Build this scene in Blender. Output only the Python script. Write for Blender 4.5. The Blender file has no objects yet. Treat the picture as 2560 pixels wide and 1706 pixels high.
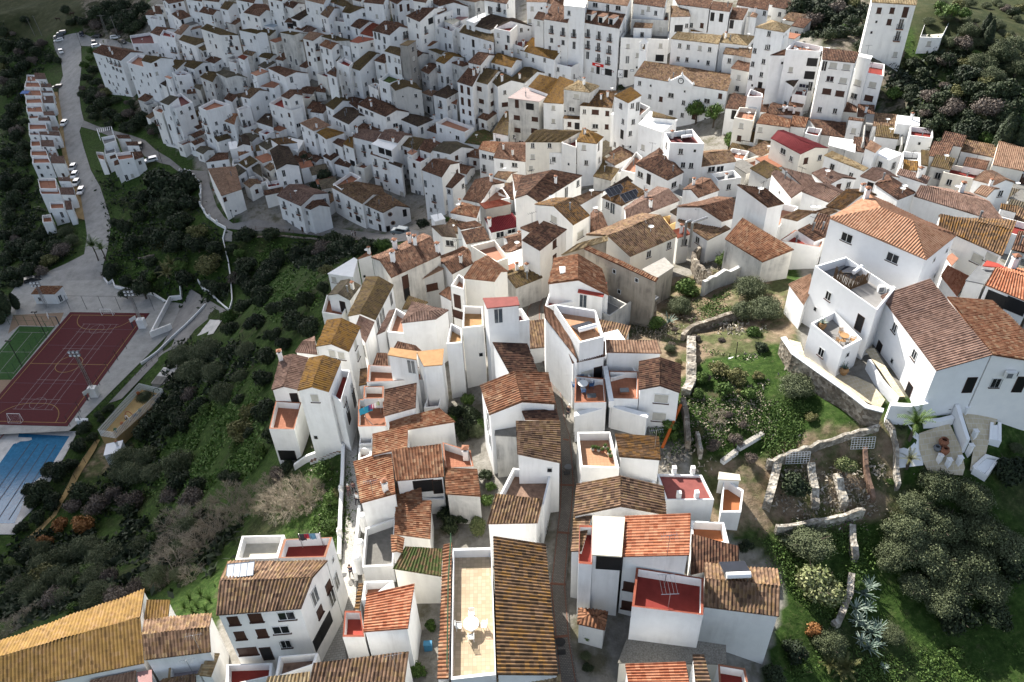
import bpy, bmesh, math, random
import numpy as np
from mathutils import Vector, Matrix
from mathutils.bvhtree import BVHTree
random.seed(7)
rng = np.random.default_rng(7)
SC = bpy.context.scene
COL = SC.collection
rad = math.radians
# ---------------------------------------------------------------- camera
W0, H0, FPX = 2560.0, 1706.0, 1985.0
CZ = 121.0
PITCH = rad(38.5)
ROLL = math.atan2(100.0, 2494.0)
ct, st = math.cos(PITCH), math.sin(PITCH)
FWD = np.array([0, ct, -st]); UPV = np.array([0, st, ct]); RGT = np.array([1.0, 0, 0])
cr, sr = math.cos(ROLL), math.sin(ROLL)
XI = RGT * cr + (-UPV) * sr
YI = -RGT * sr + (-UPV) * cr
CAMP = np.array([0.0, 0.0, CZ])
cam = bpy.data.cameras.new('camera'); camo = bpy.data.objects.new('camera', cam); COL.objects.link(camo)
cam.sensor_width = 36.0; cam.lens = 36.0 * FPX / W0; cam.clip_start = 1.0; cam.clip_end = 6000
M = Matrix(((XI[0], -YI[0], -FWD[0], 0), (XI[1], -YI[1], -FWD[1], 0), (XI[2], -YI[2], -FWD[2], CZ), (0, 0, 0, 1)))
camo.matrix_world = M
SC.camera = camo

def ray(px, py):
	d = FWD + XI * ((px - W0 / 2) / FPX) + YI * ((py - H0 / 2) / FPX)
	return d                                   # depth along the axis = 1

def proj(P):
	P = np.asarray(P, float); q = P - CAMP
	z = q @ FWD
	return W0 / 2 + FPX * (q @ XI) / z, H0 / 2 + FPX * (q @ YI) / z, z

TX = [0, 640, 1280, 1920]; TY = [0, 427, 854, 1279]; TS = 3.672
def tp(t, x, y):
	return TX[int(t[0])] + x / TS, TY[int(t[1])] + y / TS

def at_z(px, py, z):
	d = ray(px, py); k = (z - CZ) / d[2]
	return CAMP + d * k

# ---------------------------------------------------------------- terrain
CP = [  # photo pixel, height
 (176,781,0),(374,784,0),(169,1066,0),(0,994,0),(100,1150,-1),(0,1320,-1),(170,1080,-1),(300,690,0),(120,690,0),(30,740,0),
 (250,560,1),(190,430,3),(170,300,6),(160,200,8),(160,110,10),(290,100,12),(60,600,-6),(40,300,-6),(20,120,3),(100,480,-4),
 (100,60,11),(40,45,9),(0,0,20),(200,10,22),(300,40,24),
 (210,305,6.5),(330,340,9),(390,410,10),(490,470,11),(520,530,12),(560,560,13),(700,565,13.5),(850,583,14),(990,592,15),
 (350,640,3),(450,690,6),(560,640,9),(580,780,7),(520,770,4),(430,950,1.5),(330,960,0),(290,1130,-1),(400,760,.5),
 (260,450,5),(270,250,9),(330,480,6),
 (600,1000,24),(695,1190,45),(640,1160,39),(550,1210,28),(450,1260,16),(350,1310,6),(250,1340,1),(180,1420,4),(60,1480,14),
 (100,1560,36),(330,1500,40),(450,1500,46),(380,1400,26),(600,1330,40),(740,1330,47),
 (820,690,40),(740,720,32),(650,800,23),(560,850,13),(480,900,6),(700,950,36),(790,640,26),(700,620,10),(800,612,10),(620,700,10),
 (890,1000,55),(970,840,51),(1010,760,47),(860,1100,54.5),(784,1134,53),(735,1160,50.5),(870,1230,54),(877,1439,53),(840,1640,53),(620,1640,53),(780,1200,52),
 (1050,680,43),(1180,620,43),
 (1395,1640,59),(1410,1400,59.5),(1400,1250,60),(1420,1040,60),(1400,960,59.5),(1370,850,58),(1340,770,56),
 (1120,1300,56),(1150,1000,56),(1250,900,57),(1050,1500,55),
 (1560,1600,59),(1750,1400,58),(1700,1200,60),(1600,1000,61),(1640,900,60),(1800,950,62),(1900,1080,61),(1990,940,60.5),
 (1600,780,57),(1500,760,55),(1950,800,62),(2150,950,63.5),(2356,1099,60.5),(2258,1006,63.8),(2157,889,62.8),(2206,1028,62),(2010,944,61.3),(2424,982,64.3),(2492,1017,63.5),(2437,1167,59.8),(2315,1008,65.5),(2400,1010,65.5),(2490,1035,64.8),(2050,1180,58.5),(2200,1200,58),(2350,1400,53),(1980,1450,55),
 (2000,1650,53),(2500,1650,49),(2540,1200,57),(2500,950,64),(2300,740,65),(2500,700,62),
 (1530,392,38),(1480,520,44),(1320,560,45),(1700,640,55),(1900,640,58),(1900,500,50),(2100,560,58),(2200,500,54),(2400,480,52),(2540,500,50),
 (1700,500,48),(1900,400,44),(2100,390,45),(1640,420,42),
 (1500,205,35),(1745,330,38),(1640,300,37),(1400,330,35),(1300,420,31),(1250,330,31),(1130,470,22),(1040,530,17),(1150,380,25),
 (1900,230,43),(2020,300,44),(2180,300,44),(2250,80,64.5),(2100,60,65),(2000,40,63),(2280,165,58),(2184,106,63),(2215,103,62.5),(2230,240,49),(2350,200,56),(2450,200,54),(2500,400,44),(2350,380,42),(2300,300,46),
 (2480,60,58),(2558,10,76),(2420,20,57),(2380,10,62),(2345,95,59),
 (420,360,12),(400,220,16),(560,330,15),(600,420,16),(700,440,17),(800,400,18),(900,480,17),(750,300,22),(600,200,26),(900,250,29),(1100,250,31),
 (420,100,22),(400,30,28),(700,120,34),(1000,120,40),(1200,130,40),(700,20,46),(1000,20,54),(1300,60,45),(1500,60,50),(1700,60,56),(1850,60,62),(1300,10,56),
]
CW = [(-420,330,-10),(-420,600,40),(-150,640,60),(0,560,75),(200,560,85),(420,500,85),(300,120,50),(330,250,45),(260,40,45),(-250,60,-5),(-280,180,-8),
	  (-120,20,30),(0,15,55),(100,10,50),(0,900,130),(-500,1000,120),(500,900,150),(-200,-60,20),(200,-60,40),(0,-80,45),(-500,50,0),(500,100,50)]
_pts = [at_z(a, b, c) for a, b, c in CP] + [np.array(c, float) for c in CW]
_pts = np.array(_pts)
EPS2 = 36.0
def _phi(r2): return np.sqrt(r2 + EPS2)
_n = len(_pts)
_A = _phi(((_pts[:, None, :2] - _pts[None, :, :2]) ** 2).sum(-1)) - np.eye(_n) * 6.0
_P = np.c_[np.ones(_n), _pts[:, :2] / 100]
_sol = np.linalg.solve(np.block([[_A, _P], [_P.T, np.zeros((3, 3))]]), np.r_[_pts[:, 2], 0, 0, 0])
FLATS = []          # (polygon xy, z, falloff)
def poly_dist(poly, x, y):
	"""signed-ish distance: 0 inside the polygon, else distance to its edge"""
	inside = np.zeros(x.shape, bool); dmin = np.full(x.shape, 1e9)
	n = len(poly)
	for i in range(n):
		x1, y1 = poly[i]; x2, y2 = poly[(i + 1) % n]
		c = ((y1 > y) != (y2 > y)) & (x < (x2 - x1) * (y - y1) / ((y2 - y1) or 1e-9) + x1)
		inside ^= c
		L2 = (x2 - x1) ** 2 + (y2 - y1) ** 2
		t = np.clip(((x - x1) * (x2 - x1) + (y - y1) * (y2 - y1)) / L2, 0, 1)
		dmin = np.minimum(dmin, np.hypot(x - x1 - t * (x2 - x1), y - y1 - t * (y2 - y1)))
	dmin[inside] = 0
	return dmin
def T(x, y):
	x = np.atleast_1d(np.asarray(x, float)); y = np.atleast_1d(np.asarray(y, float))
	sh = x.shape; x = x.ravel(); y = y.ravel()
	out = np.empty(len(x))
	for i in range(0, len(x), 20000):
		a, b = x[i:i + 20000], y[i:i + 20000]
		r2 = (a[:, None] - _pts[None, :, 0]) ** 2 + (b[:, None] - _pts[None, :, 1]) ** 2
		out[i:i + 20000] = _phi(r2) @ _sol[:_n] + _sol[_n] + _sol[_n + 1] * a / 100 + _sol[_n + 2] * b / 100
	for poly, z, fo in FLATS:
		d = poly_dist(poly, x, y); k = np.clip(d / fo, 0, 1); k = k * k * (3 - 2 * k)
		out = z * (1 - k) + out * k
	return out.reshape(sh)
def T1(x, y): return float(T(x, y)[0])
_KS = np.geomspace(25, 900, 900)
def hit(px, py, h=0.0, kmin=25):
	"""first point of the pixel's ray that lies h above the terrain"""
	d = ray(px, py); ks = _KS[_KS >= kmin]
	Q = CAMP + ks[:, None] * d
	f = Q[:, 2] - T(Q[:, 0], Q[:, 1]) - h
	i = np.argmax(f < 0)
	if f[i] >= 0: return Q[-1]
	a, b = (ks[i - 1] if i else ks[0]), ks[i]
	for _ in range(14):
		m = (a + b) / 2; q = CAMP + m * d
		if q[2] - T1(q[0], q[1]) - h > 0: a = m
		else: b = m
	return CAMP + b * d
def th(t, x, y, h=0.0): return hit(*tp(t, x, y), h)

FLATS.append(([tuple(at_z(*p, 0)[:2]) for p in [(-60,1090),(170,1078),(215,1040),(330,925),(420,835),(490,765),(425,752),(330,720),(260,690),(60,735),(-150,1000)]], -0.12, 5))
FLATS.append(([tuple(at_z(*p, -1)[:2]) for p in [(-60,1085),(185,1085),(190,1140),(40,1380),(-80,1380)]], -1.15, 4))

# ---------------------------------------------------------------- materials
MATS = {}
def new_mat(name):
	m = bpy.data.materials.new(name); m.use_nodes = True
	nt = m.node_tree; b = nt.nodes['Principled BSDF']
	b.inputs['Roughness'].default_value = .85
	b.inputs['Specular IOR Level'].default_value = .2
	return m, nt, b
def N(nt, typ, **kw):
	n = nt.nodes.new(typ)
	for k, v in kw.items():
		if k.startswith('i_'): n.inputs[k[2:].replace('_', ' ')].default_value = v
		else: setattr(n, k, v)
	return n
def mixc(nt, fac, a, b, blend='MIX'):
	n = nt.nodes.new('ShaderNodeMix'); n.data_type = 'RGBA'; n.blend_type = blend
	for s, v in ((n.inputs[0], fac), (n.inputs[6], a), (n.inputs[7], b)):
		if hasattr(v, 'is_linked'): nt.links.new(v, s)
		elif isinstance(v, (int, float)): s.default_value = v
		else: s.default_value = (*v, 1) if len(v) == 3 else v
	return n.outputs[2]
def ramp(nt, src, stops):
	r = nt.nodes.new('ShaderNodeValToRGB'); nt.links.new(src, r.inputs[0])
	e = r.color_ramp.elements
	while len(e) < len(stops): e.new(.5)
	for el, (p, c) in zip(e, stops):
		el.position = p; el.color = (*c, 1) if len(c) == 3 else (c[0],) * 3 + (1,)
	return r.outputs[0]
def noise(nt, vec, scale, detail=4, rough=.6):
	n = nt.nodes.new('ShaderNodeTexNoise'); n.inputs['Scale'].default_value = scale
	n.inputs['Detail'].default_value = detail; n.inputs['Roughness'].default_value = rough
	if vec is not None: nt.links.new(vec, n.inputs['Vector'])
	return n.outputs[0]
def math_n(nt, op, a, b=None):
	n = nt.nodes.new('ShaderNodeMath'); n.operation = op
	for i, v in enumerate((a, b)):
		if v is None: continue
		if hasattr(v, 'is_linked'): nt.links.new(v, n.inputs[i])
		else: n.inputs[i].default_value = v
	return n.outputs[0]
def bump(nt, b, height, strength=.4, dist=.05):
	n = nt.nodes.new('ShaderNodeBump'); n.inputs['Strength'].default_value = strength; n.inputs['Distance'].default_value = dist
	nt.links.new(height, n.inputs['Height']); nt.links.new(n.outputs[0], b.inputs['Normal'])
def worldpos(nt, scale=(1, 1, 1)):
	g = nt.nodes.new('ShaderNodeNewGeometry'); mp = nt.nodes.new('ShaderNodeMapping'); mp.inputs['Scale'].default_value = scale
	nt.links.new(g.outputs['Position'], mp.inputs['Vector']); return mp.outputs[0]

def tone(c, k=.62):
	"""keep whites, deepen colours"""
	l = sum(c) / 3; f = 1 if l > .62 else (k if l < .45 else k + (1 - k) * (l - .45) / .17)
	return tuple(v * f for v in c)
def plain(name, col, rough=.7, metal=0, spec=.3, var=.12, sc=1.5):
	if name in MATS: return MATS[name]
	col = tone(col)
	m, nt, b = new_mat(name)
	p = worldpos(nt)
	n = noise(nt, p, sc, 5)
	d = tuple(c * (1 - var) for c in col); l = tuple(min(1, c * (1 + var)) for c in col)
	nt.links.new(ramp(nt, n, [(.3, d), (.7, l)]), b.inputs['Base Color'])
	b.inputs['Roughness'].default_value = rough; b.inputs['Metallic'].default_value = metal
	b.inputs['Specular IOR Level'].default_value = spec
	MATS[name] = m
	return m

def wallmat(name, base, stain, amt, lo=.45, hi=.75):
	"""lime-washed wall: vertical rain streaks and blotches of a second colour"""
	m, nt, b = new_mat(name)
	ps = worldpos(nt, (1.3, 1.3, .16)); p2 = worldpos(nt, (.35, .35, .35)); p3 = worldpos(nt, (4, 4, 4))
	s = noise(nt, ps, 1.0, 6, .65); k = noise(nt, p2, 1.0, 5, .6)
	f = math_n(nt, 'MULTIPLY', ramp(nt, s, [(lo, (0,)), (hi, (1,))]), ramp(nt, k, [(.38, (0,)), (.68, (1,))]))
	f = math_n(nt, 'MULTIPLY', f, amt)
	obj = nt.nodes.new('ShaderNodeObjectInfo')
	tone = ramp(nt, obj.outputs['Random'], [(0, tuple(c * .93 for c in base)), (.5, base), (1, (base[0] * .99, base[1] * .965, base[2] * .92))])
	blot = mixc(nt, ramp(nt, noise(nt, p3, .25, 3), [(.35, (0,)), (.75, (.4,))]), tone, tuple(c * .8 for c in base))
	nt.links.new(mixc(nt, f, blot, stain), b.inputs['Base Color'])
	bump(nt, b, noise(nt, p3, 1.2, 4), .25, .03)
	b.inputs['Roughness'].default_value = .9
	MATS[name] = m
wallmat('w', (.80, .80, .79), (.36, .34, .31), .45, .44, .72)
wallmat('wn', (.86, .86, .86), (.6, .58, .55), .2)
wallmat('wc', (.77, .74, .67), (.42, .38, .33), .55)
wallmat('wd', (.62, .61, .58), (.16, .155, .15), .95, .34, .66)
wallmat('wg', (.46, .46, .45), (.22, .22, .21), .8)
wallmat('conc', (.33, .32, .30), (.17, .165, .16), .8, .4, .65)
def stonemat(name, a, b_, c, sc):
	m, nt, b = new_mat(name); p = worldpos(nt)
	v = nt.nodes.new('ShaderNodeTexVoronoi'); v.inputs['Scale'].default_value = sc; nt.links.new(p, v.inputs['Vector'])
	sp = nt.nodes.new('ShaderNodeSeparateColor'); nt.links.new(v.outputs['Color'], sp.inputs[0])
	col = ramp(nt, sp.outputs[0], [(.1, a), (.5, b_), (.9, c)])
	big = ramp(nt, noise(nt, p, .6, 5, .7), [(.38, (0,)), (.62, (.75,))])
	nt.links.new(mixc(nt, big, col, tuple(x * .45 for x in a)), b.inputs['Base Color']); bump(nt, b, v.outputs['Distance'], .8, .12); MATS[name] = m
stonemat('stone', (.16,.13,.10), (.29,.25,.20), (.44,.39,.32), 2.6)
stonemat('rubble', (.26,.23,.19), (.42,.38,.32), (.60,.56,.49), 3.4)
wallmat('ruin', (.42,.37,.30), (.13,.11,.09), .95, .38, .6)
wallmat('owall', (.55, .38, .17), (.35, .25, .14), .6)

def tilemat(name, cols, moss=None, mossamt=0, mlo=.5, mhi=.62, dirt=.5):
	"""barrel tiles: one colour per tile from the roof's own UV (metres along the eave, metres up the slope)"""
	m, nt, b = new_mat(name)
	uv = nt.nodes.new('ShaderNodeUVMap'); uv.uv_map = 'UVMap'
	sx = nt.nodes.new('ShaderNodeSeparateXYZ'); nt.links.new(uv.outputs[0], sx.inputs[0])
	iu = math_n(nt, 'FLOOR', math_n(nt, 'DIVIDE', sx.outputs[0], .32)); fv = math_n(nt, 'DIVIDE', sx.outputs[1], .36)
	iv = math_n(nt, 'FLOOR', fv); fr = math_n(nt, 'FRACT', fv)
	cb = nt.nodes.new('ShaderNodeCombineXYZ'); nt.links.new(iu, cb.inputs[0]); nt.links.new(iv, cb.inputs[1])
	oi = nt.nodes.new('ShaderNodeObjectInfo'); nt.links.new(math_n(nt, 'MULTIPLY', oi.outputs['Random'], 91), cb.inputs[2])
	wn = nt.nodes.new('ShaderNodeTexWhiteNoise'); wn.noise_dimensions = '3D'; nt.links.new(cb.outputs[0], wn.inputs['Vector'])
	cols = [tone(c, .84) for c in cols]; moss = moss and tone(moss, .72); k = len(cols)
	r = nt.nodes.new('ShaderNodeValToRGB'); r.color_ramp.interpolation = 'LINEAR'
	nt.links.new(wn.outputs['Value'], r.inputs[0]); e = r.color_ramp.elements
	while len(e) < k: e.new(.5)
	for i, c in enumerate(cols): e[i].position = i / (k - 1); e[i].color = (*c, 1)
	col = r.outputs[0]
	p = worldpos(nt)
	dk = mixc(nt, math_n(nt, 'MULTIPLY', ramp(nt, noise(nt, p, .8, 5, .7), [(.42, (0,)), (.68, (1,))]), dirt), col, tuple(c * .35 for c in cols[0]))
	if moss:
		mm = math_n(nt, 'ADD', noise(nt, p, 1.1, 6, .75), math_n(nt, 'MULTIPLY', math_n(nt, 'SUBTRACT', wn.outputs['Value'], .5), .28))
		dk = mixc(nt, math_n(nt, 'MULTIPLY', ramp(nt, mm, [(mlo, (0,)), (mhi, (1,))]), mossamt), dk, moss)
	lap = ramp(nt, fr, [(0, (.55,)), (.12, (1,)), (.9, (1,)), (1, (.8,))])
	nt.links.new(dk, b.inputs['Base Color'])
	bump(nt, b, math_n(nt, 'ADD', fr, math_n(nt, 'MULTIPLY', noise(nt, p, 9, 3), .4)), .55, .045)
	b.inputs['Roughness'].default_value = .88
	MATS[name] = m
BR = [(.08,.042,.028),(.16,.08,.05),(.23,.12,.075),(.13,.07,.047),(.32,.19,.125)]
tilemat('br', BR)
tilemat('dk', [(.05,.034,.026),(.09,.06,.045),(.13,.085,.06),(.075,.055,.045)], (.10,.09,.035), .3)
tilemat('dkbr', [(.06,.034,.024),(.11,.058,.04),(.17,.085,.055),(.22,.13,.08)])
tilemat('tan', [(.24,.14,.09),(.34,.21,.14),(.42,.27,.18),(.30,.17,.11)], dirt=.35)
tilemat('pkbr', [(.14,.085,.065),(.21,.13,.10),(.28,.18,.14),(.17,.11,.09)], dirt=.4)
tilemat('orbr', [(.15,.065,.035),(.26,.115,.06),(.36,.18,.10),(.20,.10,.06),(.44,.28,.17)], dirt=.4)
tilemat('or', [(.22,.09,.045),(.36,.16,.085),(.45,.25,.14),(.30,.13,.07),(.52,.36,.22)], dirt=.4)
tilemat('orred', [(.30,.10,.05),(.42,.17,.09),(.50,.24,.14),(.36,.13,.07)], dirt=.3)
tilemat('new', [(.33,.17,.10),(.42,.23,.14),(.47,.28,.18),(.38,.20,.12)], dirt=.2)
tilemat('moss', [(.09,.062,.036),(.14,.095,.05),(.19,.13,.07),(.11,.08,.045)], (.165,.115,.035), .7, .46, .62)
tilemat('gmoss', [(.11,.09,.065),(.16,.13,.095),(.20,.17,.12)], (.13,.115,.06), .55, .5, .65)
tilemat('gold', [(.15,.085,.035),(.23,.13,.05),(.30,.18,.07),(.19,.11,.05)], (.31,.165,.03), .85, .42, .6)
tilemat('goldbr', [(.09,.055,.03),(.15,.09,.05),(.20,.12,.07),(.24,.15,.09)], (.27,.135,.025), .7, .5, .62)
tilemat('yel', [(.22,.13,.05),(.31,.19,.06),(.36,.22,.08),(.25,.14,.06),(.42,.27,.18)], (.33,.20,.05), .6, .4, .6, dirt=.5)
tilemat('ochre', [(.20,.14,.08),(.34,.26,.15),(.46,.36,.22),(.26,.18,.10),(.54,.44,.28)], (.33,.21,.07), .4, dirt=.35)
tilemat('ochbr', [(.10,.06,.04),(.20,.125,.08),(.32,.20,.13),(.15,.09,.06),(.42,.30,.19)], (.26,.155,.045), .4)
tilemat('mgreen', [(.15,.09,.05),(.22,.14,.08),(.18,.12,.07)], (.06,.10,.025), .9, .4, .55)
def flatm(name, c, **k): return plain(name, c, .85, 0, .2, **k)
flatm('red', (.30,.045,.035), var=.15); flatm('dkred', (.17,.045,.045)); flatm('terra', (.40,.17,.10), var=.2); flatm('salm', (.52,.26,.17), var=.15)
flatm('rose', (.35,.11,.095)); flatm('pink', (.52,.30,.28)); flatm('orange', (.52,.19,.08)); flatm('cream', (.58,.54,.45), var=.15)
flatm('grey', (.34,.33,.32)); flatm('conc2', (.25,.24,.22), var=.25); flatm('ochf', (.55,.32,.15), var=.15); flatm('redf', (.52,.09,.065)); flatm('lilac', (.50,.44,.46), var=.3)
flatm('redm', (.27,.045,.05)); flatm('maroon', (.26,.035,.045)); flatm('whs', (.78,.78,.78), var=.04); flatm('blus', (.45,.52,.58), var=.06); flatm('grs', (.26,.27,.28))
flatm('crs', (.62,.58,.47), var=.08); flatm('grassf', (.08,.13,.03), var=.5, sc=3); flatm('gravel', (.30,.28,.24), var=.45, sc=9); flatm('pkg', (.50,.40,.38)); flatm('brick', (.33,.21,.15), var=.35, sc=2.5)
flatm('redt', (.35,.10,.06), var=.25); flatm('solar', (.03,.035,.05)); flatm('wash', (.80,.80,.79), var=.05); flatm('pav', (.50,.47,.42), var=.2, sc=2)
def checker(name, a, b_, s):
	a, b_ = tone(a, .75), tone(b_, .75)
	m, nt, b = new_mat(name)
	br = N(nt, 'ShaderNodeTexBrick'); br.offset = 0; br.inputs['Scale'].default_value = 1
	br.inputs['Brick Width'].default_value = s; br.inputs['Row Height'].default_value = s; br.inputs['Mortar Size'].default_value = .012
	br.inputs['Color1'].default_value = (*a, 1); br.inputs['Color2'].default_value = (*b_, 1); br.inputs['Mortar'].default_value = (*[c * .6 for c in a], 1)
	p = worldpos(nt)
	nt.links.new(p, br.inputs['Vector'])
	c = mixc(nt, ramp(nt, noise(nt, p, .9, 5), [(.4, (0,)), (.7, (.35,))]), br.outputs[0], tuple(x * .55 for x in a))
	nt.links.new(c, b.inputs['Base Color']); MATS[name] = m
checker('beige', (.62,.47,.33), (.46,.37,.24), .33); checker('terrat', (.46,.20,.12), (.38,.15,.09), .3); checker('salmt', (.60,.34,.20), (.53,.28,.16), .35)
plain('glass', (.025,.028,.032), .12, 0, .5, .3); plain('gl2', (.10,.12,.14), .15, 0, .5, .3); plain('frame', (.72,.72,.70), .5); plain('brown', (.085,.035,.022), .6); plain('blind', (.55,.53,.47), .7)
plain('iron', (.02,.02,.022), .5); plain('green', (.05,.13,.06), .6); plain('wood', (.20,.12,.06), .8); plain('steel', (.5,.5,.5), .35, .8); plain('black', (.015,.015,.017), .5)
plain('tcap', (.42,.19,.11), .8)

# ---------------------------------------------------------------- mesh helpers
class MB:
	"""collects faces with material slots, then links them as ONE mesh object"""
	def __init__(s): s.v = []; s.f = []; s.m = []; s.uv = []
	def face(s, pts, mi=0, uv=None):
		i = len(s.v); s.v += [tuple(map(float, p)) for p in pts]; s.f.append(tuple(range(i, i + len(pts)))); s.m.append(mi); s.uv.append(uv)
	def prism(s, poly, z0, z1, mi=0, top=True, bot=False):
		n = len(poly)
		zt = z1 if hasattr(z1, '__len__') else [z1] * n; zb = z0 if hasattr(z0, '__len__') else [z0] * n
		for i in range(n):
			j = (i + 1) % n
			s.face([(*poly[i][:2], zb[i]), (*poly[j][:2], zb[j]), (*poly[j][:2], zt[j]), (*poly[i][:2], zt[i])], mi)
		if top: s.face([(*poly[i][:2], zt[i]) for i in range(n)], mi)
		if bot: s.face([(*poly[i][:2], zb[i]) for i in reversed(range(n))], mi)
	def box(s, c, sx, sy, sz, rz=0, mi=0):
		"""c = centre of the base"""
		ca, sa = math.cos(rz), math.sin(rz)
		q = [(c[0] + ca * x - sa * y, c[1] + sa * x + ca * y) for x, y in ((-sx/2,-sy/2),(sx/2,-sy/2),(sx/2,sy/2),(-sx/2,sy/2))]
		s.prism(q, c[2], c[2] + sz, mi, True, True)
	def bar(s, a, b, r, mi=0, n=5, r2=None):
		a = np.array(a, float); b = np.array(b, float); d = b - a; L = np.linalg.norm(d)
		if L < 1e-6: return
		d /= L; u = np.cross(d, (0, 0, 1) if abs(d[2]) < .9 else (1, 0, 0)); u /= np.linalg.norm(u); w = np.cross(d, u)
		r2 = r if r2 is None else r2
		A = [a + r * (math.cos(2*math.pi*k/n) * u + math.sin(2*math.pi*k/n) * w) for k in range(n)]
		B = [b + r2 * (math.cos(2*math.pi*k/n) * u + math.sin(2*math.pi*k/n) * w) for k in range(n)]
		for k in range(n): s.face([A[k], A[(k+1) % n], B[(k+1) % n], B[k]], mi)
		s.face(A[::-1], mi); s.face(B, mi)
	def ball(s, c, r, mi=0, n=8, sz=1.0):
		for i in range(n // 2):
			a0 = math.pi * i / (n // 2) - math.pi / 2; a1 = math.pi * (i + 1) / (n // 2) - math.pi / 2
			for k in range(n):
				b0 = 2 * math.pi * k / n; b1 = 2 * math.pi * (k + 1) / n
				P = lambda a, b: (c[0] + r * math.cos(a) * math.cos(b), c[1] + r * math.cos(a) * math.sin(b), c[2] + r * sz * math.sin(a))
				s.face([P(a0, b0), P(a0, b1), P(a1, b1), P(a1, b0)], mi)
	def lathe(s, c, prof, mi=0, n=12):
		for (r0, z0), (r1, z1) in zip(prof, prof[1:]):
			for k in range(n):
				b0 = 2 * math.pi * k / n; b1 = 2 * math.pi * (k + 1) / n
				P = lambda r, z, b: (c[0] + r * math.cos(b), c[1] + r * math.sin(b), c[2] + z)
				s.face([P(r0, z0, b0), P(r0, z0, b1), P(r1, z1, b1), P(r1, z1, b0)], mi)
	def mesh(s, name, mats, smooth=False):
		me = bpy.data.meshes.new(name)
		me.from_pydata(s.v, [], s.f)
		for m in mats: me.materials.append(MATS[m] if isinstance(m, str) else m)
		me.polygons.foreach_set('material_index', s.m)
		if any(u is not None for u in s.uv):
			l = me.uv_layers.new(name='UVMap'); out = []
			for f, u in zip(s.f, s.uv): out += list(u) if u is not None else [(0, 0)] * len(f)
			l.data.foreach_set('uv', np.array(out, dtype=np.float32).ravel())
		if smooth: me.polygons.foreach_set('use_smooth', [True] * len(s.f))
		me.validate(); me.update()
		return me
	def build(s, name, mats, parent=None, smooth=False, merge=0):
		me = s.mesh(name, mats if isinstance(mats, (list, tuple)) else [mats], smooth)
		if merge:
			bm = bmesh.new(); bm.from_mesh(me); bmesh.ops.remove_doubles(bm, verts=bm.verts, dist=merge); bm.to_mesh(me); bm.free()
		return link(name, me, parent)
def link(name, data, parent=None):
	o = bpy.data.objects.new(name, data); COL.objects.link(o)
	if parent is not None:
		o.parent = parent; o.matrix_parent_inverse = Matrix.Translation(parent.location).inverted() @ Matrix.Identity(4) if parent.rotation_euler.z == 0 else (Matrix.Translation(parent.location) @ parent.rotation_euler.to_matrix().to_4x4()).inverted()
	return o
def empty(name, loc, rz=0):
	o = bpy.data.objects.new(name, None); o.empty_display_size = .5; o.location = [float(c) for c in loc]; o.rotation_euler = (0, 0, rz); COL.objects.link(o); return o
LABELS = {}
def tag(o, label=None, cat=None, group=None, kind=None):
	if label: o['label'] = label
	if cat: o['category'] = cat
	if group: o['group'] = group
	if kind: o['kind'] = kind
	return o
def place(me_obj_root, loc, rz=0, sc=1.0):
	me_obj_root.location = loc; me_obj_root.rotation_euler = (0, 0, rz); me_obj_root.scale = (sc,) * 3 if not hasattr(sc, '__len__') else sc
KIDS = {}
def thing(name, parts, label, cat, group=None):
	"""prototype at the origin: an Empty with its parts (name, mesh[, sub-parts])"""
	r = empty(name, (0, 0, 0)); tag(r, label, cat, group); KIDS[r.name] = []
	for p in parts:
		o = bpy.data.objects.new(p[0], p[1]); COL.objects.link(o); o.parent = r
		subs = []
		for q in (p[2] if len(p) > 2 else []):
			c = bpy.data.objects.new(q[0], q[1]); COL.objects.link(c); c.parent = o; subs.append(c)
		KIDS[r.name].append((o, subs))
	return r
def dup(r, label=None, group=None):
	c = r.copy(); COL.objects.link(c); KIDS[c.name] = []
	if label: c['label'] = label
	if group: c['group'] = group
	for o, subs in KIDS[r.name]:
		k = o.copy(); COL.objects.link(k); k.parent = c; ss = []
		for q in subs:
			w = q.copy(); COL.objects.link(w); w.parent = k; ss.append(w)
		KIDS[c.name].append((k, ss))
	return c
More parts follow.
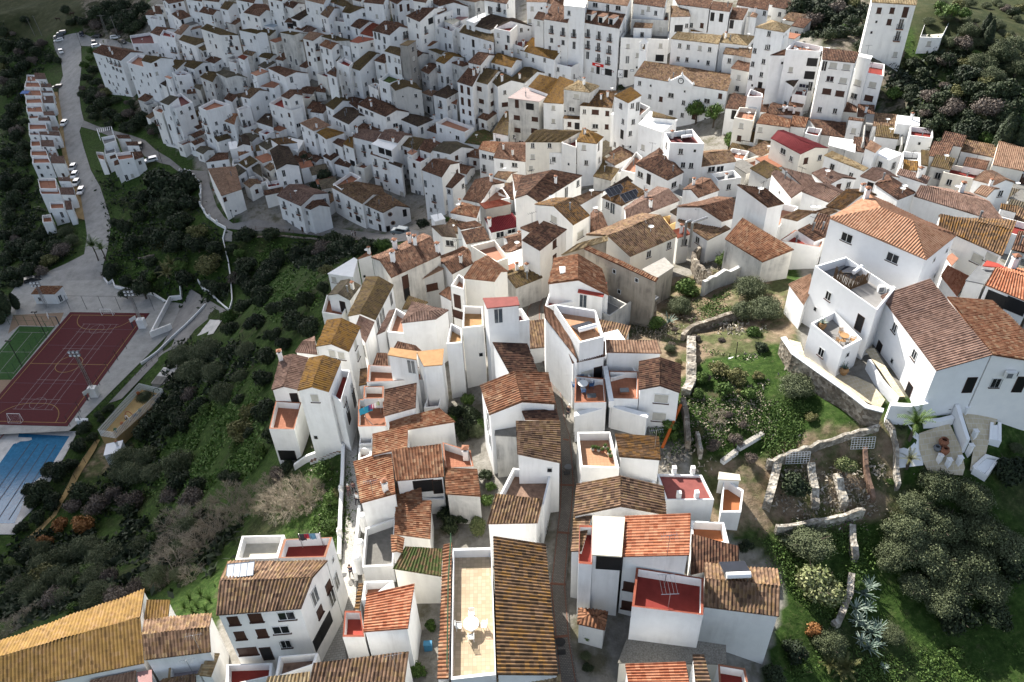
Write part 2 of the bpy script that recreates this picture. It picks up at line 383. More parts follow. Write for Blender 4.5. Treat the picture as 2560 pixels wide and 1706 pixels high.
# ---------------------------------------------------------------- houses
A3 = lambda p: np.array(p, float)
def hor(v): return np.array([v[0], v[1], 0.0])
def unit(v): return v / (np.linalg.norm(v) or 1)
def insetq(Q, d):
	c = sum(A3(q) for q in Q) / len(Q)
	out = []
	for q in Q:
		v = hor(A3(q) - c); L = np.linalg.norm(v) or 1
		out.append(A3(q) - v / L * d)
	return out
PERIOD = .32
def roof_mesh(slopes, mat, s, thick=.13, bil=True):
	"""slopes: convex 3-D polygons whose first two points are the low edge; barrel tiles as real corrugation"""
	mb = MB()
	for P in slopes:
		P = [A3(p) for p in P]
		a = P[0]; e = unit(P[1] - P[0])
		nrm = unit(np.cross(P[1] - P[0], P[2] - P[0]))
		if nrm[2] < 0: nrm = -nrm
		up = unit(np.cross(nrm, e));  up = -up if up[2] < 0 else up
		uv = [((p - a) @ e, (p - a) @ up) for p in P]
		us = [q[0] for q in uv]; u0, u1 = min(us), max(us)
		k = 6 if s > 17 else (4 if s > 11 else 3)
		amp = .075
		ns = max(2, int((u1 - u0) / PERIOD * k))
		if ns > 900: ns = 900
		def span(u):
			lo = []
			for i in range(len(uv)):
				(x1, y1), (x2, y2) = uv[i], uv[(i + 1) % len(uv)]
				if abs(x2 - x1) < 1e-6: continue
				t = (u - x1) / (x2 - x1)
				if -1e-6 <= t <= 1 + 1e-6: lo.append(y1 + t * (y2 - y1))
			return (min(lo), max(lo)) if lo else (0, 0)
		quad = len(P) == 4 and bil
		for i in range(ns + 1):
			f = i / ns
			u = u0 + (u1 - u0) * min(max(f, 1e-5), 1 - 1e-5)
			off = amp * (abs(math.cos(math.pi * u / PERIOD)) * 1.6 - .8) if k > 3 else amp * .8 * math.cos(2 * math.pi * u / PERIOD)
			if quad:
				lo = P[0] + (P[1] - P[0]) * f; hi = P[3] + (P[2] - P[3]) * f; v0, v1 = 0.0, float(np.linalg.norm(hi - lo))
			else:
				v0, v1 = span(u); lo = a + e * u + up * v0; hi = a + e * u + up * v1
			ph = a[0] * 1.7 + a[1]; sg = .05 * math.sin(u * .75 + ph) + .03 * math.sin(u * 2.1 + ph * 2); lo = lo + up * .035 * math.sin(u * 23 + ph)
			base = len(mb.v); mb.v += [tuple(lo + nrm * (off + sg)), tuple(hi + nrm * (off + sg))]
			if i:
				mb.f.append((base - 2, base, base + 1, base - 1)); mb.m.append(0)
				p0, p1 = prev; mb.uv.append([(pu, p0), (u, v0), (u, v1), (pu, p1)])
			prev = (v0, v1); pu = u
		dz = np.array([0, 0, thick])
		if quad:
			for i in range(6):
				f0, f1 = i / 6, (i + 1) / 6; L = lambda f: P[0] + (P[1] - P[0]) * f - dz; R = lambda f: P[3] + (P[2] - P[3]) * f - dz
				mb.face([R(f0), R(f1), L(f1), L(f0)], 0, [(0, 0)] * 4)
		else: mb.face([p - dz for p in P[::-1]], 0, [(0, 0)] * len(P))
		for i in range(len(P)):
			q, r = P[i], P[(i + 1) % len(P)]
			mb.face([q - dz, r - dz, r - nrm * .03, q - nrm * .03], 0, [(0, .1)] * 4)
	return mb

HOUSES = []; CUR = None; CURT = ['00', 0]
WALLP = []   # polygons for the window pass: (verts, house)
ROOFP = []
def solve(t, typ, pts, h, pitch):
	px = [tp(t, pts[i], pts[i + 1]) for i in range(0, 8, 2)]
	m = ((px[0][0] + px[1][0]) / 2, (px[0][1] + px[1][1]) / 2)
	if h >= 1000: z0 = h - 1000
	else: z0 = hit(*m, h)[2]
	A, B = at_z(*px[0], z0), at_z(*px[1], z0)
	C, D = at_z(*px[2], z0), at_z(*px[3], z0)
	s = FPX / ((A - CAMP) @ FWD)
	if typ in 'sx':
		e = unit(hor(B - A)); n = np.array([-e[1], e[0], 0])
		if (hor((C + D) / 2 - (A + B) / 2) @ n) < 0: n = -n
		tn = math.tan(rad(pitch))
		def onplane(p):
			d = ray(*p); # CAMP + k d ; z - z0 = tn * n.(P-A)
			den = d[2] - tn * (n @ d); k = (z0 - CZ + tn * (n @ (CAMP - A))) / den
			return CAMP + k * d
		C1, D1 = onplane(px[2]), onplane(px[3])
		zr = min(max((C1[2] + D1[2]) / 2, z0 + .15), z0 + 6)
		C, D = at_z(*px[2], zr), at_z(*px[3], zr)
	return A, B, C, D, z0, s
def body(Q, ztop, house, wall, inset=.16, zb=None, gable=None):
	"""wall mesh; ztop per corner; gable = {edge index: (point, z)} puts a peak into that edge"""
	q = insetq(Q, inset) if inset else [A3(p) for p in Q]
	if zb is None:
		xs = np.array([p[0] for p in q]); ys = np.array([p[1] for p in q])
		zb = min(T(xs, ys).min(), min(ztop) - 2) - 1.2
	mb = MB(); n = len(q)
	for i in range(n):
		j = (i + 1) % n
		f = [(*q[i][:2], zb), (*q[j][:2], zb), (*q[j][:2], ztop[j])]
		if gable and i in gable:
			mx = (q[i] + q[j]) / 2; f.append((*mx[:2], gable[i]))
		f.append((*q[i][:2], ztop[i]))
		mb.face(f); WALLP.append(([A3(p) for p in f], house))
	return mb, q, zb
def ccw(Q):
	a = sum(Q[i][0] * Q[(i + 1) % len(Q)][1] - Q[(i + 1) % len(Q)][0] * Q[i][1] for i in range(len(Q)))
	return a > 0
def add_block(house, t, typ, pts, h, mat, wall, pitch, par, rim):
	if pitch is None: pitch = 17 if typ == 's' else 20
	A, B, C, D, z0, s = pts if isinstance(pts, tuple) else solve(t, typ, pts, h, pitch)
	dn = .16
	if typ == 's':
		zr = C[2]
		mb, q, zb = body([A, B, C, D], [z0 - dn, z0 - dn, zr - dn, zr - dn], house, wall)
		slopes = [[A, B, C, D]]
	elif typ == 'x':
		zr = C[2]
		B2 = 2 * hor(C) - hor(B); A2 = 2 * hor(D) - hor(A); B2[2] = A2[2] = z0
		Q = [A, B, B2, A2]
		mb, q, zb = body(Q, [z0 - dn] * 4, house, wall, gable={1: zr - dn - .06, 3: zr - dn - .06})
		slopes = [[A, B, C, D], [B2, A2, D, C]]
	elif typ == 'y':
		rise = math.tan(rad(pitch)) * np.linalg.norm(hor(B - A)) / 2
		R1 = (A + B) / 2; R2 = (C + D) / 2; R1[2] = R2[2] = z0 + rise
		mb, q, zb = body([A, B, C, D], [z0 - dn] * 4, house, wall, gable={0: z0 + rise - dn - .06, 2: z0 + rise - dn - .06})
		slopes = [[D, A, R1, R2], [B, C, R2, R1]]
	elif typ == 'h':
		l1 = np.linalg.norm(hor(B - A)) + np.linalg.norm(hor(C - D)); l2 = np.linalg.norm(hor(C - B)) + np.linalg.norm(hor(D - A))
		Q = [A, B, C, D] if l1 >= l2 else [B, C, D, A]
		a, b, c, d = Q; L = max(l1, l2) / 2; w = min(l1, l2) / 2
		m1 = (a + d) / 2; m2 = (b + c) / 2; k = min(.5, w / 2 / L) if L > w * 1.12 else .5
		R1 = m1 + (m2 - m1) * k; R2 = m2 + (m1 - m2) * k
		R1[2] = R2[2] = z0 + math.tan(rad(pitch)) * w / 2
		mb, q, zb = body([A, B, C, D], [z0 - dn] * 4, house, wall)
		if k == .5: slopes = [[a, b, R1], [b, c, R1], [c, d, R1], [d, a, R1]]
		else: slopes = [[a, b, R2, R1], [b, c, R2], [c, d, R1, R2], [d, a, R1]]
	else:
		Q = [A, B, C, D]
		fl = z0 - (par if typ == 't' else .02)
		mb, q, zb = body(Q, [z0] * 4 if typ == 't' else [z0 - .12] * 4, house, wall, inset=0 if typ == 't' else .12)
		if typ == 't':
			iq = insetq(q, .24)
			for i in range(4):
				j = (i + 1) % 4
				mb.face([(*q[i][:2], z0), (*q[j][:2], z0), (*iq[j][:2], z0), (*iq[i][:2], z0)], 1 if rim else 0)
				mb.face([(*iq[j][:2], fl), (*iq[i][:2], fl), (*iq[i][:2], z0), (*iq[j][:2], z0)])
				WALLP.append(([A3((*iq[j][:2], fl)), A3((*iq[i][:2], fl)), A3((*iq[i][:2], z0)), A3((*iq[j][:2], z0))], None))
			f = MB(); f.prism([p[:2] for p in insetq(q, .2)], fl - .15, fl, 0, True, False)
			f.build('terrace_floor', mat, house)
			ROOFP.append(([A3((*p[:2], fl)) for p in iq], house, None))
		else:
			f = MB(); f.prism([p[:2] for p in q] if typ == 'c' else q, z0 - .14, z0, 0, True, True) if typ == 'c' else None
			f = MB(); f.prism([p[:2] for p in Q], z0 - .13, z0, 0, True, True)
			fo = f.build('roof_slab', mat, house); ROOFP.append(([A3((*p[:2], z0)) for p in Q], house, fo))
		mb.build('wall', [wall, rim or wall], house)
		return A, B, C, D, z0
	mb.build('wall', wall, house)
	ro = roof_mesh(slopes, mat, s, bil=typ != 'h').build('roof', mat, house)
	for S in slopes: ROOFP.append((S, house, ro))
	return A, B, C, D, z0
def H(t, typ, pts, h, mat, label, wall='w', pitch=None, par=1.0, rim=None, name='house', cat='house'):
	global CUR
	pts = [float(v) for v in pts.replace(',', ' ').split()]
	px = tp(t, (pts[0] + pts[2]) / 2, (pts[1] + pts[3]) / 2)
	g = hit(*px, min(h, 30) if h < 1000 else 6)
	CUR = empty(name, (g[0], g[1], T1(g[0], g[1])))
	tag(CUR, label, cat)
	HOUSES.append(CUR)
	CURT[0] = t
	r_ = add_block(CUR, t, typ, pts, h, mat, wall, pitch, par, rim)
	CURT[1] = r_[4] - h if h < 1000 else 0
	return CUR
def B(typ, pts, h, mat, wall='w', pitch=None, par=1.0, rim=None, t=None):
	pts = [float(v) for v in pts.replace(',', ' ').split()]
	if h < 1000: h = 1000 + CURT[1] + h
	return add_block(CUR, t or CURT[0], typ, pts, h, mat, wall, pitch, par, rim)
WINS = []      # (tile, x, y, code)
def Wn(t, s):
	for tok in s.split():
		xy = tok.split(','); code = 'w'
		y = xy[1]
		while y[-1].isalpha(): code = y[-1]; y = y[:-1]
		WINS.append((t, float(xy[0]), float(y), code))
CHIM = []
def Ch(t, s):
	for tok in s.split():
		x, y = tok.split(','); CHIM.append((t, float(x), float(y)))
# ---- top left tile
H('00','x','848 478 1108 558 1200 478 935 412',15,'br','long white apartment block with brown roof above the green roadside bank')
H('00','t','1165 575 1375 632 1500 560 1260 500',14,'terra','white block with terracotta roof terrace and small mossy roofed attic beside the long apartment block')
B('x','1295 556 1385 580 1478 530 1335 505',17,'moss')
H('00','t','1215 405 1470 400 1375 300 1190 328',8,'dkred','low white house with dark red flat roof right of the parked cars')
H('00','x','1380 300 1468 330 1535 265 1435 243',10,'br','narrow white house with brown roof beside the steep wooded bank')
H('00','t','1468 325 1600 348 1612 308 1500 275',12,'red','white house with little red terrace beside the tan shed roof')
H('00','s','1597 303 1660 322 1742 232 1680 220',8,'tan','white house with single tan roof slope high on the left edge of the village')
B('s','1745 278 1850 250 1850 235 1770 250',8,'tan')
H('00','x','1640 365 1790 418 1895 375 1680 322',9,'moss','white house with long mossy roof stepped in two and grey stained gable with balcony')
B('x','1790 420 1858 468 1948 435 1882 382',8,'moss',wall='wd')
H('00','h','1840 262 2017 320 2190 322 1900 220',12,'moss','large house with mossy roof, white left side and grey stained right side')
H('00','x','1545 35 1690 8 1670 -25 1510 0',11,'br','tall white house at the top edge with two brown shuttered windows')
H('00','h','1575 130 1650 182 1757 148 1675 88',9,'br','white house with brown hipped roof below the tall house at the top edge')
B('c','1690 230 1755 232 1820 212 1740 188',7,'conc2')
H('00','s','1430 128 1492 130 1470 60 1415 50',9,'br','narrow white row house with brown roof at the far left edge of the village')
H('00','x','1825 110 1955 140 1990 95 1865 62',9,'br','white house with brown roof and a green door on its right side')
H('00','x','2020 75 2090 92 2145 28 2065 10',10,'moss','white house with small mossy brown roof and broad blank gable')
H('00','x','2235 115 2380 150 2447 90 2330 35',10,'br','white house with rusty brown roof left of the roof with the maroon veranda')
H('00','x','1665 600 1780 635 1865 572 1720 553',8,'moss','white gable house with mossy roof and dark attic door in its gable')
B('x','1562 597 1620 640 1700 565 1610 545',8,'moss')
H('00','t','1625 695 1755 685 1690 650 1575 660',9,'dkred','white cube house with tiny red roof terrace')
B('c','1510 705 1560 725 1582 712 1540 695',10,'salm')
H('00','s','1415 740 1525 795 1530 725 1500 705',8,'dk','white house with dark grey lean-to roof below the mossy attic')
H('00','x','1835 705 1950 755 1985 695 1895 655',10,'moss','grey stained house with mossy roof and blackened front wall',wall='wd')
H('00','x','1980 665 2080 715 2170 690 2060 640',10,'gmoss','dirty white house with worn grey brown roof right of the blackened wall',wall='wd')
H('00','t','1610 1000 1768 940 1660 858 1470 935',13,'dkred','tall white house with red roof terrace on the lowest corner above the dark bushes')
B('s','1465 935 1545 965 1640 890 1560 875',14,'gmoss')
B('t','1400 1010 1482 1040 1530 990 1450 970',10,'terra')
H('00','x','1660 1110 1755 1140 1822 1060 1740 1020',4,'moss','low stained annex with mossy roof under the tall corner house',wall='wd')
H('00','t','1895 1018 2110 960 1965 912 1820 985',13,'terrat','white house with terracotta terrace behind a striped balustrade')
B('s','1860 1056 1908 1045 1870 1018 1812 1015',10.5,'br')
H('00','x','2025 1100 2150 1145 2172 1065 2095 1040',8,'or','white house with rusty orange roof and two tall balcony windows')
H('00','x','1925 1145 2040 1195 2035 1120 1985 1090',6,'br','small white house with brown roof left of the rusty orange roof')
H('00','t','2190 1022 2300 985 2262 965 2170 1000',9,'salm','white tower house with salmon roof edge')
H('00','x','2207 885 2290 905 2380 828 2300 808',10,'ochbr','white house with tan roof and one white chimney')
H('00','y','2175 1350 2300 1335 2285 1250 2205 1245',6,'dk','small white house with dark gable roof behind the white awning')
B('s','2190 1432 2325 1380 2315 1340 2180 1390',4,'or')
H('00','c','2108 1375 2190 1360 2172 1295 2095 1305',5,'whs','small shelter under a white sheet awning at the bend of the street',name='shelter',cat='shelter')
H('00','s','1885 1490 2100 1460 2092 1400 1995 1402',5,'br','low white house with narrow brown roof above the big terracotta hip roof')
H('01','h','2032 232 2218 170 2165 -40 1905 -20',7,'tan','long white house with terracotta hip roof and grey garage door on the curving road')
H('00','s','2180 525 2240 550 2275 520 2225 500',9,'redt','white house with small red metal roof')
H('00','x','2190 275 2355 310 2400 290 2300 262',11,'moss','white house with mossy eaves and two balcony windows')
H('00','c','2300 672 2350 696 2465 656 2400 632',9,'salm','white cube house with flat salmon pink roof')
B('s','2390 792 2515 807 2565 770 2495 745',7,'salm')
Wn('00','915,580 965,605 985,553d 1018,555b 1060,575b 1095,580b 965,680 1010,697 1070,705 1130,725W 1040,625W 1075,640W 1110,655W 1040,770 1075,810 1060,835 1155,895d 1165,830b 1105,865k 1210,640 1310,682 1345,695 1230,715 1300,745 1365,770 1290,790k 1360,915d 1430,592r 1440,675s 1345,400 1410,475 1375,488 1580,455b 1610,460b 1540,405 1645,455b 1665,418 1700,515b 1755,470b 1780,535b 1705,435 1880,490d 1930,510b 1950,330 1930,385 2080,357s 2120,395b 2105,460b 2120,340r 1515,45d 1550,60 1600,58r 1650,42r 1535,120 1675,195D 1845,165 1955,172d 1980,185 1860,210 2055,118 2080,235b 2165,260b 2025,205 2200,100d 1600,640D 1695,652 1720,655 1705,620 1900,635D 1660,760 1690,835 1570,820 1475,790 1990,610 2075,495k 1510,115')
Wn('00','1450,1120b 1500,990d 1475,985d 1470,1170 1600,1040 1570,1085 1560,1170D 1640,1120b 1635,1195b 1480,1140k 1850,1090b 1885,1110b 1875,1180b 1915,1195b 1895,1260d 1960,1230 1990,1210 2030,1230 2065,1165b 2105,1182b 2115,1255 1970,1235d 2030,1285 2200,1060 2240,1130b 2205,1190 2290,1140d 2255,925 2310,775 2320,705 2250,765b 2220,635 2175,600 2305,603b 2165,820 2230,387b 2305,375 2190,945b 2265,520')
Wn('01','2060,265r 1955,140b 2010,285b 2205,430G 2165,370k')
Ch('00','1010,465 2268,870 1220,500')
# ---- second tile of the top row
H('10','x','108 625 270 705 370 660 205 605',9,'br','white house with plain brown roof and a green shuttered side window')
H('10','t','120 950 330 1018 422 985 230 885',9,'red','white cube house with red roof terrace and pale cornice')
B('x','228 882 300 910 358 860 315 820',12,'br')
H('10','x','5 1120 155 1168 150 1070 85 1045',5,'dk','low white house with dark roof under the red terrace cube')
H('10','h','130 1277 205 1328 380 1310 265 1258',7,'goldbr','white house with low orange mossy roof above the dark long gable')
H('10','y','185 1560 395 1520 300 1345 125 1380',8,'dk','white house with long dark gable roof beside the round dark tree')
H('10','h','400 1130 528 1203 690 1150 548 1075',10,'tan','white house with light brown hipped roof beside the golden mossy one')
B('h','555 1215 645 1278 812 1220 650 1168',9.5,'gold')
B('s','670 1290 790 1350 845 1295 730 1262',8,'dkbr')
B('x','797 1322 895 1362 888 1262 858 1256',9,'gold')
H('10','x','888 1258 1090 1308 1140 1225 935 1185',11,'pkbr','white house with grey brown roof and a long row of french windows')
H('10','x','1120 1270 1300 1312 1365 1240 1180 1190',12,'pkbr','white house with a white corrugated awning on its roof terrace')
B('c','1055 1322 1245 1382 1305 1325 1128 1277',11.5,'whs')
B('s','1050 1415 1218 1470 1240 1430 1060 1388',8.5,'br')
H('10','x','1325 1330 1480 1380 1535 1295 1385 1255',10,'moss','white house with mossy brown roof behind the laundry terrace')
H('10','x','1495 1370 1600 1405 1665 1325 1545 1285',10,'br','narrow white house with brown roof right of the mossy brown one')
H('10','t','1388 1450 1508 1493 1612 1430 1500 1378',10,'red','white house with red laundry terrace full of clothes lines')
B('c','1385 1402 1430 1422 1482 1390 1430 1368',11,'salm')
B('s','1215 1495 1335 1540 1348 1505 1235 1475',8,'dk')
H('10','x','1520 1560 1705 1628 1785 1508 1625 1458',12,'br','big white house with brown roof and pale green balcony doors at the street junction')
H('10','x','1612 1378 1782 1415 1890 1348 1725 1298',9,'gmoss','white house with weathered grey roof and a thin black stove pipe')
H('10','h','1280 1078 1483 1162 1630 1098 1350 1003',7,'dk','white house with dark hipped roof and a red balcony')
H('10','x','703 1070 850 1142 945 1058 820 983',8,'dk','white house with dark brown roof and pink laundry on its front')
H('10','x','930 960 1188 1072 1292 1010 1035 890',9,'dkbr','white house with long brown roof and three wide glazed attic windows')
H('10','x','635 965 708 1008 797 922 735 890',8,'moss','narrow white gable house with mossy roof left of the dark roofed one')
B('x','800 908 930 1000 945 932 905 888',8,'dkbr')
H('10','x','885 1165 1000 1195 1045 1160 940 1120',5,'br','low building with brown roof below the glazed attic house')
B('x','1010 1185 1090 1215 1140 1190 1060 1160',5,'br')
H('10','t','1125 735 1225 768 1358 718 1225 660',12,'grassf','white house with artificial grass roof terrace')
B('x','1225 775 1278 832 1397 790 1342 730',11.5,'moss',wall='wg')
B('t','1032 785 1120 832 1130 772 1095 760',9,'grey')
H('10','x','1178 468 1322 515 1330 455 1225 422',14,'moss','tall house with mossy eaves and a bare grey stained tower')
B('c','1318 412 1395 420 1470 372 1390 370',17,'moss',wall='conc')
H('10','x','853 615 950 648 1110 490 1035 470',10,'moss','broad white house with large dark mossy roof and stained gable',wall='w')
B('s','648 672 737 708 740 640 725 612',9,'br')
B('x','1062 602 1192 655 1195 575 1110 552',8,'gmoss')
H('10','c','860 382 935 395 1100 357 940 333',11,'redt','white house with flat red roof above a little red balcony terrace')
B('t','795 420 860 432 875 392 830 382',9,'rose')
B('t','740 570 850 615 892 575 800 530',7,'red')
H('10','s','675 540 742 562 800 485 755 462',8,'moss','stained white house with mossy lean-to roof left of the red terrace')
H('10','x','218 297 345 322 405 300 300 285',12,'moss','tall dirty house with crumbling front wall and mossy eaves',wall='wd')
B('s','357 368 428 382 432 318 400 308',10,'gold',wall='wd')
H('10','x','428 352 520 375 605 318 490 290',13,'tan','tall white house with light tan roof and brown shuttered windows')
H('10','x','600 335 735 375 850 370 680 320',12,'moss','white house with long mossy roof and wide stained balcony',wall='wd')
B('x','580 415 690 455 740 400 640 365',10.5,'orbr')
H('10','s','958 310 1070 338 1127 225 1060 205',7,'redt','house with bright red sheet roof between two brown roofs')
H('10','x','1065 282 1225 322 1320 240 1180 192',9,'br','white house with clean brown roof right of the red sheet roof')
H('10','x','868 238 950 265 1040 195 935 170',9,'dkbr','white house with small dark brown roof left of the red sheet roof')
H('10','x','788 112 862 122 975 72 832 40',12,'moss','white house with mossy brown roof and small red terrace in front')
B('t','690 190 850 208 870 165 740 160',9,'red')
B('x','590 130 660 165 720 75 660 55',11,'ochbr')
H('10','x','640 5 800 62 850 40 720 -20',10,'moss','long white house with brown roof cut by the top edge')
H('10','x','248 45 338 78 388 28 297 4',9,'dkbr','white house with dark brown roof and tall blank right gable')
H('10','x','320 165 395 188 525 100 465 80',8,'dk','white house with dark roof running down to a maroon glazed veranda')
B('s','260 205 382 212 385 180 300 160',6.5,'dkbr')
H('10','c','45 230 160 252 228 215 110 197',5,'blus','small white house with flat bluish sheet roof')
H('10','x','358 268 425 282 480 240 420 222',6,'br','low white house with two joined brown roofs right of the maroon veranda')
B('s','430 292 505 295 557 260 480 238',6,'pkbr')
H('10','x','1225 5 1295 38 1350 -5 1280 -30',9,'br','white house with brown roof and brown glazed balcony doors at the top edge')
H('10','x','1375 145 1500 200 1640 72 1520 72',11,'br','white house with long brown roof beside the orange terrace')
H('10','t','1565 120 1640 150 1885 65 1740 40',10,'salm','white house with orange roof terrace and solar water heater')
H('10','t','1630 225 1800 290 1910 215 1760 150',10,'red','white house with cream awning over its red roof terrace')
B('c','1725 192 1800 222 1868 185 1800 163',11,'crs')
B('c','1830 168 1880 187 1952 155 1880 135',11,'pink')
H('10','x','1865 295 2185 388 2180 300 1915 232',12,'moss','long white house with wide dark mossy roof and tall brown door')
B('x','1950 225 2150 275 2340 190 2160 130',14,'dk')
B('c','1925 188 2000 212 2170 130 2090 120',15,'wash')
B('t','1795 240 1870 265 1910 225 1865 195',12,'red')
H('10','t','2185 260 2330 290 2400 230 2250 190',13,'red','white house with red striped parapet left of the pink terrace')
H('10','x','1830 -10 2010 20 2065 0 1900 -30',11,'tan','dirty white tower house with tan roof at the top edge',wall='wd')
H('10','x','1565 5 1685 55 1815 20 1700 -30',9,'br','white house with broad brown roof at the top edge')
H('10','x','1647 560 1727 587 1815 512 1730 478',11,'gold','tall white house with golden moss roof left of the stained house')
B('s','1810 515 1955 522 1940 500 1865 488',10,'moss')
H('10','x','1580 452 1700 500 1730 470 1650 447',10,'moss','stained white house with low mossy roof behind the golden moss roof',wall='wd')
B('s','1478 425 1600 422 1668 380 1575 378',10,'orbr')
H('10','x','1510 643 1585 680 1655 610 1585 577',9,'dkbr','house with dark red roof and dirty right wall',wall='wd')
H('10','x','1793 577 1895 612 1945 595 1860 557',9,'br','dirty white house with small brown roof left of the big balcony house',wall='wd')
H('10','h','1622 868 1748 905 1860 840 1760 780',9,'dk','white house with very dark hipped roof and a black balcony')
B('c','1758 935 1840 962 1850 915 1835 890',7,'terra')
H('10','s','1520 850 1615 885 1665 835 1590 822',6,'tan','small white house with tan lean-to roof and two little windows')
H('10','x','1845 750 1985 795 2085 605 1975 590',14,'br','large white house with four brown shuttered french windows and tall white chimneys')
B('x','1985 738 2125 775 2225 650 2085 620',14.2,'moss')
B('x','2128 715 2215 795 2345 735 2240 655',14,'moss')
H('10','x','1945 572 2060 600 2140 500 2040 478',14,'br','white house with brown roof behind the tall white chimneys')
H('10','x','2155 572 2345 620 2395 545 2210 490',10,'gold','white house with golden brown roof and three small front windows')
H('10','t','1650 1130 1915 1215 2000 1170 1745 1075',8,'salm','white house with large salmon roof terrace and a little round table')
H('10','x','1913 1310 2060 1332 2165 1280 2010 1205',5,'mgreen','low house with sagging overgrown roof')
H('10','s','2170 1215 2315 1245 2320 1125 2235 1105',8,'moss','white house with steep mossy lean-to roof and a wide dark window')
H('10','x','2040 1368 2190 1405 2235 1320 2080 1295',8,'or','white house with orange tiled roof and two white framed windows')
H('10','x','2178 1448 2475 1485 2475 1330 2235 1312',7,'br','white house with broad brown roof right of the orange tiled one')
Wn('10','160,697 207,715 325,728e 110,825 180,885 165,1032 235,1060 200,1140g 258,1157g 390,1150W 15,992 430,1185 490,1220 545,1252 470,1290 620,1292 540,1245k 840,1378 805,1402 888,1500G 635,1380 580,1430 640,1455 745,1400D 990,1360b 1000,1420g 990,1515 1100,1490b 1185,1515b 1150,1365G 1215,1385G 1675,1430 1330,1175b 1420,1200b 1525,1200d 745,1130 775,1142 815,1178d 680,1120 965,1012W 1015,1032W 1065,1050W 990,1108 1070,1140 1130,1162 1215,1085 1280,1150W 675,1030 1180,830W 1255,860d 1075,880 1125,910d 1200,935 1240,950 1225,545d 1280,550s 1325,565 1290,650D 1335,662s 770,662s 820,677s 905,675 830,765 920,780s 710,750d 830,490 890,510 912,435k 970,440k 265,372 370,572d 320,540d 400,420s 475,402r 490,495r 495,585r 550,550 605,465 655,475d 575,540r 650,565r 560,430b 1095,320d 1130,330d 1180,370d 1180,430 925,293d 855,350d 765,268d 785,330d 845,150 690,240 615,205d 625,255b 520,178 310,215G 350,218G 1260,55r 1330,75R 1400,70R 1170,42 1215,60 1405,180 1355,255b 1300,178d 1270,165d 1385,275b 1345,215d 1600,160G 1860,110e 1670,285 1740,322 1745,430d 1555,275b 1555,375')
Wn('10','1835,340k 1995,400D 2100,422s 2000,490d 2220,392k 1880,450s 2265,485 2320,362d 2045,90 2230,40b 2310,50 2145,95D 2285,120k 1630,45 1685,630b 1710,730d 1760,737d 1525,560s 1545,692 1580,715 1550,770W 1835,655 1695,955b 1705,1075d 1770,990 1840,975 1780,895k 1580,905W 1610,910 1585,1010D 1890,820R 1952,838R 2050,815Q 2165,832r 1895,930R 1958,945R 2070,930Q 2170,950Q 1905,1022r 1965,1040r 2065,1015W 2285,960Q 2070,1165 2110,1175k 1910,1130d 2295,1080 2185,612 2230,632 2290,648 1850,1265W 2225,1287W 2095,1435W 2160,1448W 2095,1545b 1500,705 150,130s 265,165 75,270 115,320 515,460 1025,665k')
Ch('10','928,1215 1262,1315 2000,690 2038,670 2260,745 1315,380 1270,1310')
# ---- third tile of the top row
H('20','x','628 200 985 262 1040 132 680 72',17,'br','tall white hotel with black iron balconies and four roof dormers',name='hotel',cat='hotel')
B('x','512 180 630 200 665 95 550 82',17,'ochbr')
B('x','290 175 510 210 545 110 385 0',17,'br')
B('x','690 5 1060 55 1090 -20 740 -60',21,'tan')
B('c','475 50 670 70 700 -20 480 -40',21,'wash')
H('20','t','1000 345 1440 365 1440 290 1090 200',11,'conc2','white building with garden terrace and pale blinds right of the hotel')
B('s','1112 252 1285 258 1297 215 1130 205',13,'ochbr')
B('t','1095 175 1440 190 1440 120 1130 75',14,'terra',wall='wd')
H('20','x','130 15 320 20 330 -20 150 -30',12,'tan','white house with pale roof and tall blank front left of the hotel')
B('x','200 170 290 188 310 125 240 108',10,'dkbr')
H('20','t','5 405 110 440 272 345 95 265',8,'rose','white house with sunken pink roof terrace')
H('20','x','75 462 388 548 488 415 185 345',9,'gold','long white house with bright golden moss roof below the hotel')
B('t','385 580 545 618 708 522 580 488',7.5,'dkred')
H('20','x','-30 740 120 758 235 655 110 617',8,'moss','white gable house with mossy brown roof left of the golden L shaped roof')
H('20','s','150 795 330 860 480 740 250 682',11,'gold','white house with large golden L shaped mossy roof')
B('s','285 940 470 953 570 745 440 700',10.5,'gold')
H('20','c','-40 900 250 935 330 880 110 800',12,'pkg','stained white house with flat pinkish roof and dark glazed rooflight bay',wall='wd')
H('20','h','470 820 715 850 805 790 610 735',15,'ochre','grey stained tower house with pale pyramid roof',wall='wd')
B('x','620 968 920 990 945 852 800 832',12,'goldbr',wall='w')
B('s','470 1085 905 1112 905 1085 480 1060',8.5,'goldbr')
H('20','s','935 880 1068 945 1190 875 1090 800',16,'gold','tall white house with round fronted balustrade terrace and dark arched windows')
B('t','1060 1042 1170 1066 1268 985 1180 945',12.5,'dkbr')
B('c','905 1050 1165 1092 1260 1015 1010 980',11.3,'wash')
H('20','x','1120 697 1980 837 2025 685 1215 560',11,'ochbr','white church with long tiled roof, bell wall and clock pediment',name='church',cat='church')
H('20','x','1460 355 1900 405 1925 325 1520 293',13,'ochre','long white building with pale roof standing behind the church')
B('h','1903 388 2165 417 2230 335 1940 308',13,'ochre')
H('20','s','1455 155 1640 150 1610 58 1455 52',8,'ochbr','small white building with tan roof and wide dark doorway beside the garden terrace')
B('s','1640 285 1875 300 1880 240 1640 215',4,'gold')
H('20','s','1520 40 1815 78 1845 0 1475 -40',8,'br','white house with wide brown roof at the top edge right of the laundry')
H('20','s','1815 85 2000 108 2030 30 1845 12',8,'br','white house with brown roof and two narrow ivy covered windows')
H('20','s','1995 175 2120 182 2170 80 2025 65',7,'br','white house with steep brown roof and a black balcony by the cliff')
B('h','2185 150 2245 160 2258 130 2205 110',8,'tan')
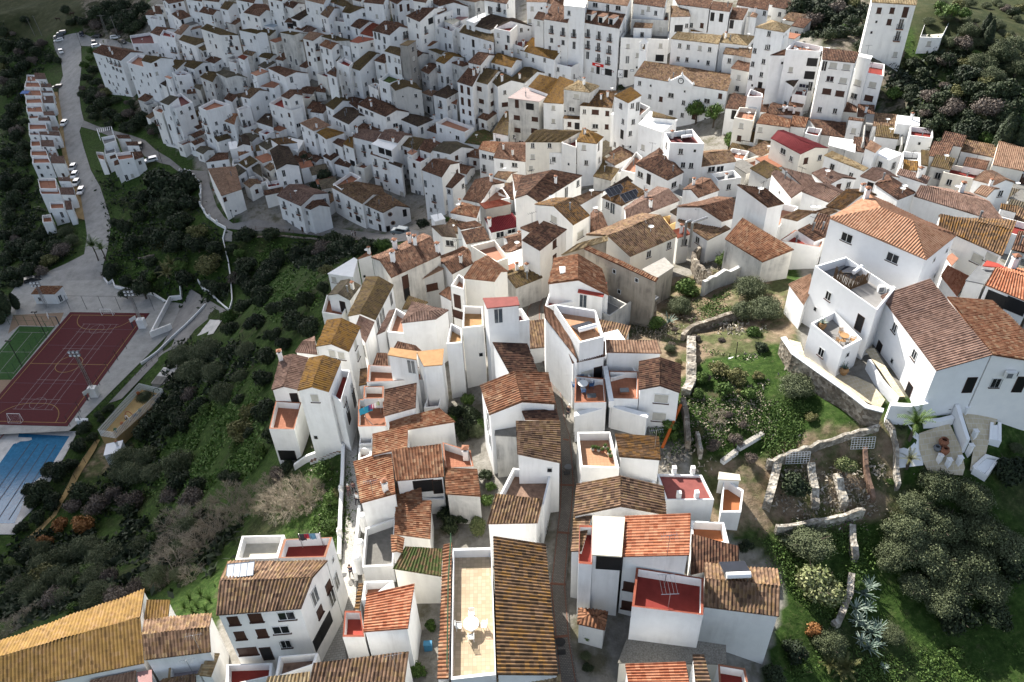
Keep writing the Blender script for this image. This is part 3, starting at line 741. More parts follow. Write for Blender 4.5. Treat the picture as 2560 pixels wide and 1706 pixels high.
H('20','t','2158 885 2300 892 2300 860 2190 818',11,'red','white block with tiny red terrace right of the church gable')
H('20','x','1955 992 2340 1030 2370 930 2005 868',5,'dkbr','low house with wide brown roof beside the plaza trees')
H('20','t','2040 1080 2215 1110 2250 1000 2090 985',9,'salm','cream house with salmon roof terrace and pale shuttered windows',wall='wc')
B('x','2240 1130 2555 1172 2565 1095 2300 1045',9,'orbr',wall='wc')
H('20','c','1160 1140 1380 1215 1520 1100 1270 1020',12,'wash','white house with tall blank wall and curved mossy parapet')
B('s','1285 1075 1490 1095 1515 1085 1290 1022',13,'moss')
H('20','t','1450 1312 1765 1322 1655 1185 1400 1222',11,'dkred','white house with solar water heater on its dark red terrace')
H('20','x','118 1303 450 1305 620 1210 205 1200',12,'moss','cream house with long mossy roof beside the pyramid roof',wall='wc')
B('t','455 1312 592 1355 592 1262 492 1245',12,'rose')
B('h','593 1300 780 1320 842 1255 650 1172',13,'gold')
B('t','280 1398 490 1412 522 1352 322 1335',9.5,'grey')
B('t','525 1500 660 1522 738 1420 560 1390',7,'salmt')
H('20','h','1128 1505 1430 1655 1580 1580 1355 1355',7,'dkbr','white house with broad brown hipped roof above the solar panels')
H('20','x','1735 1530 2060 1482 2005 1378 1640 1422',6,'ochbr','white house with pale brown hipped roof in front of the plaza trees')
H('20','t','1000 1562 1130 1592 1197 1440 1140 1395',5,'salm','narrow white house with sloping salmon terrace')
Wn('20','365,270b 470,290b 570,305b 700,305b 800,325b 900,345b 365,370g 470,390g 570,418d 700,410b 795,430b 895,455b 795,530b 885,555b 695,510d 790,645D 885,665G 740,640s 765,40W 880,55d 975,70W 530,25r 665,30d 1065,425s 1365,420s 1060,550e 1355,535G 1045,678D 1230,425D 1530,262G 1605,237 1840,155D 1920,165D 2015,215D 1365,270s 1255,60s 75,50 185,80s 165,195s 245,215s 85,180b 85,250 150,275k 135,500s 300,550 445,530k 475,705s 570,700 655,650 380,990s 380,1112s 45,955R 165,980G 45,1080Q 210,1095Q 50,1195Q 205,1200Q 85,1310W 590,885S 550,1005W 665,1025 765,1030Q 875,1042r 615,1160G 765,1160W 870,1165r 1105,970 1155,950d 1020,1115 1010,1235D 1085,1225 945,1325 1020,1352 990,1435G 1085,1350k 1460,875W 1790,928W 1540,420 1815,455 2005,485D 1525,540 1800,577 2225,465 2205,587 2185,710 2205,785k 2275,795D 2310,565 2290,685 2340,435 1550,1390 1570,1515 1610,1200k 2105,1155s 2280,1190s 2265,1300S 2085,1270r 2230,1400G 2035,1055D 190,1325 345,1322 190,1440s 175,1545s 660,1355s 795,1345d 850,1440d 1645,1520 1830,1555W 1910,1550W 25,1515W 480,1020k')
Ch('20','320,120 105,430 430,480 1465,1270 1760,1290 660,775')
# ---- right tile of the top row
H('30','h','-118 250 150 297 215 240 30 185',17,'ochre','tall white corner house with pale hipped roof and small dark windows in rows')
H('30','t','165 455 480 472 500 430 240 375',15,'terra','white house with curved front and terracotta terrace above tall dark windows')
B('s','20 505 490 515 500 470 160 450',13.5,'dkbr')
H('30','s','495 545 800 577 838 482 505 435',17,'dkbr','big white apartment house with pale blinds and a red roof terrace at its right end')
B('t','785 648 1062 698 1072 590 838 555',14,'red')
B('c','820 512 945 545 962 515 850 492',17,'whs')
H('30','x','950 20 1365 47 1380 -40 960 -60',1000+70.5,'ochre','tall white building on the cliff edge with two stacked red floored balconies')
H('30','t','1395 342 1592 348 1672 190 1460 165',3.5,'cream','white walled lookout terrace with posts on the cliff beside the tall building',name='terrace',cat='terrace')
H('30','s','75 693 238 797 292 715 135 650',9,'dk','narrow white house with dark single slope roof and ribbed side wall')
B('t','225 868 355 884 372 800 270 788',8,'dkred')
B('s','183 968 320 982 345 902 210 885',6,'br')
H('30','t','440 1092 730 1118 745 962 470 937',4,'ochf','courtyard house with ochre yellow floor and walls')
H('30','x','-20 1045 290 1060 300 990 20 955',6,'dkbr','low white house with brown roof and tilted solar collector')
H('30','x','-110 1140 205 1172 215 1095 -60 1048',6,'orbr','white house with orange mottled roof behind the red metal roof')
B('x','205 1158 345 1172 375 1085 225 1068',7,'orbr')
H('30','x','25 1268 300 1415 440 1350 90 1195',7,'redm','cream house under a wide red metal sheet roof',wall='wc',pitch=16)
H('30','x','490 1235 705 1265 720 1130 385 1100',4,'dkbr','low house with broad dark brown roof left of the concrete frame')
B('t','340 1225 462 1252 497 1185 370 1165',5,'red')
H('30','s','735 1097 880 1114 885 1095 745 1075',7,'br','small white block house with a narrow strip of tiles on top')
H('30','c','555 1332 800 1400 805 1290 570 1255',5,'wash','low building with whitewashed flat roof and a curved stained wall',wall='wd')
B('s','770 1380 880 1400 930 1270 790 1250',4.5,'dkbr')
H('30','c','985 1412 1110 1472 1240 1410 1080 1358',6,'whs','white house with bright white sheet roof')
B('s','890 1358 985 1402 1045 1342 940 1285',7,'tan')
H('30','s','515 1425 880 1570 925 1542 590 1385',5,'ochre','house with long orange and yellow mottled roof slope')
H('30','s','1405 1512 1470 1525 1485 1385 1405 1375',5,'moss','narrow house with a strip of mossy tiles beside the wooded gully')
B('t','1235 1470 1390 1475 1395 1405 1240 1390',4,'conc2')
B('s','1240 1560 1370 1565 1380 1480 1245 1462',3.5,'gold')
H('30','x','2062 1512 2350 1570 2400 1370 2120 1300',5,'tan','cream house with worn tan roof behind two tall cypresses',wall='wc')
Wn('30','1020,98r 1140,98r 1260,115R 995,202k 1113,203r 1220,220b 1190,330b 515,590d 600,602S 720,617S 570,725W 690,742S 825,760S 960,780S 540,840Q 660,860Q 790,882W 925,902Q 870,980k 455,575G 430,695G 405,795d 435,785d 400,880k 10,310 5,432 140,342k 165,320k 130,580k 785,1202s 140,1390W 245,835k 950,300k')
Ch('30','235,1040 945,1255 1000,1500')
# ---- second row
H('11','x','190 228 410 325 530 215 300 128',8,'pkbr','white house with reddish brown roof, three small balconies and a lower side roof')
B('x','418 328 498 358 582 315 505 258',7,'dkbr')
H('11','x','690 150 975 305 1075 215 915 100',8,'ochbr','long white house with mottled roof and two round windows in its gable')
B('x','975 302 1165 387 1285 322 1070 208',7.5,'ochbr')
B('t','705 122 785 172 965 60 870 12',8.5,'terra')
H('11','s','1740 148 1800 160 1918 48 1840 15',8,'br','white house with brown lean-to roof and a white satellite dish')
H('11','x','1897 262 2065 298 2172 125 2010 80',5,'br','low house with dark ribbed roof left of the salmon terrace')
H('11','t','2060 300 2330 250 2270 165 2170 150',4,'salm','low white house with salmon roof terrace behind the red tiled block')
H('11','x','2180 55 2300 85 2350 20 2220 5',5,'ochbr','white house with stepped parapet and small mottled roof')
H('11','h','1780 385 2025 432 2060 330 1890 288',6,'orbr','white house with orange brown hipped roof at the street corner')
H('11','s','2100 350 2345 300 2240 260 2050 300',8,'redt','bare concrete block house with red tiled top',wall='conc')
B('s','2160 567 2445 502 2350 385 2095 430',5,'maroon')
H('11','s','1880 540 2090 502 2010 455 1840 495',5,'br','white house with two stepped brown roof slopes left of the maroon roof')
B('s','1930 672 2150 632 2090 512 1880 555',4.5,'dkbr')
H('11','s','1705 600 1845 612 1800 490 1605 505',7,'dk','white house with dark roof patch and pink edged side terrace')
H('11','x','1240 982 1700 770 1610 608 1135 822',9,'br','long house with big brown roof and five white chimneys',wall='wd')
H('11','c','655 945 890 977 932 815 900 797',7,'wash','white house with flat whitewashed roof above the green slope')
B('s','930 812 1060 770 1062 748 1035 738',7.5,'or')
H('11','y','657 1140 862 1187 962 1050 775 1012',8,'gmoss','white gable house with grey mossy roof and a dark terrace door')
B('t','605 1300 790 1330 866 1188 650 1140',6,'terra')
H('11','y','840 1335 1095 1368 1262 1050 1010 975',8.5,'moss','long white house with mossy two slope roof along the shaded lane')
H('11','s','1005 1575 1088 1385 950 1325 905 1450',7.5,'pkbr','white house with plain reddish brown roof in front of the mossy long roof')
H('11','y','548 1612 853 1660 960 1430 650 1372',10,'gold','white house with bright golden gable roof, farther of the two golden ones')
H('11','s','1385 945 1527 992 1725 897 1600 838',7,'tan','plain grey rendered house with pale ribbed roof',wall='wg')
H('11','x','1800 948 2025 830 1955 718 1722 850',6,'br','house with brown roof facing left between the grey house and the hipped roof')
B('s','1680 792 1745 812 1952 742 1910 702',6,'br')
H('11','t','2215 838 2315 800 2190 635 1970 690',7,'salm','house with flat salmon roof inside raised stained walls',wall='wc')
H('11','x','1905 985 2190 1015 2252 922 2010 833',8,'orbr','cream white many sided house with orange ribbed hipped roof and red balcony',wall='wc')
B('t','1788 1055 1905 1090 1915 985 1860 950',7.5,'salm')
H('11','s','1680 1130 1790 1190 1785 1067 1765 1062',5,'br','small white house with brown roof below the red balcony house')
H('11','h','1328 1397 1650 1360 1770 1277 1432 1200',8,'pkbr','white house with red ribbed hipped roof and sunken salmon terrace',pitch=14)
B('t','1205 1480 1355 1496 1372 1310 1285 1262',6.5,'salm')
B('s','1105 1505 1225 1285 1280 1275 1185 1470',6,'pkbr')
H('11','s','1340 1270 1500 1275 1580 1205 1400 1145',5,'moss','low house with dark mossy roof between the grey house and the red ribbed roof')
H('11','t','1895 1445 2085 1425 2080 1245 1905 1240',9,'ochf','white house with ochre terrace and a huge blank front wall')
B('t','1750 1590 1890 1580 1890 1450 1790 1400',8,'ochf')
H('11','c','2120 1262 2420 1232 2400 1155 2080 1168',12,'rose','white tower house with flat pink roof over a red floored balcony terrace',rim='redt')
B('t','2150 1425 2510 1368 2440 1262 2135 1330',9,'dkred')
Wn('11','260,310b 320,315k 280,385 340,410 390,372b 470,385 405,440 485,475 340,492e 755,242b 770,325W 855,307b 870,402r 940,442G 920,357b 1040,372b 1090,385k 1125,420b 1055,467W 1140,525D 1215,540D 1225,360O 1258,480O 1115,30b 1195,60b 1155,135b 1197,137k 1155,228W 1210,250D 1360,345D 1340,212S 1435,105e 1545,115e 1625,142k 1475,210b 1505,215e 1565,210k 1638,252b 1645,325 1522,367D 1625,412D 1900,115 1765,190 1780,665W 1372,1020R 995,970k 1385,1130D 1240,1180d 717,1000s 800,1250D 1617,1067Q 1850,1200R 1860,1318Q 2225,1325e 2240,580W 2345,560W 1165,1320d 1115,1420d 1140,1300d 255,25d')
Ch('11','1260,830 1280,720 1412,665 1462,675 1577,590 1670,745 2160,100 2145,510')
H('21','x','248 290 645 42 365 -10 135 215',9,'dkbr','white house with large dark mossy roof and long right side facing the street')
H('21','s','30 185 200 75 180 50 0 25',6,'br','house with ribbed brown roof left of the large dark roof')
H('21','x','562 497 717 407 560 247 380 320',7.8,'goldbr','tall white house with golden brown roof and white shuttered windows')
H('21','s','630 310 838 192 720 185 555 250',8,'ochbr','white house with orange speckled roof behind the golden brown one')
H('21','s','823 243 1008 322 1235 200 1060 85',7,'goldbr','house with two tilted solar panels on its golden brown roof',pitch=18)
B('s','830 190 960 130 1110 95 1060 50',6.5,'dk')
H('21','x','1048 468 1540 272 1438 165 1040 360',6,'pkbr','long white house with even pinkish brown roof below the solar panels')
H('21','x','715 630 895 545 830 385 720 455',5,'br','small house with brown roof squeezed before the long pinkish roof')
H('21','s','255 732 505 535 290 458 90 635',9,'dkbr','tall plain white house with single brown roof slope above the lane')
B('s','75 525 160 562 250 492 240 462',9,'br')
H('21','x','1085 787 1515 602 1357 405 880 597',6,'ochbr','cream house with big orange flecked roof beside the ruin',wall='wc',pitch=21)
H('21','s','660 715 1320 1018 1345 985 705 690',8.5,'orbr','ruined stone house with a thin row of tiles on its crumbling wall',wall='ruin',name='ruined_house',cat='ruin')
B('c','1190 905 1330 985 1490 880 1400 795',5,'pav',wall='ruin')
B('s','450 772 880 640 880 592 600 668',7.6,'ochre',wall='ruin')
H('21','t','1440 505 1522 470 1540 400 1380 420',4,'salmt','orange walled roof courtyard beside the slatted dark canopy',wall='owall')
B('s','1450 378 1535 425 1640 365 1560 318',5,'dk')
H('21','s','1520 457 1795 637 2007 533 1717 330',5,'ochbr','white house with wide orange brown roof beside the two steel flues')
B('s','1475 545 1520 617 1640 580 1590 515',4.5,'redt')
H('21','x','1930 465 2158 395 2030 248 1725 330',6,'br','house with brown roof and orange mossy back slope behind the steel flue house',pitch=20)
H('21','x','1710 247 1907 175 1830 75 1640 168',6,'br','white gable house with dark brown roof right of the long pinkish roof')
H('21','s','2350 335 2500 300 2330 160 2065 125',9,'dkbr','big blank walled white house with dark brown roof falling to the right')
H('21','s','1955 625 2300 838 2590 722 2118 432',5,'orbr','house with very large ribbed brown roof beside the overgrown ruin',wall='wd')
H('21','s','1145 1185 1250 1245 1352 1160 1230 1098',3,'grs','tumbledown stone shed with grey corrugated roof',wall='stone',name='shed',cat='shed')
H('21','y','330 1037 890 1142 830 900 385 805',7,'orbr','white house with reddish roof and a small skylight at the foot of the ruin')
B('c','603 1115 838 1157 872 1025 635 990',7,'redf')
B('t','300 1252 575 1197 575 1125 345 1110',5,'redf')
H('21','t','620 1580 845 1525 768 1280 385 1225',9,'salmt','white house with large salmon tiled roof terrace and solar water heater')
B('s','300 1345 600 1730 470 1330 290 1235',7.5,'br')
H('22','s','553 197 857 130 855 0 480 -10',6.5,'br','white house with two red floored terraces and blue garden chairs')
B('s','865 97 1375 106 1335 -12 860 -15',6.5,'tan')
B('t','572 562 866 557 850 340 580 312',4.6,'terrat',par=.8,rim='terra')
B('t','903 522 1160 527 1160 275 888 268',4.6,'terrat',par=.8,rim='terra')
B('y','1165 440 1545 470 1555 205 1165 180',6,'dkbr')
Wn('21','497,200d 605,115 385,420S 627,585S 390,662r 390,802r 878,315 925,332e 1255,765 1440,685 1600,627 1705,637 940,925k 1145,1005k 985,1110k 1180,35W 1255,78D 1485,128W 620,1180e 410,1460D 820,40D')
Wn('22','820,290D 1370,525S 1350,690S 660,310S')
Ch('21','1250,195 855,1380 650,130')
H('31','s','30 25 215 250 345 162 80 -10',6,'pkbr','white house with pinkish grey brown roof, left of the laundry courtyard',pitch=20)
B('s','345 165 470 160 400 40 130 -30',6,'pkbr')
H('31','x','310 190 560 290 665 205 440 105',5,'pkbr','white courtyard house with ribbed brown roof behind the red floored terrace')
H('31','x','400 20 545 135 690 60 520 -30',6,'pkbr','white gable house with brown roof and a small brown shutter')
H('31','x','530 325 680 360 865 215 720 170',5,'goldbr','house with dark golden roof left of the big new hipped roof')
B('s','430 370 560 402 640 372 550 332',4.5,'ochbr')
H('31','h','980 118 1195 265 1360 200 1110 40',6,'dkbr','white house with weathered hipped roof and white ridge line')
H('31','x','1340 232 2195 490 2040 285 1400 130',5,'pkbr','very long white row house with even brown roof and many chimneys')
H('31','s','1180 30 1460 120 1490 60 1210 -25',6,'pkbr','house with brown roof behind the very long row house')
B('x','845 50 985 97 1110 35 960 -30',6,'pkbr')
H('31','x','1560 517 2155 780 2250 545 1585 398',7,'goldbr','white house with large roof covered in orange lichen')
H('31','x','1890 200 2010 242 2085 165 1960 130',5,'tan','small white house with tan roof near the gully edge')
B('x','1880 80 2080 130 2190 80 1985 0',5,'tan')
H('31','s','2130 345 2290 385 2300 320 2140 300',5,'goldbr','white house with mossy roof at the right edge behind the row house')
H('31','s','2235 720 2360 755 2400 560 2300 550',5,'dkbr','stained white house at the right edge with dark narrow roof',wall='wd')
H('31','s','1590 965 1740 1152 1850 965 1650 870',4,'orred','low house with orange red roof behind the gabled white villa')
B('c','1635 795 1690 870 1750 805 1690 755',4,'salm')
B('t','1675 730 1850 760 1870 690 1690 655',4,'dkred')
H('31','x','1995 1045 2420 1215 2420 985 2085 890',6,'orred','white house with orange roof, grey canopy and turquoise balcony chairs')
B('c','1815 1005 1985 1040 2085 905 1935 870',5.8,'grs')
B('c','1970 872 2195 895 2110 850 2010 822',6.3,'redf')
H('31','t','-90 450 100 515 280 330 150 300',4,'salm','white house with sunken salmon roof terrace and square chimney')
B('x','115 425 270 460 405 385 280 355',5,'ochbr')
H('31','t','110 640 480 702 520 600 245 545',4,'red','roof terrace with steel pergola frame and grey sofas',rim='terra')
B('s','275 545 430 645 530 605 385 488',4.3,'dkbr')
H('31','s','190 1040 330 1230 400 1100 395 945',4,'tan','low house with pale pink roof half hidden by the olive tree')
H('31','h','560 432 1455 815 1735 590 930 215',1000+72.5,'new','large white villa with new terracotta hipped roof',name='villa',cat='villa',pitch=20,wall='wn')
H('31','t','430 875 1000 1278 1165 1085 715 790',1000+70.2,'grey','white villa wing with grey roof terrace behind a twig screen',name='villa',cat='villa',wall='wn')
B('t','395 1400 690 1635 862 1545 610 1290',1000+66.8,'grey',wall='wn')
H('31','s','1035 1150 1550 1833 2063 1688 1490 995',1000+69.5,'pkbr','white villa with steep grey pink roof and a row of small recessed windows',name='villa',cat='villa',wall='wn',pitch=20)
H('31','s','2700 1790 2060 1190 1645 1155 2063 1688',1000+70.0,'or','white villa with ribbed orange roof and dark barred window',name='villa',cat='villa',wall='wn',pitch=12)
Wn('31','725,615W 1145,800W 1525,820k 1640,735k 1525,970k 555,1150 435,1270k 840,1400D 1165,1440 1925,810S 2070,810S 2090,1185G 2310,1255G 645,150r 740,120 105,200k 955,170D 730,1690k')
Wn('32','490,100 1015,75D 1345,120 1140,180k 1290,460D 1850,400D 2090,380g 2310,395D 2275,300k')
Ch('31','895,260 1215,290 240,340 1490,110 1380,60 1770,200 2095,310 1790,130 2235,900')
# ---- third row
H('12','y','145 445 380 440 480 150 215 145',9,'pkbr','white gable house with pinkish roof and a terracotta terrace high on the slope')
B('t','120 802 350 806 416 560 182 545',7,'terrat',rim='terra')
H('12','x','360 95 565 118 545 0 430 -5',9,'pkbr','house with dark pinkish roof behind the golden tower roof')
H('12','y','378 450 667 460 780 180 485 150',10.5,'gold','tall white tower house with golden gable roof, nearer of the two golden ones')
B('t','695 492 775 552 862 262 785 255',9.3,'red')
H('12','c','1208 122 1475 166 1475 88 1235 55',8.5,'ochf','white house with flat ochre roof, white glazed door and terracotta terrace')
B('c','1540 226 1712 212 1725 65 1470 92',8.3,'ochf')
B('t','1015 372 1555 348 1550 240 1030 215',5,'terra',rim='terra')
B('s','1070 220 1215 230 1205 108 1112 105',4.5,'br')
B('s','1020 240 1015 390 945 405 955 250',4.5,'goldbr')
H('12','s','1265 55 1520 85 1470 38 1300 -5',7.5,'br','small brown roof behind the flat ochre roof')
H('12','s','1178 440 1170 685 1465 605 1475 380',6,'br','white house with dark striped brown roof beside the turquoise laundry')
B('t','935 782 1195 776 1172 530 940 528',4.5,'terra',rim='terra')
B('t','985 526 1172 521 1175 412 990 410',5,'terra',rim='terra')
B('t','1540 612 1682 602 1712 455 1590 462',3.5,'red')
H('12','s','1225 735 1225 835 1830 735 1690 615',5,'or','white house with pale orange roof tapering to a blank right wall')
H('12','s','1070 850 1065 1045 1390 970 1395 775',6,'or','white house with smooth orange roof above two little plant courtyards')
B('t','945 947 1065 942 1075 800 965 800',3.5,'terra')
B('t','938 1087 1060 1042 1060 975 945 975',3.5,'terra')
H('12','s','1240 998 893 1105 960 1482 1283 1395',6.2,'or','white house with large orange roof and one white chimney by the paved lane') if 0 else H('12','s','893 1105 960 1482 1283 1395 1240 998',6,'or','white house with large orange roof and one white chimney by the paved lane')
H('12','s','1285 1278 1725 1238 1700 937 1243 995',5.5,'orbr','white house with large reddish brown roof of upright tile rows')
B('t','1530 1452 1735 1452 1720 1242 1510 1282',2.5,'terrat')
H('12','s','1293 1290 1290 1455 1525 1450 1515 1285',4,'orbr','small house with brown striped roof in front of the upright tile rows')
H('12','s','1285 1462 1265 1768 1600 1810 1612 1465',4,'orbr','low house with brown striped roof beside the garden of dark shrubs')
H('12','s','1730 1155 1745 1398 2065 1420 2030 1170',4.5,'orbr','house with brown roof over a stained wall with a little niche',wall='wd')
B('t','1730 1162 1998 1147 1970 1000 1712 925',4.2,'terrat',rim='terra')
H('12','y','2140 672 2750 572 2685 285 2055 400',8,'orbr','white house with broad two slope roof at the bend of the stepped street',pitch=17)
H('22','s','240 278 138 18 -180 5 -20 295',7,'dkbr','white house with narrow dark roof running up along the street')
H('22','s','445 1112 443 725 35 725 48 1030',7,'ochbr','white house with square dark striped roof on the left of the street')
B('s','430 722 405 622 90 640 120 715',6.3,'dkbr')
B('c','-160 860 60 870 60 690 -150 690',5,'conc2',wall='wd')
H('22','t','-120 1420 290 1500 360 1210 10 1160',6,'brick','white house with sunken brick floored terrace beside the street')
B('s','-230 1672 235 1664 285 1446 -150 1396',5.5,'ochbr')
H('22','t','635 1152 985 1162 900 828 600 832',5,'salmt','white walled terrace with a row of flower pots and a dark doorway')
B('s','945 845 985 1055 1365 1085 1350 875',5,'goldbr')
B('t','620 1300 1310 1300 1320 1182 640 1160',3,'dkred')
H('22','c','570 690 865 608 865 575 570 650',3.6,'wash','white retaining wall block with weathered coping below the red terraces',name='retaining_wall',cat='wall')
B('c','905 600 1245 700 1260 660 910 570',3.4,'wash')
H('22','t','1410 1457 1855 1452 1742 1225 1330 1215',4,'rose','white house with rose pink roof terrace and curved right wall',par=.25)
H('22','t','1920 1568 2102 1568 2127 1365 1945 1255',2.5,'orange','small white courtyard with deep orange floor')
B('c','1890 1265 2100 1275 2090 1220 1900 1195',3,'crs')
H('23','t','1645 272 1992 290 1945 100 1645 85',4,'orange','white house with orange terrace under a long white parapet')
# ---- bottom row
H('13','x','-365 952 412 890 520 605 -335 640',10,'ochbr','large white house with brown roof, solar panel and two roof terraces')
B('t','-190 442 198 428 262 215 -130 225',10,'cream')
B('t','205 428 640 420 700 235 258 255',10,'red',rim='tcap')
H('13','s','1010 760 985 1105 1395 1072 1455 660',7,'orred','white house with bright orange red roof and orange chimney')
B('t','970 815 1060 802 1262 632 995 640',6.6,'terra')
B('s','905 897 940 660 985 655 950 895',6,'goldbr')
B('t','795 1152 995 1152 962 910 815 912',6,'redf',rim='redt')
H('13','s','480 1605 1360 1605 1402 1285 530 1390',6,'ochbr','white house with wide speckled roof cut by the bottom edge')
B('s','80 1605 480 1605 497 1470 110 1515',5.8,'ochre')
B('t','175 1522 540 1402 570 1300 210 1330',4,'brick')
H('13','t','-280 1605 140 1512 152 1390 -270 1405',3.5,'red','sunken red terrace at the bottom edge in front of the large white house')
H('13','t','975 512 1257 497 1275 60 1005 150',3,'conc2','grey concrete yard behind a white wall with three round pillars',name='yard',cat='yard')
H('13','s','1255 522 1700 594 1712 345 1370 318',5,'mgreen','stone house with brown roof overgrown with green plants',wall='wc')
B('y','1245 372 1345 380 1362 245 1240 220',5.5,'or')
H('13','t','1790 1545 2202 1500 2162 330 1810 338',9,'beige','house with large chequered beige roof terrace holding a white round table')
B('s','1720 310 1665 1535 1768 1532 1800 290',8.2,'orbr')
B('s','2770 1500 2660 300 2178 225 2215 1495',8.6,'goldbr')
B('s','1650 1625 2805 1605 2795 1495 1850 1530',7.8,'ochre')
H('23','y','565 1600 1420 1590 1395 1325 592 1310',7,'ochbr','white house with broad two slope brown roof on the right of the street',t0='22') if 0 else H('22','y','565 1600 1420 1590 1395 1325 592 1310',7,'ochbr','white house with broad two slope brown roof on the right of the street',pitch=17)
B('s','568 20 540 365 640 360 740 20',6.6,'ochbr',t='23')
H('23','s','1035 45 1008 412 1628 398 1640 20',8,'orred','white house with red tile roof, corrugated canopy and deep red terrace')
B('c','735 397 1008 415 1038 52 740 38',8.4,'crs')
B('t','610 477 735 488 740 128 618 125',7.6,'red',rim='redt')
B('t','1100 872 1755 952 1762 612 1140 515',6.9,'red',rim='redt')
H('23','x','1757 872 2455 962 2462 685 1770 612',6.6,'ochbr','white house with cracked wall and a solar water heater on its tile roof')
H('23','s','1640 578 2085 478 2082 318 1648 205',5,'dkbr','house with dark brown roof wedged behind the solar heater roof')
H('23','h','597 1030 852 1088 885 915 610 885',3,'orbr','small courtyard porch with pyramid tile roof',name='porch',cat='porch')
H('23','c','970 1390 1970 1400 1965 1225 1080 1100',4,'gravel','low building with flat gravel roof under the cracked white wall',wall='wc')
H('23','s','1040 1405 1080 1645 1640 1645 1595 1385',6,'orred','white house with orange red roof and white parapet at the bottom edge')
B('s','1840 1640 1765 1310 1660 1310 1690 1640',6.2,'ochbr')
B('t','1905 1680 2190 1680 2140 1440 1890 1400',5,'red',rim='terra')
H('03','x','-150 1690 1322 1390 1286 968 -150 1372',9,'yel','church nave with long roof covered in bright yellow lichen',name='church',cat='church')
H('03','s','1325 1012 1538 1018 1560 812 1352 812',7,'yel','small house with steep yellow lichen roof beside the church nave')
H('03','x','1325 1362 1935 1287 1920 1065 1300 1130',7,'ochbr','white house with brown roof and orange lichen ridge between church and white house')
H('03','t','1540 1542 1830 1502 1892 1345 1555 1370',5,'lilac','white house with lilac stained flat roof framed by tile copings',rim='ochre')
B('s','1935 1515 2015 1300 1905 1300 1830 1505',5.2,'ochre')
B('c','1275 1600 1400 1600 1392 1452 1255 1475',4.8,'pink')
B('s','790 1600 1245 1570 1248 1460 840 1545',4.5,'tan')
B('s','1420 1610 1800 1590 1795 1490 1500 1535',4.8,'ochbr')
Wn('12','540,520s 700,112s 785,130s 910,18s 935,125s 990,80d 885,397 830,572d 850,680D 805,540s 905,520D 1428,232e 375,530D 290,1045G 550,880k 1540,1325G 1690,1330D 2130,780d 2065,120k 2130,700d 2150,900d')
Wn('13','280,957W 8,975r 55,1115r 230,1085W 275,1215g 100,1305D 540,780e 585,920r 640,1050G 580,1160G 685,650r 740,640d 715,760d 705,445k')
Wn('03','2145,1002r 2205,1137r 2270,1282Q 2335,975r')
Wn('23','1020,675Q 1012,850Q 985,1015D 890,470G 320,180d 265,260d')
Wn('22','650,945D 345,1180k')
Ch('12','232,170 1190,1370 1930,1080')
Ch('13','1455,670')
# ---- row of small white terraced houses along the valley road, and the stepped cluster across it
ROW = [
 ('00','320 725 425 726 410 672 312 670','240 750 330 745 315 690 245 688','northmost row house with two brown roof strips beside the little parapet'),
 ('00','378 800 478 802 465 768 372 768','222 800 375 800 350 745 235 745','row house with brown roof facing the parked black car'),
 ('00','385 850 485 850 478 835 380 835','225 880 385 880 365 815 222 815','row house with blue tarpaulin on its left terrace'),
 ('00','395 945 497 945 485 880 385 885','235 950 390 945 370 890 235 900','row house with two brown roof strips below the blue tarpaulin one'),
 ('00','402 1058 507 1060 490 1020 392 1025','245 1030 395 1030 375 965 240 975','row house with single brown roof and pale terrace wall in the middle of the row'),
 ('00','352 1107 456 1107 450 1080 350 1080','262 1090 350 1085 350 1045 262 1050','row house set back to the left with a slim brown roof'),
 ('00','482 1200 540 1200 530 1162 470 1165','262 1190 430 1185 420 1130 262 1130','row house with small brown roof close to the yellow pavement'),
 ('00','366 1236 550 1247 543 1208 360 1208','265 1240 360 1240 350 1195 265 1200','wide row house with brown roof reaching the yellow pavement'),
 ('00','380 1343 500 1346 486 1286 375 1288','280 1345 375 1340 360 1280 280 1285','row house with two brown roof strips at the end of the wide yellow pavement'),
 ('00','450 1430 525 1432 515 1402 445 1405','280 1430 440 1430 420 1370 280 1375','row house with covered left terrace and short dark roof'),
 ('00','470 1498 600 1500 585 1432 465 1435','295 1500 465 1495 440 1440 300 1445','row house with large brown roof near the two silver cars'),
 ('01','533 92 648 95 640 58 528 60','365 165 520 165 510 70 345 75','row house with square terracotta roof terrace beside the parked cars'),
 ('01','556 217 687 220 670 152 545 155','375 215 555 215 540 160 360 170','row house with brown roof beside the last parked car'),
 ('01','605 357 665 355 650 275 590 275','460 350 590 345 580 285 455 290','last row house of the valley road with terrace and tall blank end wall'),
]
for t, r, tt, lb in ROW:
	H(t, 's', r, 5.5, 'pkbr', lb)
	B('t', tt, 4.6, 'terra', par=.7)
B('t', '390 475 480 470 465 400 385 410', 2.5, 'terra', t='01')
H('00','t','955 1325 1062 1292 1050 1240 930 1262',7,'grey','stepped white cluster with pergola, red terrace and brown roofs across from the row houses')
B('s','1085 1270 1202 1272 1182 1240 1065 1240',6.5,'dkbr'); B('s','1165 1335 1277 1336 1262 1300 1150 1300',6.3,'dkbr')
B('t','1085 1472 1228 1450 1215 1388 1060 1408',7,'terrat'); B('s','1225 1470 1318 1440 1300 1390 1195 1395',6.2,'dkbr')
B('t','905 1460 960 1470 950 1400 880 1395',4,'terra'); B('s','1012 1460 1068 1445 1060 1418 1005 1435',6,'dkbr'); B('s','1050 1520 1115 1500 1095 1460 1045 1480',5.5,'dkbr')
B('t','960 1420 1060 1400 1045 1330 960 1345',5.5,'grey')
Wn('00','1240,1440k 1180,1500k'); Wn('01','570,405d 520,515d 690,350k 1163,65d 1183,145k 1215,45s 1145,150d')
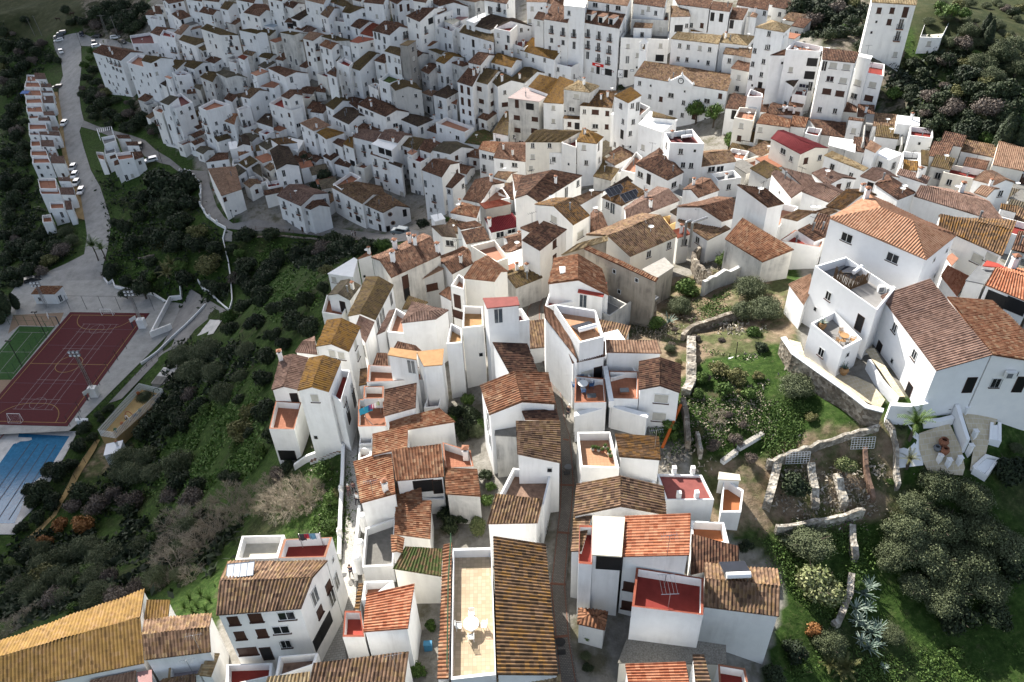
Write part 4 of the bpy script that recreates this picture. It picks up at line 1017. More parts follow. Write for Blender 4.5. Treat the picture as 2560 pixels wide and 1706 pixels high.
# ---- houses whose roofs lie beyond the top edge or behind their neighbours
for t, typ, p, h, m, lb in (
 ('00','x','1700 -10 1850 15 1880 -50 1740 -70',12,'br','white house wall at the top edge right of the two brown shuttered windows'),
 ('00','x','1862 0 2008 20 2040 -40 1900 -60',11,'br','white house wall at the top edge left of the small mossy roof'),
 ('00','x','2160 -5 2330 30 2360 -40 2200 -70',11,'br','white house wall at the top edge above the broad blank gable'),
 ('10','x','100 -20 235 12 270 -60 140 -80',11,'br','white house wall at the top edge left of the dark roof with tall blank gable'),
 ('10','x','440 -5 620 40 660 -40 500 -70',13,'tan','plain white house wall at the top edge left of the long brown cut off roof'),
 ('10','x','880 -5 960 15 1000 -50 910 -70',11,'br','white house wall with a railing at the top edge beside the long cut off roof'),
 ('10','x','985 20 1170 40 1190 -20 1020 -40',12,'br','tall plain white house wall at the top edge above the weedy dark red roof'),
 ('10','s','1030 150 1260 210 1250 140 1110 90',4,'mgreen','low ruin with weedy dark red roof below the tall plain wall'),
 ('10','x','1440 5 1560 25 1590 -40 1470 -50',11,'br','white house wall at the top edge left of the broad brown roof'),
 ('10','x','2090 0 2300 35 2340 -40 2130 -70',12,'br','white house wall at the top edge with bright laundry and one balcony'),
 ('20','x','1110 30 1400 70 1420 -20 1140 -50',14,'br','white house wall at the top edge above the garden terrace'),
 ('20','x','2060 45 2350 95 2370 0 2090 -40',8,'br','white house wall at the top edge left of the cliff'),
 ('20','x','320 25 400 50 430 -20 345 -30',13,'tan','white house wall squeezed between the pale roof and the hotel'),
 ('10','s','545 840 640 850 635 760 570 790',3,'br','ruined stone hut with a few brown tiles in the middle of the village'),
 ('10','c','440 1290 380 1400 250 1330 300 1260',4,'wash','low white annex between the golden mossy roof and the dark gable'),
 ('00','c','1500 595 1560 610 1575 560 1510 550',7,'wash','small white block left of the mossy attic gable'),
 ('00','x','1780 800 1840 830 1850 790 1800 775',6,'gmoss','narrow stained annex under the blackened wall'),
 ('00','s','2055 905 2130 935 2180 880 2100 850',7,'br','small white house with brown roof right of the striped balustrade'),
 ('11','s','-30 1 60 60 40 -60 -60 -70',4,'gmoss','stained cream house with mossy roof above the bend of the branch road'),
 ('11','c','1640 470 1740 440 1700 390 1600 410',2.5,'wash','low white planter wall in front of the big apartment house')):
	H(t, typ, p, h, m, lb, wall='wd' if 'stained' in lb or 'ruin' in lb else 'w')
Wn('00','1740,60 1800,75b 1830,40 1900,55 1950,60 2230,70d 2280,40'); Wn('10','150,110 200,60 480,90 560,110s 990,120 1050,80 1110,150s 1500,70 2160,100d 2230,60b 2290,110 1100,30'); Wn('20','1200,110s 1320,120 2100,110 2180,130s 2250,140 2320,110'); Wn('00','300,780 410,830d 440,990 450,1090d 430,1270 420,1370d 500,1570d')
# ---------------------------------------------------------------- windows, chimneys
def mesh_window(w, h, frame, pane, sill=True, bars=0, grid=True, sillm='brown', out=.03):
	"""unit lying in its own x-z plane, facing -y"""
	mb = MB(); t = .06
	mb.box((0, -.012, -h/2), w, .03, h, 0, 1)
	for x in (-w/2 + t/2, w/2 - t/2): mb.box((x, -out, -h/2), t, .05, h, 0, 0)
	for z in (-h/2, h/2 - t): mb.box((0, -out, z), w - 2*t, .05, t, 0, 0)
	if grid: mb.box((0, -out, -h/2 + t), .05, .045, h - 2*t, 0, 0)
	if sill: mb.box((0, -.06, -h/2 - .07), w + .16, .16, .07, 0, 2)
	if bars:
		n = int(w / .16)
		for i in range(n + 1): mb.bar((-w/2 + i * w / n, -.16, -h/2), (-w/2 + i * w / n, -.16, h/2), .018, 3, 4)
		for z in (-h/2 + .1, h/2 - .1, 0): mb.bar((-w/2, -.16, z), (w/2, -.16, z), .018, 3, 4)
	return mb.mesh('window', [frame, pane, sillm, 'iron'])
def mesh_balcony(w, d=.55):
	mb = MB(); mb.box((0, -d/2, -.12), w, d, .12, 0, 0)
	pts = [(-w/2 + .03, 0), (-w/2 + .03, -d + .04), (w/2 - .03, -d + .04), (w/2 - .03, 0)]
	for a, b in zip(pts, pts[1:]):
		for z in (.06, .95): mb.bar((*a, z), (*b, z), .025, 1, 4)
		L = math.dist(a, b); n = max(2, int(L / .13))
		for i in range(n + 1):
			x = a[0] + (b[0] - a[0]) * i / n; y = a[1] + (b[1] - a[1]) * i / n
			mb.bar((x, y, 0), (x, y, .95), .016, 1, 4)
	return mb.mesh('balcony', ['tcap', 'iron'])
def ring_window():
	mb = MB(); mb.lathe((0, 0, 0), [(.34, 0), (.62, 0), (.62, .06), (.34, .06)], 0, 16); mb.lathe((0, 0, 0), [(0, .03), (.36, .03)], 1, 16)
	me = mb.mesh('window', ['brick', 'glass']); me.transform(Matrix.Rotation(rad(90), 4, 'X')); return me
WT = {
 'w': ('window', mesh_window(.85, 1.15, 'frame', 'glass')),
 'k': ('window', mesh_window(.55, .65, 'frame', 'glass', False, 0, False)),
 'W': ('window', mesh_window(1.45, 1.15, 'frame', 'glass')),
 's': ('window', mesh_window(.95, 1.2, 'frame', 'blind', grid=False)),
 'S': ('window', mesh_window(1.5, 1.25, 'frame', 'blind', grid=False)),
 'r': ('window', mesh_window(.9, 1.2, 'brown', 'brown')),
 'Q': ('window', mesh_window(1.7, 1.15, 'brown', 'brown')),
 'R': ('shuttered_door', mesh_window(1.05, 2.15, 'brown', 'brown', False)),
 'd': ('glazed_door', mesh_window(.95, 2.05, 'frame', 'glass', False)),
 'e': ('glazed_door', mesh_window(1.0, 2.0, 'frame', 'gl2', False)),
 'D': ('door', mesh_window(1.0, 2.05, 'brown', 'black', False, 0, False)),
 'g': ('window', mesh_window(.9, 1.2, 'frame', 'glass', True, 1)),
 'G': ('window', mesh_window(2.1, 1.7, 'iron', 'black', False, 0, False)),
 'O': ('round_window', ring_window()),
}
BALC = mesh_balcony(1.35)
GARAGE = mesh_window(2.9, 2.3, 'conc2', 'grs', False, 0, False)
def bvh_of(plist):
	vs, fs = [], []
	for P in plist:
		i = len(vs); vs += [tuple(map(float, p)) for p in P[0]]; fs.append(list(range(i, i + len(P[0]))))
	return BVHTree.FromPolygons(vs, fs)
def put(house, name, me, Mx):
	o = bpy.data.objects.new(name, me); COL.objects.link(o); o.parent = house
	o.matrix_parent_inverse = Matrix.Translation(house.location).inverted() if house.type == 'EMPTY' else Matrix.Identity(4)
	o.matrix_basis = Mx
	return o
def do_windows():
	wb = bvh_of(WALLP); miss = 0
	o = Vector(CAMP)
	for t, x, y, c in WINS:
		d = Vector(ray(*tp(t, x, y))).normalized()
		p, n, i, _ = wb.ray_cast(o, d)
		k = 0
		while p is not None and (abs(n.z) > .3 or WALLP[i][1] is None) and k < 4:
			p, n, i, _ = wb.ray_cast(p + d * .05, d); k += 1
		if p is None or WALLP[i][1] is None or abs(n.z) > .3: miss += 1; continue
		P = WALLP[i][0]
		n = Vector((n.x, n.y, 0)).normalized()
		if n.dot(d) > 0: n = -n
		xa = Vector((-n.y, n.x, 0))       # local x; local -y = n
		Mx = Matrix(((xa.x, -n.x, 0, p.x), (xa.y, -n.y, 0, p.y), (0, 0, 1, p.z), (0, 0, 0, 1)))
		house = WALLP[i][1]
		key = 'd' if c == 'b' else c
		nm, me = WT[key]
		if t == '01' and c == 'G': nm, me = 'garage_door', GARAGE
		w = max(v.co.x for v in me.vertices) - min(v.co.x for v in me.vertices)
		hh = max(v.co.z for v in me.vertices)
		us = [(Vector(q) - p).dot(xa) for q in P]
		lo, hi = min(us) + .12 + w/2, max(us) - .12 - w/2
		sh = 0 if lo > hi else min(max(0, lo), hi)
		ztop = min(P[2][2], P[-1][2]) - .12
		dz = min(0, ztop - (p.z + hh))
		Mx.translation = p + xa * sh + Vector((0, 0, dz))
		if lo > hi and (max(us) - min(us)) < w * .8: continue
		put(house, nm, me, Mx)
		if c == 'b':
			Mb = Mx.copy(); Mb.translation = Mx.translation - Vector((0, 0, 1.02)); put(house, 'balcony', BALC, Mb)
	print('windows missed', miss, 'of', len(WINS))
def chimney_mesh():
	mb = MB(); mb.box((0, 0, -.5), .55, .5, 1.75, 0, 0)
	mb.box((0, 0, 1.25), .66, .62, .08, 0, 0)
	for x, y in ((-.22, -.2), (.22, -.2), (.22, .2), (-.22, .2)): mb.box((x, y, 1.33), .12, .1, .28, 0, 0)
	mb.box((0, 0, 1.33), .3, .28, .2, 0, 2)
	mb.prism([(-.36, -.33), (.36, -.33), (.36, .33), (-.36, .33)], 1.6, 1.66, 1)
	a = [(-.36, -.33, 1.66), (.36, -.33, 1.66), (.36, .33, 1.66), (-.36, .33, 1.66)]
	for i in range(4): mb.face([a[i], a[(i + 1) % 4], (0, 0, 1.86)], 1)
	return mb.mesh('chimney', ['w', 'tcap', 'black'])
def do_chimneys():
	rb = bvh_of(ROOFP); o = Vector(CAMP); me = chimney_mesh(); miss = 0
	for t, x, y in CHIM:
		d = Vector(ray(*tp(t, x, y))).normalized()
		p, n, i, _ = rb.ray_cast(o, d)
		if p is None: miss += 1; continue
		house, ro = ROOFP[i][1], ROOFP[i][2]
		put(ro if ro is not None else house, 'chimney', me, Matrix.Translation(p) @ Matrix.Rotation(random.uniform(-.5, .5), 4, 'Z') @ Matrix.Scale(random.uniform(.9, 1.1), 4))
	print('chimneys missed', miss)
# ---------------------------------------------------------------- roads and streets: pairs of edge pixels
def tpl(t, s): return [tp(t, *map(float, k.split(','))) for k in s.split()]
def pairs(*segs):
	out = []
	for t, s in segs:
		v = tpl(t, s); out += list(zip(v[::2], v[1::2]))
	return out
ROADS = {
 'valley_road': (pairs(('00','590,330 740,300 490,400 745,400 510,470 745,440 560,560 750,600 580,700 735,750 540,800 725,850 540,1000 745,1010 575,1130 770,1110 585,1250 730,1210 600,1400 770,1360 650,1568 835,1568'),('01','690,150 920,150 750,330 985,350 785,480 1025,490 800,600 1005,620 775,770 985,740 600,860 945,880 440,930 940,930 250,1030 960,1010')), 'asph'),
 'parking_lane': (pairs(('00','740,300 745,425 850,350 870,430 1000,365 1010,430 1180,390 1200,450 1300,440 1300,480')), 'asph'),
 'branch_road': (pairs(('00','770,1110 735,1165 900,1165 900,1210 1030,1200 1020,1260 1200,1245 1250,1330 1330,1290 1330,1440 1440,1390 1470,1500 1560,1460 1560,1520 1680,1560 1690,1620'),('01','1900,10 1790,60 1930,150 1855,160 1990,330 1850,330 2060,430 1905,420 2140,490 2070,535 2350,450 2350,560'),('11','120,470 120,550 240,505 260,565 520,540 520,595 720,530 740,615 900,555 940,640 1190,590 1200,670 1400,535 1400,645 1500,560 1480,660')), 'asph2'),
 'sidewalk': (pairs(('00','490,850 530,850 520,1000 560,1000 545,1150 580,1150 560,1330 600,1330'),('01','600,0 650,0 680,160 730,160 700,440 780,460')), 'kerby'),
 'upper_street': (pairs(('23','440,1600 610,1600 400,1250 540,1200 350,700 500,680 400,250 530,210 430,0 560,0'),('22','440,1330 580,1320 440,1100 565,1100 420,750 545,900 385,520 500,780 330,280 455,480 240,130 350,200 150,0 230,0'),('21','130,1500 270,1500 130,1300 270,1250 230,1120 330,1060')), 'cobble'),
 'lower_street': (pairs(('13','600,1420 840,1400 650,1200 800,1160 720,900 915,860 790,560 930,560 810,250 945,240 830,0 960,0'),('12','822,1500 955,1480 825,1200 920,1150 825,1000 935,950 770,930 930,880 850,720 935,600 935,500 985,420 1040,200 1110,160 1130,0 1150,0')), 'paver'),
}
def resamp(pr, n=7):
	L, R = zip(*pr); out = []
	for i in range(len(pr) - 1):
		for k in range(n):
			f = k / n; out.append(((L[i][0]*(1-f)+L[i+1][0]*f, L[i][1]*(1-f)+L[i+1][1]*f), (R[i][0]*(1-f)+R[i+1][0]*f, R[i][1]*(1-f)+R[i+1][1]*f)))
	out.append(pr[-1]); return out
SMOOTH = []
for _p, _m in ROADS.values():
	for (a, b), (c, d) in zip(_p, _p[1:]): SMOOTH.append([a, b, d, c])
EXPO = 1.25
# ---------------------------------------------------------------- ground
def pip(poly, x, y):
	ins = np.zeros(x.shape, bool); n = len(poly)
	for i in range(n):
		x1, y1 = poly[i]; x2, y2 = poly[(i + 1) % n]
		ins ^= ((y1 > y) != (y2 > y)) & (x < (x2 - x1) * (y - y1) / ((y2 - y1) or 1e-9) + x1)
	return ins
PAVE = [
 [(380,-60),(1930,-60),(1960,60),(2080,120),(2200,280),(2235,380),(2320,440),(2450,490),(2620,530),(2620,650),(1960,640),(1700,690),(1500,740),(1100,600),(860,575),(640,575),(560,520),(480,400),(400,330),(350,240),(300,130),(360,100)],
 [(830,1760),(868,1000),(1000,720),(1200,620),(1560,760),(1580,960),(1720,1100),(1760,1300),(1960,1420),(1960,1500),(1880,1760)],
 [(520,1760),(560,1520),(860,1480),(860,1760)],
 [(2000,640),(2620,650),(2620,960),(2100,1000),(1990,930)],
]
EARTH = [[(1880,1150),(2070,1060),(2260,1040),(2260,1300),(1900,1340)],[(1700,1130),(1900,1150),(1900,1330),(1780,1330)],[(1560,700),(1700,640),(1960,640),(1990,850),(1760,900),(1640,1000),(1560,900)],[(250,1110),(330,1120),(250,1190),(200,1180)]]
ROCK = [[(1930,-60),(2300,-60),(2230,100),(2330,330),(2480,460),(2300,400),(2220,290),(2080,130),(1970,60)],[(200,-40),(370,-40),(370,90),(280,120),(210,80)],[(330,230),(420,320),(400,340),(330,300)]]
def in_any(polys, x, y):
	for B_ in polys:
		xs = [q[0] for q in B_]; ys = [q[1] for q in B_]
		if x < min(xs) or x > max(xs) or y < min(ys) or y > max(ys): continue
		c = False; j = len(B_) - 1
		for i in range(len(B_)):
			x1, y1 = B_[i]; x2, y2 = B_[j]
			if (y1 > y) != (y2 > y) and x < (x2 - x1) * (y - y1) / (y2 - y1) + x1: c = not c
			j = i
		if c: return True
	return False
DRY = [[(-100,-60),(330,-60),(220,60),(140,90),(-100,130)],[(2380,-60),(2700,-60),(2700,200),(2520,90)],[(2230,-60),(2620,-60),(2620,220),(2400,165),(2300,120)]]
YS = np.geomspace(22, 1000, 330); XS = np.linspace(-1, 1, 300)
gx, gy = np.meshgrid(XS, YS); half = 60 + gy * .82
X = gx * half; Y = gy - 12
Z = T(X, Y)
fr1 = lambda X, Y, s: np.sin(X / s + 1.7 * np.sin(Y / s * .8)) * np.sin(Y / s * 1.3 + 1.1 * np.sin(X / s * .7))
Zr = Z + .35 * fr1(X, Y, 5.1) + .2 * fr1(X + 40, Y, 2.3)
for poly, z, fo in FLATS:
	d = poly_dist(poly, X.ravel(), Y.ravel()).reshape(X.shape); k = np.clip(d / (fo + 3), 0, 1); Zr = Z * (1 - k) + Zr * k
q = np.stack([X, Y, Zr], -1) - CAMP
zc = q @ FWD; zc = np.where(zc > 5, zc, 5)
PX = W0 / 2 + FPX * (q @ XI) / zc; PY = H0 / 2 + FPX * (q @ YI) / zc
sm = np.zeros(X.shape, bool)
for pl in SMOOTH: sm |= pip(pl, PX, PY)
for _ in range(2):
	e = sm.copy(); e[1:] |= sm[:-1]; e[:-1] |= sm[1:]; e[:, 1:] |= sm[:, :-1]; e[:, :-1] |= sm[:, 1:]; sm = e
Zr = np.where(sm, Z, Zr)
zone = np.zeros(X.shape + (3,))
for k, lst in ((0, PAVE), (1, EARTH), (2, ROCK)):
	for p in lst: zone[..., k] = np.maximum(zone[..., k], pip(p, PX, PY))
dry = np.zeros(X.shape)
for p in DRY: dry = np.maximum(dry, pip(p, PX, PY))
pave = zone[..., 0] > 0
Zp = np.where(pave, Z, Zr)
nr, nc = X.shape
verts = np.stack([X, Y, Zp], -1).reshape(-1, 3)
idx = np.arange(nr * nc).reshape(nr, nc)
faces = np.stack([idx[:-1, :-1], idx[:-1, 1:], idx[1:, 1:], idx[1:, :-1]], -1).reshape(-1, 4)
me = bpy.data.meshes.new('terrain')
me.vertices.add(len(verts)); me.vertices.foreach_set('co', verts.astype(np.float32).ravel())
me.loops.add(len(faces) * 4); me.loops.foreach_set('vertex_index', faces.astype(np.int32).ravel())
me.polygons.add(len(faces)); me.polygons.foreach_set('loop_start', np.arange(0, len(faces) * 4, 4, dtype=np.int32)); me.polygons.foreach_set('loop_total', np.full(len(faces), 4, np.int32))
me.update(calc_edges=True)
ca = me.color_attributes.new('cover', 'FLOAT_COLOR', 'POINT')
ca.data.foreach_set('color', np.concatenate([zone, dry[..., None]], -1).reshape(-1).astype(np.float32))
me.polygons.foreach_set('use_smooth', np.ones(len(faces), bool))
m, nt, b = new_mat('ground')
at = nt.nodes.new('ShaderNodeAttribute'); at.attribute_name = 'cover'
sp = nt.nodes.new('ShaderNodeSeparateColor'); nt.links.new(at.outputs['Color'], sp.inputs[0])
p = worldpos(nt)
n1 = noise(nt, p, .09, 6, .65); n2 = noise(nt, p, 1.3, 6, .7); n3 = noise(nt, p, .35, 5, .6)
grass = ramp(nt, n2, [(.25, (.010, .024, .004)), (.5, (.030, .058, .012)), (.75, (.07, .115, .026))])
scrub = ramp(nt, n2, [(.25, (.014, .018, .008)), (.5, (.034, .038, .018)), (.8, (.085, .08, .042))])
g = mixc(nt, ramp(nt, n1, [(.5, (0,)), (.68, (.9,))]), grass, scrub)
g = mixc(nt, ramp(nt, n3, [(.62, (0,)), (.74, (.8,))]), g, (.085, .07, .045))
dryc = ramp(nt, n3, [(.3, (.022, .032, .012)), (.55, (.042, .048, .02)), (.8, (.075, .07, .04))])
n4 = noise(nt, p, 2.6, 7, .75)
g = mixc(nt, ramp(nt, n4, [(.56, (0,)), (.68, (.6,))]), g, (.095, .08, .045))
g = mixc(nt, at.outputs['Alpha'], g, dryc)
earth = ramp(nt, n2, [(.25, (.12, .085, .055)), (.6, (.23, .175, .12)), (.85, (.34, .28, .21))])
earth = mixc(nt, ramp(nt, n3, [(.42, (.75,)), (.58, (0,))]), earth, grass)
rock = ramp(nt, n2, [(.25, (.07, .06, .05)), (.55, (.17, .145, .115)), (.8, (.30, .27, .22))])
rock = mixc(nt, ramp(nt, n3, [(.45, (1,)), (.58, (0,))]), rock, scrub)
g = mixc(nt, sp.outputs[1], g, earth); g = mixc(nt, sp.outputs[2], g, rock)
pv = ramp(nt, n2, [(.3, (.15, .14, .12)), (.7, (.26, .245, .22))])
pv = mixc(nt, ramp(nt, n3, [(.5, (0,)), (.66, (.8,))]), pv, (.075, .07, .04))
g = mixc(nt, sp.outputs[0], g, pv)
nt.links.new(g, b.inputs['Base Color']); b.inputs['Roughness'].default_value = .95; b.inputs['Specular IOR Level'].default_value = .1
bump(nt, b, n2, .6, .35)
me.materials.append(m); MATS['ground'] = m
ter = link('ground', me); ter['kind'] = 'structure'
# ---------------------------------------------------------------- street sheets
def brickmat(name, a, b_, mort, w, h, off=.5):
	m, nt, b = new_mat(name); p = worldpos(nt)
	br = N(nt, 'ShaderNodeTexBrick'); br.offset = off
	for k, v in (('Scale', 1), ('Brick Width', w), ('Row Height', h), ('Mortar Size', .02)): br.inputs[k].default_value = v
	for k, v in (('Color1', a), ('Color2', b_), ('Mortar', mort)): br.inputs[k].default_value = (*v, 1)
	nt.links.new(p, br.inputs['Vector'])
	c = mixc(nt, ramp(nt, noise(nt, p, .5, 6, .65), [(.35, (0,)), (.7, (.5,))]), br.outputs[0], tuple(x * .6 for x in a))
	nt.links.new(c, b.inputs['Base Color']); MATS[name] = m
brickmat('cobble', (.14,.125,.11), (.20,.18,.155), (.07,.065,.06), .22, .14)
brickmat('paver', (.36,.34,.31), (.42,.40,.36), (.22,.21,.19), .4, .25)
brickmat('flag', (.50,.42,.29), (.58,.50,.36), (.62,.58,.50), .55, .45)
def road_mat(name, c):
	m, nt, b = new_mat(name); p = worldpos(nt)
	a = ramp(nt, noise(nt, p, .35, 6, .7), [(.3, tuple(x * .72 for x in c)), (.5, c), (.75, tuple(x * 1.25 for x in c))])
	s = ramp(nt, noise(nt, p, 7, 3), [(.35, (.85,)), (.7, (1.1,))])
	nt.links.new(mixc(nt, 1, a, s, 'MULTIPLY'), b.inputs['Base Color']); bump(nt, b, noise(nt, p, 12, 2), .3, .02); MATS[name] = m
road_mat('asph', (.26,.255,.245)); road_mat('asph2', (.21,.2,.19)); road_mat('kerby', (.27,.19,.09)); road_mat('plaza', (.30,.295,.28)); road_mat('deck', (.52,.50,.475)); road_mat('sand', (.36,.25,.11))
def sheet(name, pr, mat, off=.13, across=4, n=7):
	mb = MB(); R = resamp(pr, n); rows = []
	for a, b in R:
		A, Bp = hit(*a), hit(*b); row = []
		for k in range(across + 1):
			q = A * (1 - k / across) + Bp * (k / across); row.append((q[0], q[1]))
		rows.append(row)
	arr = np.array(rows); z = T(arr[..., 0], arr[..., 1]) + off
	for i in range(len(rows) - 1):
		for k in range(across):
			mb.face([(*rows[i + a][k + c], z[i + a][k + c]) for a, c in ((0, 0), (0, 1), (1, 1), (1, 0))])
	o = mb.build(name, mat, None, True, .01);
	bm = bmesh.new(); bm.from_mesh(o.data); bmesh.ops.recalc_face_normals(bm, faces=bm.faces)
	if sum(f.normal.z for f in bm.faces) < 0: bmesh.ops.reverse_faces(bm, faces=bm.faces)
	bm.to_mesh(o.data); bm.free()
	tag(o, None, None, None, 'structure'); return o
for k, (pr, mt) in ROADS.items(): sheet(k, pr, mt, .13 if k != 'sidewalk' else .25)
pr = ROADS['upper_street'][0]
def band(pr, f0, f1, name, mat, off):
	return sheet(name, [((a[0]*(1-f0)+b[0]*f0, a[1]*(1-f0)+b[1]*f0), (a[0]*(1-f1)+b[0]*f1, a[1]*(1-f1)+b[1]*f1)) for a, b in pr], mat, off, 1)
for f in (.06, .84): band(pr, f, f + .06, 'paving_border', plain('bordr', (.22,.095,.06)), .145)
mb = MB()
for t, s in (('23','365,1165 510,1150'),('23','350,670 495,680'),('23','420,200 530,208'),('22','440,1325 575,1330'),('22','470,905 520,915')):
	(a, b) = tpl(t, s); A, Bp = hit(*a), hit(*b); d = unit(hor(Bp - A)); n = np.array([-d[1], d[0], 0]) * .12
	mb.face([(*(A - n)[:2], A[2] + .15), (*(Bp - n)[:2], Bp[2] + .15), (*(Bp + n)[:2], Bp[2] + .15), (*(A + n)[:2], A[2] + .15)])
o = mb.build('paving_bands', 'bordr'); o['kind'] = 'structure'
def flat_thing(name, t, x, y, r, label, square=False, mat='iron'):
	p = th(t, x, y); mb = MB()
	if square: mb.box((0, 0, 0), r * 2, r * 1.4, .03)
	else: mb.lathe((0, 0, 0), [(0, .03), (r, .03), (r, 0)], 0, 16)
	o = mb.build(name, mat); o.location = (p[0], p[1], T1(p[0], p[1]) + .15); return tag(o, label, name.replace('_', ' '))
flat_thing('manhole_cover', '23', 445, 1205, .42, 'round iron manhole cover in the cobbled upper street')
flat_thing('drain_grate', '23', 455, 1300, .35, 'square iron drain grate just below the round manhole cover', True)
flat_thing('manhole_cover', '22', 515, 1162, .4, 'round grey manhole cover farther up the cobbled street', mat='grs')
flat_thing('drain_grate', '22', 505, 1217, .32, 'square drain grate under the grey manhole cover', True)
flat_thing('manhole_cover', '13', 885, 660, .38, 'pale round manhole cover in the sunny paved lane', mat='conc2')
flat_thing('drain_grate', '13', 820, 590, .3, 'little square drain grate in the sunny paved lane', True)

# ---------------------------------------------------------------- sports ground
def quadz(px, z): return [at_z(*p, z) for p in px]
TL, TR, BR = at_z(175.7, 781, 0), at_z(374.5, 783.7, 0), at_z(168.8, 1066.4, 0)
BL = TL + BR - TR
U, V = (TR - TL + BR - BL) / 2, (BL - TL + BR - TR) / 2
def cpt(u, v, z=0.0): q = TL + U * u + V * v; return (q[0], q[1], z)
mb = MB(); P = quadz([(-80,1090),(172,1078),(215,1042),(330,927),(425,832),(488,766),(425,754),(350,730),(268,705),(258,678),(165,672),(110,685),(40,715),(-160,990)], 0)
mb.face([(p[0], p[1], 0) for p in P]); o = mb.build('plaza_pavement', 'plaza'); o['kind'] = 'structure'
mb = MB(); mb.prism([cpt(0,0)[:2], cpt(1,0)[:2], cpt(1,1)[:2], cpt(0,1)[:2]], 0, .05)
o = mb.build('sports_court', plain('court', (.10,.006,.013), .8, 0, .2, .12)); tag(o, 'dark red sports court with white and yellow line markings', 'sports court')
mb = MB(); UL, VL = np.linalg.norm(U), np.linalg.norm(V)
def line(u0, v0, u1, v1, w, mi, z=.054):
	a = np.array(cpt(u0, v0)); b = np.array(cpt(u1, v1)); d = unit(b - a); n = np.array([-d[1], d[0], 0]) * w / 2
	mb.face([(*(q)[:2], z) for q in (a - n, b - n, b + n, a + n)], mi)
def arc(u, v, r, a0, a1, w, mi, z=.057, n=20):
	for k in range(n):
		t0, t1 = a0 + (a1 - a0) * k / n, a0 + (a1 - a0) * (k + 1) / n
		line(u + r * math.cos(t0) / UL, v + r * math.sin(t0) / VL, u + r * math.cos(t1) / UL, v + r * math.sin(t1) / VL, w, mi, z)
x0, x1, y0, y1 = .05, .95, .03, .975
for a in ((x0,y0,x1,y0),(x1,y0,x1,y1),(x1,y1,x0,y1),(x0,y1,x0,y0),(x0,.5,x1,.5)): line(*a, .13, 0)
arc(.5, .5, 3.1, 0, 2*math.pi, .13, 0)
for v, s in ((y0, 1), (y1, -1)):
	arc(.5 - 1.5/UL, v, 6, math.pi/2 if s > 0 else -math.pi/2, math.pi if s > 0 else -math.pi, .13, 0); arc(.5 + 1.5/UL, v, 6, 0, s*math.pi/2, .13, 0); line(.5 - 1.5/UL, v + s*6/VL, .5 + 1.5/UL, v + s*6/VL, .13, 0)
for u in (.3, .37, .5, .63, .70): line(u, .12, u, .88, .07, 1, .06)
for v in (.12, .2, .36, .64, .80, .88): line(.28, v, .72, v, .07, 1, .063)
for v in (.17, .33, .67, .83): line(x0, v, x1, v, .06, 2, .066)
for v in (.17, .83): arc(.5, v, 1.8, 0, 2*math.pi, .06, 1, .069)
mb.build('court_lines', [plain('lyel', (.40,.25,.06)), plain('lwh', (.36,.32,.34)), plain('lpur', (.15,.10,.16))], o)
G = quadz([(49,816),(137,818),(28,950),(-62,950)], 0)
mb = MB(); mb.prism([p[:2] for p in G], 0, .04); o = mb.build('tennis_court', plain('turf', (.05,.12,.035), .9, 0, .1, .2)); tag(o, 'green fenced tennis court left of the red sports court', 'tennis court')
mb = MB(); g = lambda u, v: G[0] * (1-u)*(1-v) + G[1] * u*(1-v) + G[2] * u*v + G[3] * (1-u)*v
for a, b in (((.08,.12),(.92,.12)),((.08,.5),(.92,.5)),((.5,.12),(.5,.9)),((.08,.08),(.08,.9)),((.92,.08),(.92,.9)),((.08,.88),(.92,.88))):
	A, Bq = g(*a), g(*b); d = unit(Bq - A); n = np.array([-d[1], d[0], 0]) * .05
	mb.face([(*q[:2], .045) for q in (A - n, Bq - n, Bq + n, A + n)])
mb.build('court_lines', 'lwh', o)
mb = MB(); P = quadz([(33,788),(160,782),(150,806),(137,816),(49,814),(20,835)], 0); mb.face([(*p[:2], .012) for p in P]); o = mb.build('tan_paving', plain('tanp', (.36,.25,.17), .9)); o['kind'] = 'structure'
mb = MB(); P = quadz([(32,948),(0,990),(-70,1040),(-70,950)], 0); mb.face([(*p[:2], .012) for p in P]); o = mb.build('tan_paving', 'tanp'); o['kind'] = 'structure'
def fence(name, label, ptsxy, zs, h, gap, mat='iron', r=.05, rails=(.98, .5), cat='fence', group=None):
	root = empty(name, (*ptsxy[0], zs[0])); tag(root, label, cat, group); rl = MB(); cnt = 0
	for (a, b, za, zb) in zip(ptsxy, ptsxy[1:], zs, zs[1:]):
		L = math.dist(a, b); n = max(1, round(L / gap))
		for k in range(n + 1):
			if k == 0 and cnt: continue
			f = k / n; cnt += 1; p = (a[0]+(b[0]-a[0])*f, a[1]+(b[1]-a[1])*f, za+(zb-za)*f)
			m = MB(); m.bar(p, (p[0], p[1], p[2] + h), r, 0, 5); m.build('post', mat, root)
		for q in rails: rl.bar((*a, za + h*q), (*b, zb + h*q), r * .7, 0, 4)
	rl.build('rail', mat, root); return root
F = lambda *uv: [cpt(*p)[:2] for p in uv]
fence('court_fence', 'tall post fence behind the far goal of the red court', F((-.03,-.03),(1.03,-.03)), [0,0], 4.5, 4.2, rails=(.98,))
fence('court_fence', 'tall post fence along the plaza side of the red court', F((1.03,.35),(1.03,1.0)), [0,0], 3.2, 4.5, rails=(.98,))
fence('tennis_fence', 'dark green fence between tennis court and red court', [p[:2] for p in (G[1], G[2])], [0,0], 3.2, 2.6, 'green', rails=(.98,.5))
fence('tennis_fence', 'dark green fence along the far end of the tennis court', [p[:2] for p in (G[0]-np.array([3,-1,0]), G[1])], [0,0], 3.2, 2.6, 'green', rails=(.98,.5))
